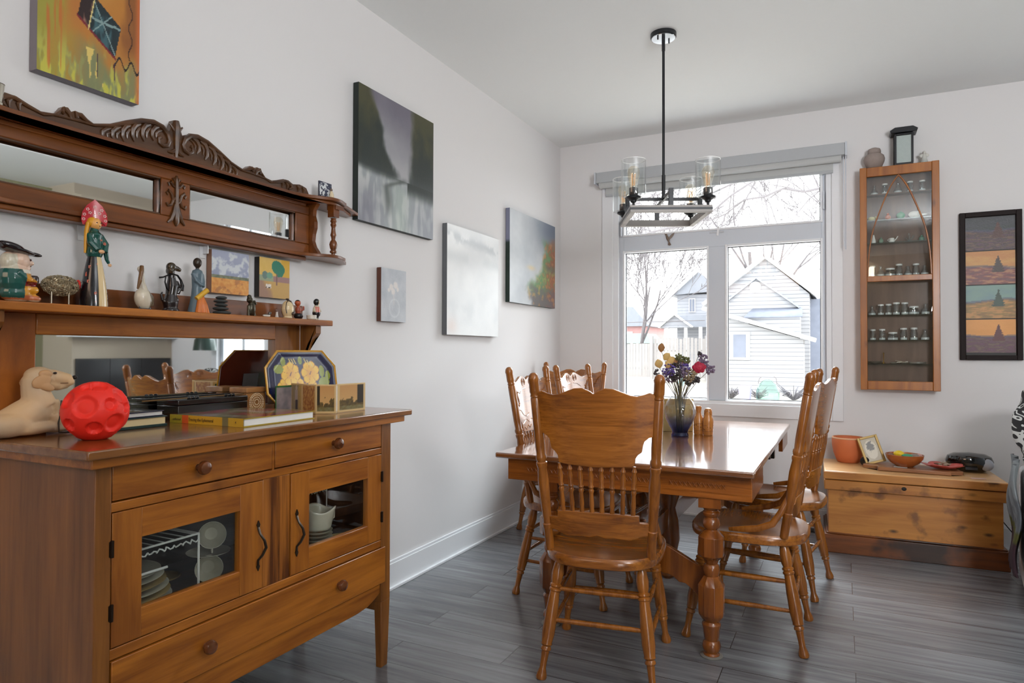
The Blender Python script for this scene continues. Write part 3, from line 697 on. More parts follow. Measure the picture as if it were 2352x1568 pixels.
# carving on the crest
cv = MB()
def cvt(pts, rad, flat=1.0): cv.tube([(.047 + (p[2] if len(p) > 2 else 0), p[0], p[1]) for p in pts], rad, 8, flat)
for sg in (-1, 1):
    def m_(pts): return [(YC+sg*(p[0]-YC), *p[1:]) for p in pts]
    cvt(m_([(1.90, 1.864), (1.86, 1.869), (1.80, 1.872), (1.75, 1.874), (1.70, 1.888), (1.65, 1.912), (1.60, 1.934), (1.56, 1.942), (1.53, 1.936), (1.510, 1.918), (1.503, 1.897), (1.510, 1.880), (1.526, 1.874), (1.540, 1.882), (1.542, 1.896), (1.532, 1.902)]),
        [.003, .004, .004, .005, .006, .008, .009, .0095, .0095, .009, .008, .008, .007, .006, .005, .006])
    for (y, z, l, k) in ((1.552, 1.928, .046, 1.0), (1.585, 1.925, .055, 1.1), (1.618, 1.916, .056, 1.1), (1.650, 1.902, .052, 1.0), (1.682, 1.887, .044, .9), (1.712, 1.874, .034, .8)):
        cvt(m_([(y-.014, z+.006), (y+.004, z-.002), (y+.014, z-l*.35), (y+.014, z-l*.7), (y+.006, z-l)]), [.004*k, .0085*k, .008*k, .006*k, .0025])
        cvt(m_([(y-.022, z-.004), (y-.008, z-.010), (y-.000, z-l*.45), (y-.002, z-l*.75)]), [.003, .005*k, .005*k, .002])
    # little paired scrolls
    cvt(m_([(1.75, 1.873), (1.772, 1.880), (1.790, 1.890), (1.803, 1.890), (1.800, 1.880)]), [.004, .006, .009, .009, .006])
    cvt(m_([(1.815, 1.872), (1.822, 1.885), (1.836, 1.894), (1.842, 1.885), (1.836, 1.880)]), [.005, .006, .008, .007, .005])
    cvt(m_([(1.845, 1.885), (1.860, 1.870), (1.89, 1.860), (1.93, 1.870), (1.965, 1.882), (1.99, 1.876), (2.0, 1.862), (1.985, 1.852)]), [.004, .004, .004, .005, .007, .008, .008, .005])
    for (y, z) in ((1.945, 1.872), (1.97, 1.872), (2.03, 1.873), (2.06, 1.872)):
        cvt(m_([(y, z+.006), (y+.010, z-.004), (y+.006, z-.020)]), [.004, .007, .002])
cvt([(YC, 1.972), (YC+.002, 1.945), (YC, 1.91), (YC, 1.87), (YC, 1.845)], [.009, .014, .010, .008, .004])
for sg in (-1, 1):
    cvt([(YC, 1.93), (YC+sg*.014, 1.945), (YC+sg*.024, 1.956)], [.006, .006, .003]); cvt([(YC, 1.875), (YC+sg*.016, 1.862), (YC+sg*.030, 1.860)], [.006, .007, .003])
obj('crest_carving', cv, M_CARVE, om)
def plan(x_, xw, zt, dy, tip):   # shelf outline seen from above, bulging into the two wings
    R = [(1.90, x_), (1.98, x_+.004), (2.04, x_+.018), (2.09, x_+.045), (2.13, xw-.004), (2.165, xw), (2.19, xw-.004), (2.25, xw*.8), (2.25, xw*.72), (tip, .034), (tip, .004)]
    L = [(2*YC-y, q) for y, q in reversed(R)]
    return [(q, y) for y, q in L+R]
obj('top_cornice', MB().prism(plan(.072, .150, 0, 0, 2.43), 1.828, 1.842), M_DKWOOD, om, bev=.002)
obj('cornice_moulding', MB().prism(plan(.062, .132, 0, 0, 2.38), 1.814, 1.828).prism([(q, y) for q, y in ((.004, YC-.60), (.004, YC+.60), (.054, YC+.60), (.054, YC-.60))], 1.800, 1.814), M_DKWOOD, om, bev=.003)
obj('bottom_shelf', MB().prism(plan(.066, .146, 0, 0, 2.35), 1.590, 1.603), M_DKWOOD, om, bev=.002)
obj('bottom_moulding', MB().b2(.006, .056, YC-.60, YC+.60, 1.574, 1.590), M_DKWOOD, om, bev=.004)
# frame: rails and stiles round the two mirrors
Y0, Y1, Y2_, Y3 = .934, 1.424, 1.532, 2.022
fr = MB(); fr.b2(.006, .050, YC-.62, YC+.62, 1.768, 1.802).b2(.006, .050, YC-.62, YC+.62, 1.602, 1.646)
fr.b2(.006, .050, YC-.62, Y0, 1.646, 1.768).b2(.006, .050, Y1, Y2_, 1.646, 1.768).b2(.006, .050, Y3, YC+.62, 1.646, 1.768)
obj('frame', fr, M_DKWOOD, om, bev=.003)
for (a, c) in ((Y0, Y1), (Y2_, Y3)):
    mr = MB(); bx_, e = .030, .016
    o4 = [(a, 1.646), (c, 1.646), (c, 1.768), (a, 1.768)]; i4 = [(a+e, 1.646+e), (c-e, 1.646+e), (c-e, 1.768-e), (a+e, 1.768-e)]
    vo = [mr.bm.verts.new((bx_-.0016, *p)) for p in o4]; vi = [mr.bm.verts.new((bx_, *p)) for p in i4]
    mr.bm.faces.new(vi)
    for i in range(4):
        j = (i+1) % 4; mr.bm.faces.new((vo[i], vo[j], vi[j], vi[i]))
    obj('mirror', mr, M_MIRROR, om, smooth=False)
    obj('inner_bead', MB().tube([(.044, a+.002, 1.648), (.044, c-.002, 1.648), (.044, c-.002, 1.766), (.044, a+.002, 1.766)], .004, 6, closed=True), M_CARVE, om)
# carved applique between the mirrors
aq = MB()
def aqt(pts, rad): aq.tube([(.052, YC+p[0], p[1]) for p in pts], rad, 8)
aqt([(0, 1.786), (0, 1.765), (0, 1.735), (0, 1.70), (0, 1.66), (0, 1.63), (0, 1.616)], [.003, .009, .007, .007, .009, .010, .003])
for sg in (-1, 1):
    aqt([(0, 1.745), (sg*.012, 1.750), (sg*.022, 1.762), (sg*.030, 1.756), (sg*.026, 1.748)], [.004, .005, .005, .004, .004])
    aqt([(0, 1.690), (sg*.012, 1.700), (sg*.018, 1.722), (sg*.030, 1.732), (sg*.036, 1.724), (sg*.030, 1.716)], [.004, .005, .005, .005, .004, .004])
    aqt([(0, 1.715), (sg*.014, 1.700), (sg*.020, 1.685), (sg*.032, 1.680), (sg*.036, 1.690)], [.004, .005, .005, .004, .004])
    aqt([(sg*.004, 1.69), (sg*.010, 1.66), (sg*.020, 1.635), (sg*.032, 1.624)], [.005, .008, .007, .003])
    aqt([(sg*.002, 1.76), (sg*.010, 1.775), (sg*.016, 1.772)], [.004, .005, .003])
obj('applique', aq, M_CARVE, om)
BAL = [(0, .010), (.05, .010), (.06, .017), (.10, .018), (.12, .012), (.16, .017), (.24, .021), (.30, .017), (.34, .010), (.40, .012), (.44, .016), (.50, .012), (.60, .010), (.66, .016), (.70, .012), (.74, .017), (.78, .012), (.80, .016)]
for sg in (-1, 1):
    yy = YC+sg*.692
    mb = MB(); mb.turned((.118, yy, 1.603), (.118, yy, 1.814), [(t_*.94, r*.82) for t_, r in BAL], 16); mb.box((.118, yy, 1.79), (.034, .034, .05)); mb.box((.118, yy+sg*.012, 1.806), (.05, .05, .018))
    obj('baluster', mb, M_DKWOOD, om, bev=.001)
    pr_ = [(.006, 1.603), (.100, 1.603), (.092, 1.615), (.076, 1.635), (.066, 1.66), (.070, 1.69), (.078, 1.715), (.078, 1.74), (.070, 1.765), (.072, 1.79), (.09, 1.814), (.006, 1.814)]
    y0 = YC+sg*.615
    obj('scroll_side', MB().strip([(.006, z) for x, z in pr_[1:-1]], pr_[1:-1], y0+sg*.006, y0+sg*.026, 'XZ'), M_DKWOOD, om, smooth=False)
for yy in (1.20, 1.62): obj('wall_bracket', MB().b2(.0, .03, yy, yy+.004, 1.545, 1.574).b2(.0, .004, yy-.012, yy+.012, 1.53, 1.574), M_TRIM, om)

# ================================================================== dining table
TZ = 0.75
tb = thing('dining_table', 'long oak table with a carved apron and faceted legs between the chairs', 'table', (0, 0, 0))
obj('table_top', MB().b2(.662, 1.757, 2.615, 4.50, TZ-.024, TZ), M_TABTOP, tb, bev=.006)
def apron_box(y0, y1, near):
    mb = MB(); mb.b2(.705, 1.742, y0, y0+.022, .628, .726) if near else mb.b2(.705, 1.742, y1-.022, y1, .628, .726)
    ya, yb = (y0+.022, y1) if near else (y0, y1-.022)
    mb.b2(.705, .727, ya, yb, .628, .726).b2(1.720, 1.742, ya, yb, .628, .726)
    o = obj('apron', mb, M_TAB, tb, bev=.002)
    rl = MB(); yy = y0-.002 if near else y1+.002
    rl.b2(.71, 1.737, yy-.002, yy+.004, .652, .656).b2(.71, 1.737, yy-.002, yy+.004, .700, .703)
    for i in range(46):   # pressed leaf scrolls
        x = .80+i*.0185
        if .04 < (x-.7) % .34 < .30:
            rl.tube([(x, yy, .668), (x+.007, yy-.002, .678), (x+.014, yy, .688)], [.001, .003, .001], 5); rl.tube([(x, yy, .688), (x+.007, yy-.002, .678), (x+.014, yy, .668)], [.001, .003, .001], 5)
    obj('apron_carving', rl, M_TAB, o)
apron_box(2.66, 3.05, True); apron_box(4.10, 4.465, False)
obj('extension_slide', MB().b2(.95, 1.0, 2.75, 4.40, .665, .724).b2(1.42, 1.47, 2.75, 4.40, .665, .724).b2(1.02, 1.06, 2.9, 4.3, .675, .724).b2(1.36, 1.40, 2.9, 4.3, .675, .724), wood('dark_slide_wood', (92, 52, 24), (56, 30, 12), 'Y'), tb)
obj('leaf_catch', MB().b2(1.722, 1.748, 3.50, 3.54, .675, .724).b2(1.722, 1.748, 3.30, 3.33, .70, .724), M_BLACK, tb)
def tleg(x, y, oct_r=.0515):
    mb = MB(); a0 = pi/8; k = oct_r
    mb.b2(x-.043, x+.043, y-.043, y+.043, .588, .665)
    mb.lathe([(.026, .478), (.030, .490), (.022, .498), (.031, .508), (.034, .524), (.030, .538), (.022, .546), (.032, .556), (.034, .566), (.027, .574), (.036, .588)], 24, (x, y, 0))
    mb.lathe([(k*.52, .366), (k*.60, .380), (k, .398), (k, .470), (k*.62, .490), (k*.5, .496)], 8, (x, y, 0), a0=a0)
    mb.lathe([(.022, .306), (.026, .316), (.031, .330), (.0325, .344), (.029, .358), (.020, .366), (.026, .372)], 24, (x, y, 0))
    mb.lathe([(k*.60, .138), (k*.98, .166), (k, .180), (k*1.02, .280), (k*.56, .316)], 8, (x, y, 0), a0=a0)
    mb.lathe([(.030, .0), (.032, .010), (.026, .016), (.034, .028), (.0365, .042), (.033, .056), (.026, .064), (.029, .072), (.033, .110), (.036, .118), (.037, .128), (.030, .136), (.029, .144)], 24, (x, y, 0))
    return mb
LY0, LY1 = 2.71, 4.15
for (x, y) in ((.895, LY0), (1.583, LY0), (.895, LY1), (1.583, LY1)):
    lg = obj('leg', tleg(x, y), M_TABLEG, tb, bev=.0015)
    obj('floor_glide', MB().lathe([(.042, 0), (.044, .004), (.040, .007)], 20, (x, y, .0)), plain('felt_glide', (120, 116, 110), .6), lg)
cl = MB(); cx, cy = 1.24, 3.43
cl.lathe([(.03, .04), (.05, .06), (.05, .08), (.035, .10), (.045, .16), (.062, .24), (.055, .34), (.04, .40), (.06, .46), (.055, .52), (.05, .58), (.06, .66)], 20, (cx, cy, 0))
obj('leg', cl, M_TABLEG, tb)
def archboard(y, mat):
    n = 25; lo = []; hi = []
    for i in range(n):
        t_ = i/(n-1); x = .93+(1.548-.93)*t_; c_ = sin(pi*t_)
        lo.append((x, .19+.115*(c_**.7)+.006*cos(t_*2*pi*9))); hi.append((x, .325+.11*(c_**1.2)))
    return MB().strip(lo, hi, y-.013, y+.013, 'XZ')
obj('stretcher', archboard(LY0+.058, 0), M_TABLEG, tb, bev=.002); obj('stretcher', archboard(LY1-.01, 0), M_TABLEG, tb, bev=.002)
obj('stretcher', MB().b2(cx-.014, cx+.014, LY0+.072, LY1-.02, .30, .40), M_TABLEG, tb, bev=.003)

# ================================================================== chairs
def bowf(k=.030, w=.215):
    def f(q):
        # lean of the back and the shallow curve across it
        lean = -(q.z-.46)*.158
        return Vector((q.x*(1+.18*(q.z-.62)/.46) if q.z > .3 else q.x, q.y + lean - k*(1-(q.x/w)**2), q.z))
    return f
def make_chair(label, group):
    t = thing('dining_chair', label, 'chair', (0, 0, 0), 0, group)
    # seat: rounded shield outline
    sp = []
    for i in range(48):
        a = 2*pi*i/48; c_, s_ = cos(a), sin(a)
        rx = .222 + .018*max(0, s_); ry = .255 if s_ < 0 else .222
        e = 2.8
        x = rx*math.copysign(abs(c_)**(2/e), c_); y = ry*math.copysign(abs(s_)**(2/e), s_)
        sp.append((x, y-.005))
    s = MB()
    for (z, k) in ((.418, .955), (.424, .985), (.438, 1.0), (.455, .992), (.461, .965)):
        pass
    rings = []
    for (z, k) in ((.418, .95), (.423, .985), (.437, 1.0), (.452, .995), (.460, .968), (.458, .86), (.452, .6), (.450, .3)):
        rings.append([s.bm.verts.new((x*k, y*k, z)) for x, y in sp])
    for A, B in zip(rings, rings[1:]):
        for i in range(48):
            j = (i+1) % 48; s.bm.faces.new((A[i], A[j], B[j], B[i]))
    s.bm.faces.new(list(reversed(rings[0]))); s.bm.faces.new(rings[-1])
    obj('seat', s, M_OAKX, t)
    W = .195; bf = bowf(.030, W)
    # pressed back panel
    top = [(0, 1.050), (.012, 1.060), (.035, 1.071), (.060, 1.069), (.085, 1.058), (.110, 1.047), (.130, 1.044), (.150, 1.050), (.165, 1.057), (.176, 1.053), (.186, 1.040), (.194, 1.030)]
    bot = [(0, .786), (.03, .787), (.07, .789), (.110, .792), (.128, .795), (.130, .822), (.138, .836), (.150, .846), (.152, .868), (.156, .884), (.170, .898), (.194, .903)]
    topf = [(-x, z) for x, z in reversed(top[1:])] + top; botf = [(-x, z) for x, z in reversed(bot[1:])] + bot
    # same x for both rows keeps the sheet square: resample on a common grid of x
    def samp(pl, x):
        for (a, za), (c_, zc) in zip(pl, pl[1:]):
            if a <= x <= c_: return za + (zc-za)*((x-a)/(c_-a) if c_ > a else 0)
        return pl[-1][1]
    xs = sorted(set([round(p[0], 4) for p in topf+botf]))
    lo = [(x, samp(botf, x)) for x in xs]; hi = [(x, samp(topf, x)) for x in xs]
    bp_ = MB()
    nrow = 6; t0, t1 = -.178, -.162
    rows = []
    for k_ in range(nrow+1):
        rows.append([(x, l[1]+(h[1]-l[1])*k_/nrow) for (x, _), l, h in zip(lo, lo, hi)])
    G = [[[bp_.bm.verts.new(bf(Vector((x, tt_, z)))) for x, z in row] for row in rows] for tt_ in (t0, t1)]
    nx = len(xs)
    for k_ in range(nrow):
        for i in range(nx-1):
            bp_.bm.faces.new((G[0][k_][i], G[0][k_][i+1], G[0][k_+1][i+1], G[0][k_+1][i]))
            bp_.bm.faces.new((G[1][k_][i+1], G[1][k_][i], G[1][k_+1][i], G[1][k_+1][i+1]))
    for i in range(nx-1):
        bp_.bm.faces.new((G[0][0][i+1], G[0][0][i], G[1][0][i], G[1][0][i+1])); bp_.bm.faces.new((G[0][nrow][i], G[0][nrow][i+1], G[1][nrow][i+1], G[1][nrow][i]))
    for k_ in range(nrow):
        for i in (0, nx-1): bp_.bm.faces.new((G[0][k_][i], G[0][k_+1][i], G[1][k_+1][i], G[1][k_][i]))
    bk = obj('backrest', bp_, M_OAKX, t, bev=.002)
    em = MB()
    def rel(pts, r): em.tube([bf(Vector((x, t1+.0005, z))) for x, z in pts], r, 5)
    for sg in (-1, 1):
        for k_ in range(3):   # round eyes near the middle crest
            rr_ = .020-.007*k_; rel([(sg*.040+rr_*cos(a*pi/6), 1.040+rr_*sin(a*pi/6)) for a in range(13)], .0016)
        for k_ in range(6):   # shell ribs at the corners
            a = radians(10+k_*22)
            rel([(sg*(.178-.004*k_), 1.030-.002*k_), (sg*(.178-.022*sin(a)-.01), 1.030-.028*cos(a)*.6-.010*k_), (sg*(.178-.05*sin(a)-.004), 1.030-.050-.009*k_)], .0018)
        rel([(sg*.02, 1.01), (sg*.06, 1.005), (sg*.10, .985), (sg*.13, .995), (sg*.15, .97), (sg*.155, .94), (sg*.135, .92), (sg*.12, .94)], .0018)
        rel([(sg*.17, .93), (sg*.15, .905), (sg*.12, .90), (sg*.09, .875), (sg*.05, .865), (sg*.02, .88)], .0018)
        rel([(sg*.118, .80), (sg*.10, .815), (sg*.08, .80), (sg*.05, .82), (sg*.03, .805), (sg*.01, .82)], .0018)
        rel([(sg*.12, .83), (sg*.09, .84), (sg*.06, .85), (sg*.03, .835), (0, .85)], .0018)
    obj('pressed_carving', em, M_OAKX, bk)
    # posts
    for sg in (-1, 1):
        pf = [(0, .016), (.03, .017), (.12, .017), (.135, .0195), (.15, .0195), (.155, .016), (.30, .0195), (.40, .021), (.47, .017), (.485, .0205), (.50, .0205), (.505, .017), (.52, .0205), (.535, .0205), (.545, .017), (.60, .0185), (.86, .0185), (.865, .0165), (.872, .019), (.885, .0165), (.895, .019), (.905, .019), (.95, .0185), (.965, .0205), (.985, .0175), (.998, .009), (1.0, .002)]
        p0 = Vector((sg*.188, -.170, .455)); p1 = Vector((sg*.228, -.275, 1.122))
        obj('back_post', MB().turned(p0, p1, pf, 14), M_OAKZ, t)
        obj('hip_rest', MB().tube([(sg*.197, -.196, .640), (sg*.203, -.180, .600), (sg*.210, -.158, .555), (sg*.215, -.130, .512), (sg*.212, -.075, .487), (sg*.205, -.015, .476), (sg*.198, .04, .468)], [.010, .012, .013, .014, .014, .013, .008], 10, .7), M_OAKZ, t)
    SPF = [(0, .006), (.06, .0095), (.12, .0075), (.2, .0095), (.42, .0075), (.48, .0105), (.52, .0075), (.56, .0105), (.60, .0075), (.78, .0105), (.86, .0065), (.90, .0095), (.96, .0055), (1, .0055)]
    for i in range(8):
        x = -.128+.256*i/7
        obj('spindle', MB().turned(bf(Vector((x, -.170, .610))), bf(Vector((x*1.0, -.170, .792))), SPF, 10), M_OAKZ, t)
    # lower back rail
    ht = [(-.186, .585), (-.150, .588), (-.149, .612), (-.10, .616), (0, .618), (.10, .616), (.149, .612), (.150, .588), (.186, .585)]
    hb = [(-.186, .535), (-.150, .533), (-.149, .531), (-.10, .519), (0, .532), (.10, .519), (.149, .531), (.150, .533), (.186, .535)]
    xs2 = [-.186, -.168, -.152, -.149, -.12, -.09, -.06, -.03, 0, .03, .06, .09, .12, .149, .152, .168, .186]
    lo = [(x, samp(hb, x)-.004*sin(abs(x)*60)) for x in xs2]; hi = [(x, samp(ht, x)) for x in xs2]
    obj('lower_back_rail', MB().strip(lo, hi, -.179, -.161, 'XZ', bf), M_OAKX, t, bev=.002)
    LPF = [(0, .013), (.05, .019), (.12, .023), (.18, .021), (.21, .017), (.22, .0225), (.235, .0225), (.245, .018), (.255, .0225), (.27, .0225), (.28, .0185), (.45, .0235), (.62, .0245), (.70, .020), (.715, .0215), (.73, .016), (.745, .0195), (.76, .0195), (.77, .015), (.86, .0125), (.91, .0125), (.95, .018), (.98, .0205), (1.0, .018)]
    def leg(x0_, y0_, x1_, y1_): return MB().turned((x0_, y0_, .422), (x1_, y1_, 0.0), LPF, 14)
    R = ((.150, -.165), (.203, -.245)); Fr = ((.160, .140), (.212, .215))
    for sg in (-1, 1):
        obj('leg', leg(sg*R[0][0], R[0][1], sg*R[1][0], R[1][1]), M_OAKZ, t); obj('leg', leg(sg*Fr[0][0], Fr[0][1], sg*Fr[1][0], Fr[1][1]), M_OAKZ, t)
    def at(Q, sg, z):
        k_ = 1-z/.422; return Vector((sg*(Q[0][0]+(Q[1][0]-Q[0][0])*k_), Q[0][1]+(Q[1][1]-Q[0][1])*k_, z))
    RP = [(0, .006), (.1, .0085), (.5, .0105), (.9, .0085), (1, .006)]
    for z in (.315, .205):
        obj('stretcher', MB().turned(at(R, -1, z), at(R, 1, z), RP, 10), M_OAKZ, t); obj('stretcher', MB().turned(at(Fr, -1, z-.01), at(Fr, 1, z-.01), RP, 10), M_OAKZ, t)
    for z in (.275, .165):
        for sg in (-1, 1): obj('stretcher', MB().turned(at(R, sg, z), at(Fr, sg, z), RP, 10), M_OAKZ, t)
    return t
GR = 'pressed back oak chairs round the table'
ch0 = make_chair('oak chair at the near end of the table with its plain back to us', GR)
ch0.location = (1.218, 2.512, 0); ch0.rotation_euler = (0, 0, radians(9))
for (x, y, r_z, lab) in ((1.667, 3.063, 90, 'nearer of the two oak chairs on the right side of the table'),
                         (1.715, 3.755, 81.6, 'farther of the two oak chairs on the right side of the table'),
                         (.84, 3.165, -90, 'nearer of the two oak chairs on the left side of the table'),
                         (.860, 3.735, -93.7, 'farther of the two oak chairs on the left side of the table'),
                         (.305, 4.25, 180, 'spare oak chair standing in the far left corner, facing the room')):
    c = dup_tree(ch0); c.location = (x, y, 0); c.rotation_euler = (0, 0, radians(r_z)); c['label'] = lab

# ================================================================== pine chest
ct = thing('pine_chest', 'worn antique pine blanket chest with a dark plinth below the wall cabinet', 'chest', (1.95, 4.425, 0), radians(2.2))
CW, CD = .915, .50
obj('body', MB().b2(.022, CW-.022, .022, CD-.01, .10, .43), M_PINE, ct, bev=.003)
obj('lid', MB().b2(0, CW-.004, -.006, CD, .438, .488), M_PINETOP, ct, bev=.006)
obj('lid_front_strip', MB().b2(-.002, CW-.002, -.010, .004, .440, .484), M_PINE, ct, bev=.003)
obj('body_moulding', MB().b2(0, CW+.006, 0, CD-.005, .375, .434), M_PINE, ct, bev=.005)
obj('plinth', MB().prism([(0, .004), (CW+.006, .004), (CW+.006, CD), (0, CD)], .0, .108).prism([(.010, .014), (CW-.004, .014), (CW-.004, CD), (.010, CD)], .108, .118), M_PINEDK, ct, bev=.004)
obj('keyhole', MB().ell((CW*.455, -.001, .412), (.013, .003, .011)), plain('dark_iron', (24, 16, 10), .6), ct)

# ================================================================== wall cabinet with jars
CX0, CX1, CZ0, CZ1, CY = 2.157, 2.597, .958, 2.400, 4.87
cb = thing('glazed_wall_cabinet', 'tall narrow pine cabinet of little jars hung right of the big window', 'cabinet', (0, 0, 0))
obj('back_panel', MB().b2(CX0+.012, CX1-.012, WY-.012, WY-.002, CZ0+.01, CZ1-.01), M_CABBACK, cb)
obj('side_panel', MB().b2(CX0+.004, CX0+.016, CY+.018, WY-.002, CZ0+.004, CZ1-.004), M_CAB, cb); obj('side_panel', MB().b2(CX1-.016, CX1-.004, CY+.018, WY-.002, CZ0+.004, CZ1-.004), M_CAB, cb)
obj('top_panel', MB().b2(CX0+.004, CX1-.004, CY+.018, WY-.002, CZ1-.014, CZ1-.002), M_CAB, cb); obj('bottom_panel', MB().b2(CX0+.004, CX1-.004, CY+.018, WY-.002, CZ0+.004, CZ0+.016), M_CAB, cb)
MR = 1.674
dr_ = obj('door', MB().b2(CX0, CX0+.040, CY-.006, CY+.018, CZ0, CZ1).b2(CX1-.040, CX1, CY-.006, CY+.018, CZ0, CZ1)
          .b2(CX0+.04, CX1-.04, CY-.005, CY+.018, CZ1-.062, CZ1-.002).b2(CX0+.04, CX1-.04, CY-.005, CY+.018, CZ0+.002, CZ0+.058).b2(CX0+.04, CX1-.04, CY-.005, CY+.018, MR-.018, MR+.018), M_CAB, cb, bev=.003)
obj('glass_pane', MB().b2(CX0+.038, CX1-.038, CY+.008, CY+.011, CZ0+.056, MR-.016), M_GLASS, dr_, smooth=False)
obj('glass_pane', MB().b2(CX0+.038, CX1-.038, CY+.008, CY+.011, MR+.016, CZ1-.06), M_GLASS, dr_, smooth=False)
gx0, gx1 = CX0+.04, CX1-.04; gm = (gx0+gx1)/2
def garc(sg):
    return [(gm+sg*(gx1-gm-.004)*a, CY+.006, (CZ1-.064)-(CZ1-.064-MR-.02)*d) for a, d in ((0, 0), (.12, .045), (.24, .10), (.38, .185), (.51, .28), (.63, .37), (.73, .45), (.81, .525), (.87, .60), (.92, .69), (.955, .77), (.985, .88), (1, 1))]
obj('pointed_arch_muntin', MB().tube(garc(1), .005, 6).tube(garc(-1), .004, 6), M_CAB, dr_)
SHZ = (2.228, 2.060, 1.912, 1.697, 1.443, 1.280, 1.127)
for z in SHZ[:3]+SHZ[4:]: obj('shelf', MB().b2(CX0+.016, CX1-.016, CY+.024, WY-.012, z-.006, z), clear_glass('shelf_glass', (.80, .90, .86), .8, .12) if z < 2.2 else M_CABBACK, cb)
M_SILV = plain('silver_lid', (226, 226, 222), .35, metal=.0, var=.03); M_SALT = plain('white_powder', (232, 230, 224), .9, var=.05)
def make_jar(z, r=.015, h=.05, kind=0, label='', group=''):
    t = thing('glass_jar', label, 'jar', (0, 0, 0), 0, group)
    if kind == 0: pf = [(r, 0), (r*1.02, .002), (r, h*.72), (r*.8, h*.8), (r*.8, h)]
    elif kind == 1: pf = [(r*1.2, 0), (r*1.2, h*.3), (r*.55, h*.65), (r*.5, h*.85), (r*.6, h)]
    else: pf = [(r*1.5, 0), (r*1.5, h*.42), (r*1.1, h*.5), (r*1.1, h*.62)]
    obj('glass_body', MB().lathe(pf, 14, caps=True), M_JAR, t)
    obj('contents', MB().lathe([(pf[0][0]*.9, .001), (pf[0][0]*.9, h*.22)], 12), M_SALT, t)
    if kind != 1: obj('lid', MB().lathe([(pf[-1][0]*1.12, pf[-1][1]), (pf[-1][0]*1.12, pf[-1][1]+h*.16)], 14), M_SILV, t)
    return t
protos = {}
rowlab = {0: 'on the top shelf of the wall cabinet', 3: 'on the middle rail of the wall cabinet', 4: 'on the shelf just below the middle rail', 5: 'on the second shelf below the middle rail'}
ordn = ['first', 'second', 'third', 'fourth', 'fifth', 'sixth', 'seventh']
jrows = {0: [(.10, 1), (.28, 0), (.50, 1), (.70, 0), (.90, 0)], 3: [(.06, 0), (.20, 1), (.36, 2), (.51, 0), (.66, 1), (.79, 0), (.93, 1)],
         4: [(.05, 1), (.20, 0), (.33, 0), (.46, 0), (.60, 0), (.75, 2), (.94, 1)], 5: [(.06, 0), (.22, 0), (.40, 2), (.58, 0), (.75, 0), (.93, 1)]}
rr = random.Random(4)
for row, items in jrows.items():
    for i, (fx, kd) in enumerate(items):
        lab = '%s glass jar from the left %s' % (ordn[i], rowlab[row])
        if kd not in protos: protos[kd] = make_jar(0, .0185, .058, kd, lab, 'small glass jars in the wall cabinet'); c = protos[kd]
        else: c = dup_tree(protos[kd]); c['label'] = lab
        z = SHZ[row]+.0005 if row != 3 else MR+.0185
        if row == 3: z = MR+.019
        c.location = (gx0+.012+(gx1-gx0-.024)*fx, CY+.060, z); s = rr.uniform(1.0, 1.18); c.scale = (s, s, s)
obj('shelf', MB().b2(CX0+.016, CX1-.016, CY+.024, WY-.012, MR+.008, MR+.018), M_CABBACK, cb)
def trinket(name, label, fx, z, mb, mat, cat='figurine'):
    o = obj(name, mb, mat, loc=(gx0+(gx1-gx0)*fx, CY+.058, z+.0005)); tag(o, label, cat); return o
trinket('bird_figurine', 'tiny pale yellow and white bird at the left of the second cabinet shelf', .08, SHZ[1], MB().ell((0, 0, .014), (.022, .012, .014)).ell((.024, 0, .022), (.009, .008, .008)), plain('pale_yellow_glaze', (214, 206, 150), .25))
trinket('orange_figurine', 'tiny terracotta orange figure on the second cabinet shelf', .34, SHZ[1], MB().ell((0, 0, .016), (.017, .012, .016)).ell((0, 0, .036), (.008, .008, .009)), plain('terracotta_glaze', (196, 104, 70), .35))
trinket('green_apple', 'small shiny green glass apple on the second cabinet shelf', .54, SHZ[1], MB().ell((0, 0, .022), (.026, .020, .022)).tube([(0, 0, .042), (.003, 0, .050)], .002, 6), plain('green_glass_glaze', (40, 140, 90), .1, coat=.6))
trinket('white_shell', 'white egg-shaped shell on the right of the second cabinet shelf', .76, SHZ[1], MB().ell((0, 0, .023), (.038, .020, .023)).ell((.045, 0, .018), (.026, .005, .006)), plain('white_shell_glaze', (226, 224, 214), .25))
trinket('white_cone', 'thin white cone ornament on the third cabinet shelf', .11, SHZ[2], MB().lathe([(.014, 0), (.012, .02), (.004, .055)], 12), M_SALT)
trinket('green_cup', 'tiny green lidded cup on the third cabinet shelf', .23, SHZ[2], MB().lathe([(.010, 0), (.014, .012), (.012, .022), (.005, .028), (.004, .036)], 12), plain('pale_green_glaze', (128, 152, 130), .3))
trinket('toy_watering_can', 'tiny white watering can on the third cabinet shelf', .40, SHZ[2], MB().lathe([(.015, 0), (.015, .024), (.012, .028)], 14).tube([(.012, 0, .008), (.026, 0, .024), (.034, 0, .038)], .003, 6).tube([(-.014, 0, .006), (-.024, 0, .016), (-.014, 0, .026)], .002, 6), M_SALT)
trinket('glass_ornament', 'clear glass twig ornament on the third cabinet shelf', .66, SHZ[2], MB().tube([(0, 0, 0), (.006, 0, .03), (0, 0, .052)], .006, 8).tube([(0, 0, .0), (.02, 0, .02), (.028, 0, .036)], .006, 8).tube([(.0, 0, 0), (-.018, 0, .024)], .006, 8), M_JAR)
trinket('green_bottle_stub', 'small sea green glass piece at the right of the third cabinet shelf', .86, SHZ[2], MB().lathe([(.015, 0), (.015, .020), (.006, .026), (.006, .034)], 14), plain('sea_green_glaze', (96, 136, 116), .2))
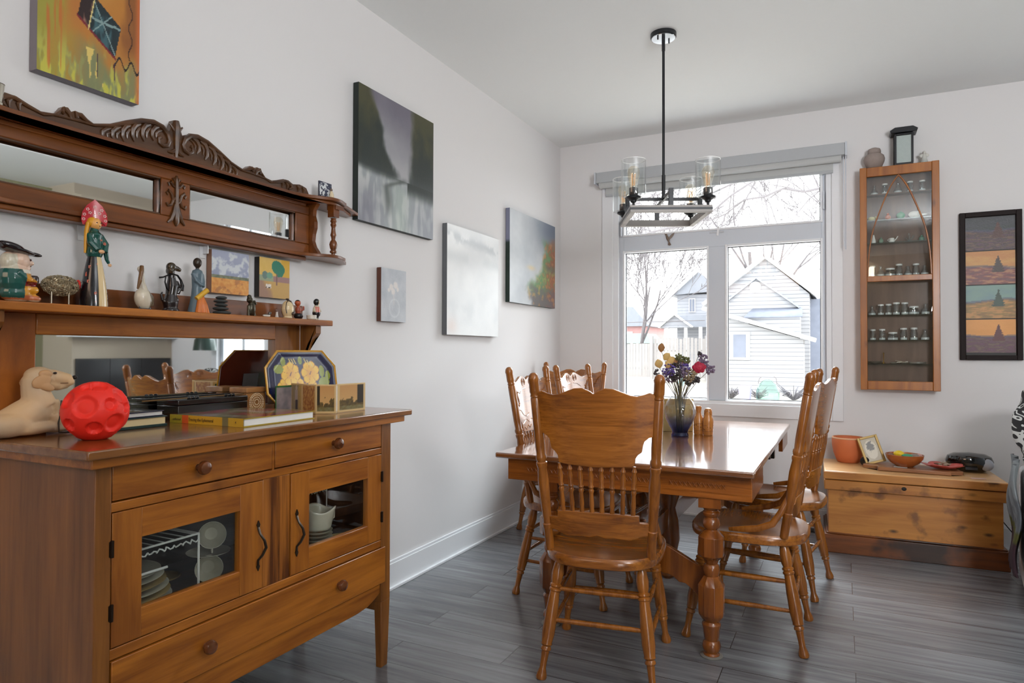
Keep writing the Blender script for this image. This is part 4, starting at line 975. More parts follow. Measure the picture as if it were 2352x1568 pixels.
trinket('brass_bell', 'little brass candle snuffer on the lowest cabinet shelf', .26, SHZ[6], MB().lathe([(.012, 0), (.008, .006), (.003, .012), (.003, .06), (.006, .066), (.0, .074)], 12), plain('polished_brass', (206, 164, 84), .2, metal=1.0), 'bell')
trinket('silver_dish', 'small silver dish on the lowest cabinet shelf', .13, SHZ[6], MB().lathe([(.006, 0), (.030, .006), (.038, .014), (.036, .014)], 16), plain('old_silver', (190, 186, 176), .3, metal=.9), 'dish')
trinket('silver_ladle_heap', 'tangle of old silver spoons on the lowest cabinet shelf', .50, SHZ[6], MB().ell((-.03, 0, .006), (.020, .012, .005)).tube([(-.015, 0, .008), (.05, .008, .014)], .0025, 6).ell((.03, 0, .007), (.022, .012, .006)).tube([(.04, 0, .01), (-.02, .01, .02)], .0025, 6), plain('old_silver_b', (180, 172, 158), .35, metal=.9), 'spoons')
trinket('silver_tray', 'flat silver tray at the right of the lowest cabinet shelf', .78, SHZ[6], MB().lathe([(.04, 0), (.046, .003), (.048, .012), (.046, .012)], 20, sy=.6), plain('old_silver_c', (176, 172, 164), .3, metal=.9), 'tray')
o = trinket('glass_sugar_bowl', 'round cut glass sugar bowl on the floor of the wall cabinet', .42, CZ0+.016, MB().lathe([(.018, 0), (.022, .004), (.034, .024), (.036, .04), (.030, .048)], 18), M_JAR, 'bowl')
trinket('brown_shell', 'small brown spiral shell on the floor of the wall cabinet', .66, CZ0+.016, MB().lathe([(.004, 0), (.020, .012), (.022, .024), (.012, .036), (.004, .044)], 14), plain('brown_shell_glaze', (150, 112, 84), .4))
# things on the cabinet
gj = obj('ginger_jar', MB().lathe([(.030, 0), (.045, .012), (.059, .045), (.062, .065), (.056, .085), (.040, .098), (.037, .100), (.039, .104), (.039, .118), (.034, .130), (.018, .137), (.001, .138)], 28), plain('grey_stoneware', (150, 136, 130), .75, bump=.3, var=.1), loc=(2.243, 4.925, CZ1))
tag(gj, 'round taupe stoneware ginger jar on the left top of the wall cabinet', 'jar')
ln = thing('metal_lantern', 'black metal lantern with pale glass on top of the wall cabinet', 'lantern', (2.408, 4.925, CZ1))
lf = MB(); lf.b2(-.052, .052, -.045, .045, 0, .012).b2(-.052, .052, -.045, .045, .190, .200)
for sx in (-1, 1):
    for sy in (-1, 1): lf.b2(sx*.047-.006, sx*.047+.006, sy*.040-.006, sy*.040+.006, .01, .195)
obj('frame', lf, M_BLACK, ln, bev=.001)
obj('roof', MB().prism([(-.072, .205), (.072, .205), (.078, .222), (.050, .240), (-.050, .240), (-.078, .222)], -.055, .055, 'XZ'), M_BLACK, ln, bev=.003)
obj('glass', MB().b2(-.042, .042, -.038, -.036, .014, .188).b2(-.042, .042, .036, .038, .014, .188).b2(-.044, -.042, -.036, .036, .014, .188).b2(.042, .044, -.036, .036, .014, .188), plain('pale_seeded_glass', (176, 188, 186), .2), ln)
af = MB().lathe([(.026, 0), (.022, .01), (.014, .035), (.010, .055), (.006, .062)], 14).ell((0, 0, .070), (.010, .010, .011)).ell((-.014, .0, .052), (.013, .004, .012)).ell((.014, 0, .052), (.013, .004, .012))
o = obj('angel_figurine', vcol(af.mesh('angel'), lambda p: lin((120, 78, 40)) if p.z > .062 and p.y > -.004 else lin((206, 206, 200)) if p.z > .03 else lin((176, 182, 182))), vmat('angel_paint', .4), loc=(2.522, 4.92, CZ1)); tag(o, 'tiny white angel figurine on the right top of the wall cabinet', 'figurine')

# ================================================================== chandelier
cdl = thing('chandelier', 'square wood-look chandelier with four glass cylinder shades hung over the table', 'chandelier', (1.222, 3.420, CH), radians(24.5))
M_GREYW = wood('grey_washed_wood', (176, 172, 168), (132, 128, 126), 'X', .5, 30, .8, .1)
obj('canopy', MB().lathe([(.062, -.024), (.066, -.020), (.066, 0)], 32), M_BLACK, cdl); obj('canopy_face', MB().lathe([(.0005, -.0265), (.060, -.0265), (.062, -.024)], 32, caps=False), plain('polished_nickel', (214, 216, 220), .12, metal=1.0), cdl)
for a in (.6, .6+pi): obj('canopy_screw', MB().lathe([(.004, -.040), (.004, -.026)], 10, (cos(a)*.04, sin(a)*.04, 0)), M_BLACK, cdl)
obj('rod', MB().lathe([(.007, -.862), (.007, -.026)], 14).lathe([(.0095, -.862), (.0095, -.74)], 14).lathe([(.009, -.09), (.009, -.026)], 14), M_BLACK, cdl)
zb = 1.885-CH; S = .200; T = .026
fw = MB()
for (a0_, a1_, b0_, b1_) in ((-S, S, -S, -S+T), (-S, S, S-T, S), (-S, -S+T, -S+T, S-T), (S-T, S, -S+T, S-T)): fw.b2(a0_, a1_, b0_, b1_, zb, zb+.034)
obj('square_frame', fw, M_GREYW, cdl, bev=.001)
lnm = MB()
for (a0_, a1_, b0_, b1_) in ((-S-.001, S+.001, -S-.001, -S+.001), (-S-.001, S+.001, S-.001, S+.001), (-S-.001, -S+.001, -S, S), (S-.001, S+.001, -S, S)): lnm.b2(a0_, a1_, b0_, b1_, zb+.012, zb+.023)
obj('frame_inlay', lnm, M_BLACK, cdl)
za = zb+.115
arm = MB(); arm.b2(-S+.006, S-.006, -.006, .006, za-.016, za).b2(-.006, .006, -S+.006, S-.006, za-.016, za)
obj('cross_arm', arm, M_BLACK, cdl, bev=.001)
for (x, y) in ((S-.013, 0), (-S+.013, 0), (0, S-.013), (0, -S+.013)): obj('arm_post', MB().box((x, y, (zb+.034+za+.004)/2), (.022, .022, za+.004-zb-.034)), M_BLACK, cdl, bev=.001)
M_BULB = clear_glass('amber_bulb_glass', (.98, .93, .84), .8, .04)
M_FIL = plain('amber_filament', (226, 176, 116), .4, emit=((255, 200, 140), .15))
for (sx, sy) in ((1, 1), (1, -1), (-1, -1), (-1, 1)):
    x, y = sx*(S-.018), sy*(S-.018); z0 = zb+.034
    sh_ = obj('glass_shade', MB().lathe([(.012, z0+.044), (.050, z0+.044), (.0585, z0+.048), (.060, z0+.056), (.060, z0+.225), (.0575, z0+.225), (.0575, z0+.056), (.050, z0+.048), (.012, z0+.047)], 40, (x, y, 0), caps=False), clear_glass('shade_glass', (.97, .98, .98), 1.2, .02), cdl)
    obj('shade_rim', MB().tube([(x+.0588*cos(2*pi*i/40), y+.0588*sin(2*pi*i/40), z0+.225) for i in range(40)], .0021, 6, closed=True), plain('ground_glass_rim', (250, 252, 252), .1, coat=1.0), sh_)
    obj('socket', MB().lathe([(.006, z0), (.006, z0+.014), (.014, z0+.018), (.016, z0+.026), (.034, z0+.036), (.036, z0+.042), (.034, z0+.046), (.022, z0+.050), (.023, z0+.084), (.021, z0+.088), (.012, z0+.088)], 24, (x, y, 0)), M_BLACK, cdl)
    bl = obj('bulb', MB().lathe([(.014, z0+.086), (.016, z0+.10), (.022, z0+.125), (.029, z0+.150), (.031, z0+.166), (.027, z0+.182), (.016, z0+.194), (.001, z0+.198)], 20, (x, y, 0), caps=False), M_BULB, cdl)
    fl = MB()
    for k in range(6):
        a = 2*pi*k/6; fl.tube([(x+.006*cos(a), y+.006*sin(a), z0+.10), (x+.011*cos(a), y+.011*sin(a), z0+.16)], .0011, 5)
    obj('filament', fl, M_FIL, bl)
# ================================================================== pictures
M_PAINTV = vmat('oil_paint', .42, bump=.25, bscale=120)
M_PAINTG = vmat('satin_oil_paint', .30, bump=.2, bscale=140)
def canvas(name, label, wall, c, w, h, d, fn, side, res=90, cat='painting', mat=None, group=None):
    """stretched canvas. wall 'L': faces +x, u runs along +y. wall 'B': faces -y, u runs along +x. c=(u centre, z centre)"""
    nx = res; ny = max(8, int(res*h/w)); mb = MB()
    if wall == 'L': P = lambda u, v: (d, (u-.5)*w, (v-.5)*h)
    else: P = lambda u, v: ((u-.5)*w, -d, (v-.5)*h)
    mb.sheet(P, nx, ny)
    me = mb.mesh('front', True)
    def col(p):
        u = (p.y if wall == 'L' else p.x)/w+.5; v = p.z/h+.5
        return lin(fn(u, v))
    vcol(me, col)
    loc = (0.0, c[0], c[1]) if wall == 'L' else (c[0], WY, c[1])
    t = thing(name, label, cat, loc, 0, group)
    obj('painted_front', me, mat or M_PAINTV, t)
    e = .0008
    cmb = MB()
    if wall == 'L': cmb.b2(.004, d-e, -w/2, w/2, -h/2, h/2)
    else: cmb.b2(-w/2, w/2, -d+e, -.004, -h/2, h/2)
    sm = cmb.mesh('edge', False)
    obj('canvas_edge', sm, side, t)
    return t
def clampc(c): return tuple(max(0, min(255, x)) for x in c)
def f_river(u, v):
    n = fbm(u*3, v*3, 5, 1.2); n2 = fbm(u*14, v*5, 3, 4.0); st = fbm(u*22, v*3, 3, 7)
    sky = mixc((150, 150, 156), (112, 108, 122), sstep(.55, 1.0, v)+n*.6); sky = mixc(sky, (168, 168, 172), sstep(.62, .45, v))
    dk = mixc((34, 44, 40), (70, 70, 44), sstep(.55, .95, v+n*.5)+n2*.5)
    lb = .47+.05*n2 - .12*sstep(.42, .62, v)-.22*sstep(.6, 1.0, v)**1.5+.10*n; rb = .64+.05*sstep(.45, 1., v)+.05*n2+.05*n
    if v > .40:
        t = sstep(lb-.03, lb+.05, u)*(1-sstep(rb-.04, rb+.05, u)); c = mixc(dk, sky, t)
        c = mixc(c, (58, 66, 66), .5*sstep(.5, .4, v)*(1-t))
    else: c = dk
    wat = mixc((150, 156, 160), (186, 190, 190), sstep(-.2, .25, n2+st*.6)); wat = mixc(wat, (120, 124, 140), .4*sstep(.5, 1, u)*sstep(.4, .1, v))
    g = sstep(.43+.02*n, .36+.04*n, v)
    if u > .62: g = sstep(.36+.05*n, .24+.05*n, v)
    c = mixc(c, wat, g)
    cx = .36+.03*sin(v*12)-.1*sstep(.36, .05, v)*.3; bank = math.exp(-((u-cx-.25*sstep(.30, .42, v))/.05)**2)*sstep(.44, .38, v)*sstep(.04, .22, v)
    c = mixc(c, (70, 78, 74), bank*.75)
    if v < .40: c = mixc(c, (176, 196, 180), .4*math.exp(-((u-.52)/.1)**2)*sstep(.38, .3, v))
    c = mixc(c, (96, 92, 110), .45*math.exp(-((u-.1)/.14)**2)*sstep(.36, .1, v))
    return clampc(c)
def f_fog(u, v):
    n = fbm(u*3, v*3, 4, 2); n2 = fbm(u*9, v*9, 3, 5)
    c = mixc((206, 209, 211), (226, 228, 228), .5+n)
    c = mixc(c, (176, 182, 186), .8*math.exp(-((v-.90-.04*n2+.05*u)/.05)**2)*sstep(-.05, .2, n2+.1))
    c = mixc(c, (188, 194, 196), .5*math.exp(-((v-.72)/.06)**2)*sstep(.0, .3, n+.2))
    c = mixc(c, (182, 188, 192), .5*math.exp(-((v-.22)/.14)**2)*sstep(-.1, .3, n)); c = mixc(c, (214, 176, 160), .35*math.exp(-((u-.08)/.1)**2-((v-.08)/.08)**2))
    return c
def f_hill(u, v):
    n = fbm(u*4, v*4, 5, 3); n2 = fbm(u*16, v*16, 3, 8)
    fog = mixc((196, 200, 203), (170, 176, 182), .5+n); c = mixc(fog, (96, 108, 128), sstep(.3, 1., u)*sstep(.45, .95, v))
    edge = .50+.42*(1-v)*0+.18*sstep(.2, .75, v)-.12*sstep(.45, .15, v)
    t = sstep(edge-.05, edge+.12, u+n*.25)*sstep(.86, .70, v+n*.2)
    veg = mixc((96, 140, 96), (150, 92, 62), sstep(.72, .95, u+n2*.4)); veg = mixc(veg, (176, 160, 84), .8*math.exp(-((v-.38)/.12)**2)*sstep(.1, -.2, n2)); veg = mixc(veg, (104, 88, 98), sstep(.3, .1, v+n2*.2)*.8)
    veg = mixc(veg, (84, 84, 90), .6*math.exp(-((v-.46)/.05)**2)*sstep(.6, .9, u)); veg = mixc(veg, (196, 140, 80), sstep(.1, .3, n2)*.6)
    c = mixc(c, veg, t)
    c = mixc(c, (214, 190, 140), .7*math.exp(-((u-.44)/.08)**2-((v-.42)/.025)**2)); return clampc(c)
def f_small(u, v):
    n = fbm(u*5, v*5, 4, 5); c = mixc((168, 174, 182), (190, 194, 200), .5+n)
    for (a, b_, r) in ((.38, .66, .10), (.58, .70, .11), (.48, .57, .10), (.30, .60, .07), (.66, .62, .07)):
        c = mixc(c, (224, 216, 210), .8*sstep(r, r*.5, sqrt((u-a)**2+((v-b_)*1.25)**2)+n*.05))
    d = sqrt((u-.53)**2+((v-.26)*1.2)**2); c = mixc(c, (216, 220, 222), .5*math.exp(-((d-.20)/.02)**2)); c = mixc(c, (210, 204, 204), .5*math.exp(-((u-.5)/.03)**2)*sstep(.3, .36, v)*sstep(.6, .5, v))
    return c
def f_kite(u, v):
    # u 0..1 left to right; only the lower 0.42 of the canvas is in view
    n = fbm(u*4, v*4, 5, 6); n2 = fbm(u*14, v*10, 3, 2); n3 = fbm(u*30, v*4, 2, 9)
    c = mixc((186, 124, 52), (158, 150, 60), sstep(.42, .10, u+n*.3)); c = mixc(c, (128, 132, 92), sstep(.24, .06, v+n*.3)*sstep(.25, .5, u)); c = mixc(c, (206, 176, 96), .6*math.exp(-((u-.55)/.12)**2)*sstep(.30, .42, v)); c = mixc(c, (176, 110, 52), .7*sstep(.20, .34, u)*sstep(.50, .38, u)*sstep(.15, .3, v))
    c = mixc(c, (130, 78, 40), .8*sstep(.78, .90, u+n*.2)*sstep(.12, .24, v)); c = mixc(c, (150, 156, 100), .7*sstep(-.02, .12, n2)*sstep(.18, .08, v))
    c = mixc(c, (206, 200, 72), .8*sstep(.10, .2, n2+n*.3)*sstep(.20, .02, v)); c = mixc(c, (196, 96, 42), .7*sstep(.12, .25, n3)*sstep(.4, .3, v)*sstep(.5, .2, u)); c = mixc(c, (214, 110, 56), sstep(.93, 1.0, u)*.8)
    # dark patch, tilted
    a, b_ = u-.58, v-.265; x = a*cos(.35)-b_*sin(.35)*1.3; y = a*sin(.35)+b_*cos(.35)*1.3
    if abs(x) < .20 and abs(y) < .085:
        w_ = mixc((26, 44, 50), (60, 96, 104), sstep(.0, .2, n2)); 
        if abs(y-.35*x+n2*.02) < .006 or abs(y+.5*x-.02) < .005 or abs(y-1.2*x+.03) < .006: w_ = (130, 156, 156)
        if x < -.09: w_ = mixc((44, 28, 28), (150, 110, 96), sstep(.05, .2, n2))
        c = w_
    if abs(x) < .21 and -.098 < y < -.085: c = (120, 24, 40)
    if abs(x+.085) < .006 and -.1 < y < .12: c = (214, 196, 130)
    ln = .12+.03*sin(u*40)+.02*n2
    if u > .72 and abs(v-.135-.02*sin(u*50)) < .006: c = (34, 20, 20)
    if u > .84 and abs(u-.90-.02*sin(v*60)) < .006 and v > .16: c = (52, 24, 18)
    if .44 < u < .62 and .02 < v < .15 and n2 > .08: c = (222, 196, 110)
    if abs(u-.56) < .004 and .05 < v < .14 or abs(u-.735) < .004 and .06 < v < .13: c = (60, 36, 60)
    if v > .33 and abs(u-.52-.03*sin(v*60)) < .006: c = (70, 40, 20)
    return clampc(c)
def f_field(u, v):
    n = fbm(u*5, v*6, 4, 3); n2 = fbm(u*14, v*16, 3, 1)
    if v < .36: c = mixc((206, 132, 62), (226, 170, 96), .5+n2); c = mixc(c, (150, 92, 60), sstep(.1, .25, n)*.5)
    elif v < .43: c = mixc((96, 108, 92), (140, 140, 110), .5+n2*1.5)
    else: c = mixc((136, 144, 172), (168, 174, 196), v); c = mixc(c, (206, 212, 216), sstep(-.10, .20, n+n2*.4+.10-abs(v-.58)*.6))
    return c
def f_tree(u, v):
    n = fbm(u*4, v*4, 4, 8)
    c = mixc((214, 176, 84), (226, 190, 110), .5+n) if v > .5 else mixc((196, 160, 84), (206, 170, 76), .5+n)
    if u > .72 and v > .5: c = (214, 168, 52)
    if .42 < v < .56: c = (150, 160, 130) if u < .45 else (158, 122, 118)
    if v < .42: c = mixc((196, 158, 92), (158, 124, 104), sstep(.5, .3, u+v*.5+n*.2))
    d = sqrt(((u-.18)/.09)**2+((v-.56)/.10)**2)
    if d < 1: c = (104, 128, 120)
    d = sqrt(((u-.33)/.10)**2+((v-.56)/.08)**2)
    if d < 1: c = (110, 156, 134)
    d = sqrt(((u-.58-.25*(.85-v))/.20)**2+((v-.76)/.21)**2)
    if d < 1+n*.5: c = (38, 120, 96)
    if abs(u-.57) < .022 and .33 < v < .62: c = (122, 92, 88)
    if abs(u-.30) < .09 and abs(v-.29) < .05: c = (224, 216, 206) if fbm(u*20, v*20, 2, 4) > -.08 else (60, 50, 50)
    return c
M_EDK = plain('dark_green_canvas_edge', (22, 34, 30), .6, var=.2, bscale=20); M_EGR = plain('grey_canvas_edge', (98, 102, 106), .6); M_EBR = plain('brown_canvas_edge', (92, 52, 36), .6, var=.2)
M_EMV = plain('mauve_grey_canvas_edge', (126, 120, 128), .6); M_EBK = plain('black_canvas_edge', (28, 24, 20), .5); M_ETAN = plain('tan_canvas_edge', (140, 104, 84), .6, var=.3, bscale=14)
m, nt, b = nm('two_tone_canvas_edge'); tc = nt.nodes.new('ShaderNodeTexCoord'); s_ = nt.nodes.new('ShaderNodeSeparateXYZ'); nt.links.new(tc.outputs['Object'], s_.inputs[0])
rp = nt.nodes.new('ShaderNodeValToRGB'); rp.color_ramp.elements[0].position = .535; rp.color_ramp.elements[1].position = .56; rp.color_ramp.elements[0].color = L4((30, 50, 42)); rp.color_ramp.elements[1].color = L4((124, 128, 152))
ma_ = nt.nodes.new('ShaderNodeMath'); ma_.operation = 'ADD'; ma_.inputs[1].default_value = .45; nt.links.new(s_.outputs[2], ma_.inputs[0]); nt.links.new(ma_.outputs[0], rp.inputs[0]); nt.links.new(rp.outputs[0], b.inputs['Base Color']); M_E2 = m
canvas('river_painting', 'large canvas of a misty river between dark forest banks, right of the carved mirror', 'L', (2.744, 2.135), .632, .644, .035, f_river, M_EDK, 130)
canvas('fog_painting', 'pale grey, almost white abstract canvas between the river painting and the hillside painting', 'L', (3.521, 1.614), .630, .638, .035, f_fog, M_EGR, 90, mat=M_PAINTG)
canvas('hillside_painting', 'square canvas with a green and orange hillside in grey mist, nearest the room corner', 'L', (4.396, 1.856), .790, .640, .035, f_hill, M_E2, 120, mat=M_PAINTG)
canvas('flower_study', 'small blue grey canvas of white flowers, hung alone below the river painting', 'L', (2.714, 1.479), .206, .264, .030, f_small, M_EBR, 70)
canvas('abstract_painting', 'orange and yellow abstract canvas above the carved overmantel, cut off by the picture top', 'L', (1.200, 2.385), .300, .80, .040, f_kite, M_EMV, 110)
canvas('cloud_painting', 'little canvas of white clouds over an orange field, hung below the overmantel', 'L', (1.720, 1.486), .166, .156, .030, f_field, M_ETAN, 60)
canvas('tree_painting', 'little black sided canvas of a green tree on a yellow meadow', 'L', (1.932, 1.487), .156, .156, .030, f_tree, M_EBK, 70)
# four panel picture
def land(k):
    sky = [((44, 54, 52), (58, 60, 66)), ((206, 160, 84), (190, 130, 70)), ((110, 140, 150), (120, 150, 140)), ((214, 146, 64), (220, 150, 70))][k]
    gr = [((64, 44, 44), (78, 62, 58)), ((130, 76, 42), (120, 60, 84)), ((120, 124, 60), (176, 110, 56)), ((92, 44, 56), (84, 70, 70))][k]
    hz = [.62, .50, .52, .52][k]; tc_ = [(78, 46, 38), (62, 44, 36), (44, 66, 52), (84, 30, 34)][k]
    def f(u, v):
        n = fbm(u*3, v*7, 4, k*3.3); n2 = fbm(u*5, v*22, 4, k)
        h = hz+.08*sin(u*3+k)*(k % 2*2-1)*.6+.03*n
        c = mixc(sky[0], sky[1], v+n) if v > h else mixc(gr[0], gr[1], .5+n2*2)
        if v <= h: c = mixc(c, (196, 150, 80) if k in (1, 2) else (116, 84, 66), .6*sstep(.0, .22, n2)); c = mixc(c, (96, 60, 84) if k != 2 else (150, 90, 50), .6*sstep(.0, .2, -n2)) if v <= h else c
        if abs(v-h) < .04: c = mixc(c, (70, 70, 96), .5)
        tx = .66; dy = (v-.36)/.5
        if 0 < dy < 1 and abs(u-tx) < .13*(1-dy)*(.75+.35*abs(sin(dy*22)))+.006+n2*.03: c = tc_
        return clampc(c)
    return f
t = thing('four_panel_picture', 'tall black framed picture of four fir tree landscapes right of the wall cabinet', 'picture', (2.870, WY, 1.613))
FW, FH = .318, .918
fm = MB(); fm.b2(-FW/2, -FW/2+.030, -.033, -.003, -FH/2, FH/2).b2(FW/2-.030, FW/2, -.033, -.003, -FH/2, FH/2).b2(-FW/2+.03, FW/2-.03, -.033, -.003, -FH/2, -FH/2+.030).b2(-FW/2+.03, FW/2-.03, -.033, -.003, FH/2-.030, FH/2)
obj('frame', fm, plain('espresso_frame', (34, 25, 25), .65, spec=.25), t, bev=.003)
obj('mount', MB().b2(-FW/2+.028, FW/2-.028, -.012, -.004, -FH/2+.028, FH/2-.028), M_EBK, t)
ph = (FH-.06-.012)/4
for k in range(4):
    z1 = FH/2-.033-k*ph; z0 = z1-ph+.007; mb = MB(); w_ = FW-.066
    mb.sheet(lambda u, v: ((u-.5)*w_, -.0135, z0+(z1-z0)*v), 70, 50); me = mb.mesh('panel'); F_ = land(k)
    vcol(me, lambda p: lin(F_(p.x/w_+.5, (p.z-z0)/(z1-z0)))); obj('painted_panel', me, M_PAINTV, t)

# ================================================================== things on the back shelf of the sideboard
SHF = 1.3252
VG = vmat('painted_glaze', .22, coat=.5); VM = vmat('matt_paint', .6); VS = vmat('satin_paint', .35)
DY = radians(-22)      # most figurines are turned a little to the room
def fig(name, label, mb, colf, x, y, z=SHF, rz=0.0, mat=VG, voxel=0.0022, cat='figurine', sm=4, scale=1):
    me = fuse(mb, voxel, sm); zmin = min(v.co.z for v in me.vertices)
    for v in me.vertices: v.co.z -= zmin
    if colf: vcol(me, colf)
    o = obj(name, me, mat, loc=(x, y, z)); o.rotation_euler = (0, 0, rz); o.scale = (scale,)*3
    tag(o, label, cat); return o
# local figurine frame: +y is to the right in the picture (along the wall), +x towards the room
# toby jug
mb = MB(); mb.ell((0, -.005, .062), (.034, .040, .045)).ell((0, 0, .025), (.030, .040, .026)).ell((0, .004, .112), (.024, .026, .028)).ell((.004, .030, .108), (.007, .010, .007)).ell((0, -.020, .108), (.022, .020, .026)).ell((0, .022, .094), (.014, .010, .010))
mb.ell((.016, .034, .012), (.012, .018, .010)).ell((-.016, .034, .012), (.012, .018, .010)).ell((.016, .026, .035), (.013, .020, .013)).ell((-.014, .026, .035), (.013, .020, .013)).ell((0, .034, .060), (.014, .012, .013)).tube([(.024, -.01, .08), (.030, .014, .06), (.012, .034, .055)], .011, 8)
def c_toby(p):
    y, z = p.y, p.z
    if z > .088:
        if y < -.008 and z < .128: return lin((206, 200, 180))
        if abs((p.x**2+(y-.024)**2)**.5) < .006 and 0: return lin((60, 30, 20))
        return lin((222, 190, 168))
    if z > .078 and y > .0: return lin((226, 220, 204))
    if y < .006 and z > .012: return lin((26, 84, 78))
    if z > .056: return lin((206, 140, 30)) if z < .078 else lin((226, 220, 204))
    if z > .044: return lin((120, 20, 28))
    if z > .020: return lin((216, 150, 40))
    return lin((190, 110, 70)) if z > .008 else lin((214, 190, 160))
tj = thing('toby_jug', 'glazed jug of a seated man in black tricorn hat and green coat', 'figurine', (.085, .985, SHF))
me = fuse(mb, .002, 3); zmin = min(v.co.z for v in me.vertices)
for v in me.vertices: v.co.z -= zmin
obj('jug_body', vcol(me, c_toby), VG, tj)
hb_ = MB(); hb_.ell((0, -.004, .139), (.034, .046, .009), rot=Matrix.Rotation(-.16, 3, 'X')).ell((0, -.016, .148), (.026, .034, .012), rot=Matrix.Rotation(-.22, 3, 'X')).ell((0, .040, .134), (.012, .022, .006), rot=Matrix.Rotation(-.1, 3, 'X')).ell((.02, -.02, .146), (.012, .030, .010), rot=Matrix.Rotation(-.25, 3, 'X'))
obj('tricorn_hat', fuse(hb_, .002, 3), plain('black_glaze', (22, 12, 20), .15, coat=.6), tj)
fc = MB()
for sx in (-1, 1): fc.ell((sx*.010+.004, .0255, .116), (.0035, .003, .003))
fc.ell((.004, .030, .100), (.006, .002, .0015)); obj('painted_face', fc, plain('dark_glaze_face', (60, 26, 20), .3), tj)
mg = MB(); mg.lathe([(.010, 0), (.013, .006), (.013, .02), (.010, .024)], 14, (.0, .040, .052)); obj('beer_mug', mg, plain('black_brown_glaze', (44, 22, 18), .15, coat=.6), tj)
# wire sheep
ws = thing('wire_sheep', 'sheep figurine with a curly wire fleece, between the jug man and the tall doll', 'figurine', (.080, 1.098, SHF))
rr = random.Random(2); fl = MB()
fl.ell((0, 0, .054), (.021, .040, .021))
for i in range(620):
    a = rr.uniform(0, 2*pi); b_ = math.acos(rr.uniform(-1, 1)); d = Vector((sin(b_)*cos(a), sin(b_)*sin(a), cos(b_)))
    p = Vector((d.x*.026, d.y*.047, .056+d.z*.027)); t1_ = d.orthogonal().normalized(); t1_.rotate(Matrix.Rotation(rr.uniform(0, 2*pi), 3, d)); t2_ = d.cross(t1_); q = .0036
    fl.tube([p+t1_*q*cos(k*1.26)+t2_*q*sin(k*1.26)+d*.0012*k*.4 for k in range(6)], .0009, 4)
obj('wire_fleece', fl, plain('bronze_wire', (176, 162, 134), .3, metal=.6, var=.4, bscale=120), ws)
lg = MB()
for (x, y) in ((.012, -.030), (-.012, -.018), (.012, .016), (-.012, .030)): lg.tube([(x, y, 0), (x, y, .036)], .0022, 8)
obj('legs', lg, plain('bare_wire_leg', (150, 140, 124), .35, metal=.7), ws)
obj('collar', MB().tube([(.011*cos(k*pi/6), .046+.004*sin(k*pi/6)*0, .062+.011*sin(k*pi/6)) for k in range(12)], .0035, 6, closed=True).ell((.003, .047, .064), (.010, .004, .013)), plain('red_felt_collar', (206, 40, 26), .7), ws)
obj('head', fuse(MB().ell((0, .053, .068), (.007, .009, .008)).ell((0, .062, .062), (.005, .011, .006), rot=Matrix.Rotation(-.6, 3, 'X')).ell((.008, .050, .071), (.006, .003, .003)).ell((-.008, .050, .071), (.006, .003, .003)), .0012, 2), plain('grey_metal_head', (164, 156, 150), .4, metal=.3), ws)
# tall doll with kokoshnik
dl = thing('kokoshnik_doll', 'tall painted doll with a red pointed headdress and a green jacket', 'doll', (.088, 1.186, SHF))
sk = MB(); sk.lathe([(.036, 0), (.0365, .01), (.034, .06), (.028, .11), (.020, .145), (.016, .155)], 36)
def c_skirt(p):
    a = math.atan2(p.x, p.y)   # 0 = towards +y
    ap_ = .50 < a < 2.0 if True else 0
    e = abs(a-1.95) < .10 or abs(a-.60) < .25
    if .45 < a < 1.75:
        if .45 < a < .85:
            return lin((236, 234, 226)) if fbm(a*30, p.z*260, 2, 3) < .02 else lin((30, 60, 60))
        return lin((222, 196, 148))
    n = noise.noise(Vector((p.x*70, p.y*70, p.z*70)))
    if n > .52: return lin((214, 90, 60))
    return lin((16, 14, 22))
me = MB(); me.lathe([(.037-.0205*(i/40)**1.7, .155*i/40) for i in range(41)], 96); mm = me.mesh('skirt'); obj('skirt', vcol(mm, c_skirt), VG, dl)
def flowr(pos, s, par, nrm=None):
    f_ = MB()
    for k in range(5):
        a = 2*pi*k/5; f_.ell((pos[0], pos[1]+s*cos(a), pos[2]+s*sin(a)), (.0010, s*.55, s*.55), 8)
    return f_
jk = MB(); jk.lathe([(.019, .150), (.023, .160), (.021, .185), (.019, .205), (.021, .218), (.012, .228), (.009, .238)], 32); jk.tube([(-.0, .018, .218), (.014, .026, .190), (.022, .018, .166)], [.0075, .009, .0085], 12); jk.tube([(0, -.016, .218), (.014, -.020, .190), (.024, -.004, .170)], [.0075, .009, .0085], 12)
jk.tube([(0, .018, .215), (.004, .030, .178), (.004, .036, .146), (.004, .042, .136)], [.008, .008, .006, .005], 10)
obj('green_jacket', fuse(jk, .0016, 2), plain('dark_green_lacquer', (18, 78, 70), .18, coat=.6), dl)
obj('hand', MB().ell((.026, .006, .166), (.005, .009, .006)).ell((.004, .045, .131), (.003, .006, .005)), plain('doll_skin_lacquer', (226, 176, 130), .3), dl)
obj('head', MB().ell((.002, .002, .250), (.0155, .0155, .0185), 24), plain('doll_face_lacquer', (232, 170, 96), .25, coat=.4), dl)
obj('face_paint', MB().ell((.0150, .010, .252), (.0022, .0026, .0018)).ell((.0170, -.003, .252), (.0018, .0024, .0018)).ell((.0165, .006, .243), (.0015, .0022, .001)), plain('face_paint', (70, 30, 24), .3), dl)
obj('blond_plait', MB().ell((-.004, -.004, .254), (.0155, .0155, .0165), 24).tube([(-.004, -.016, .252), (-.003, -.022, .225), (-.002, -.024, .19), (-.002, -.026, .16)], [.006, .006, .005, .003], 10), plain('blond_hair_lacquer', (222, 158, 36), .3), dl)
kk = [(-.030, .246), (-.034, .262), (-.031, .284), (-.020, .304), (0, .323), (.020, .304), (.031, .284), (.034, .262), (.030, .246), (.018, .258), (.0, .266), (-.018, .258)]
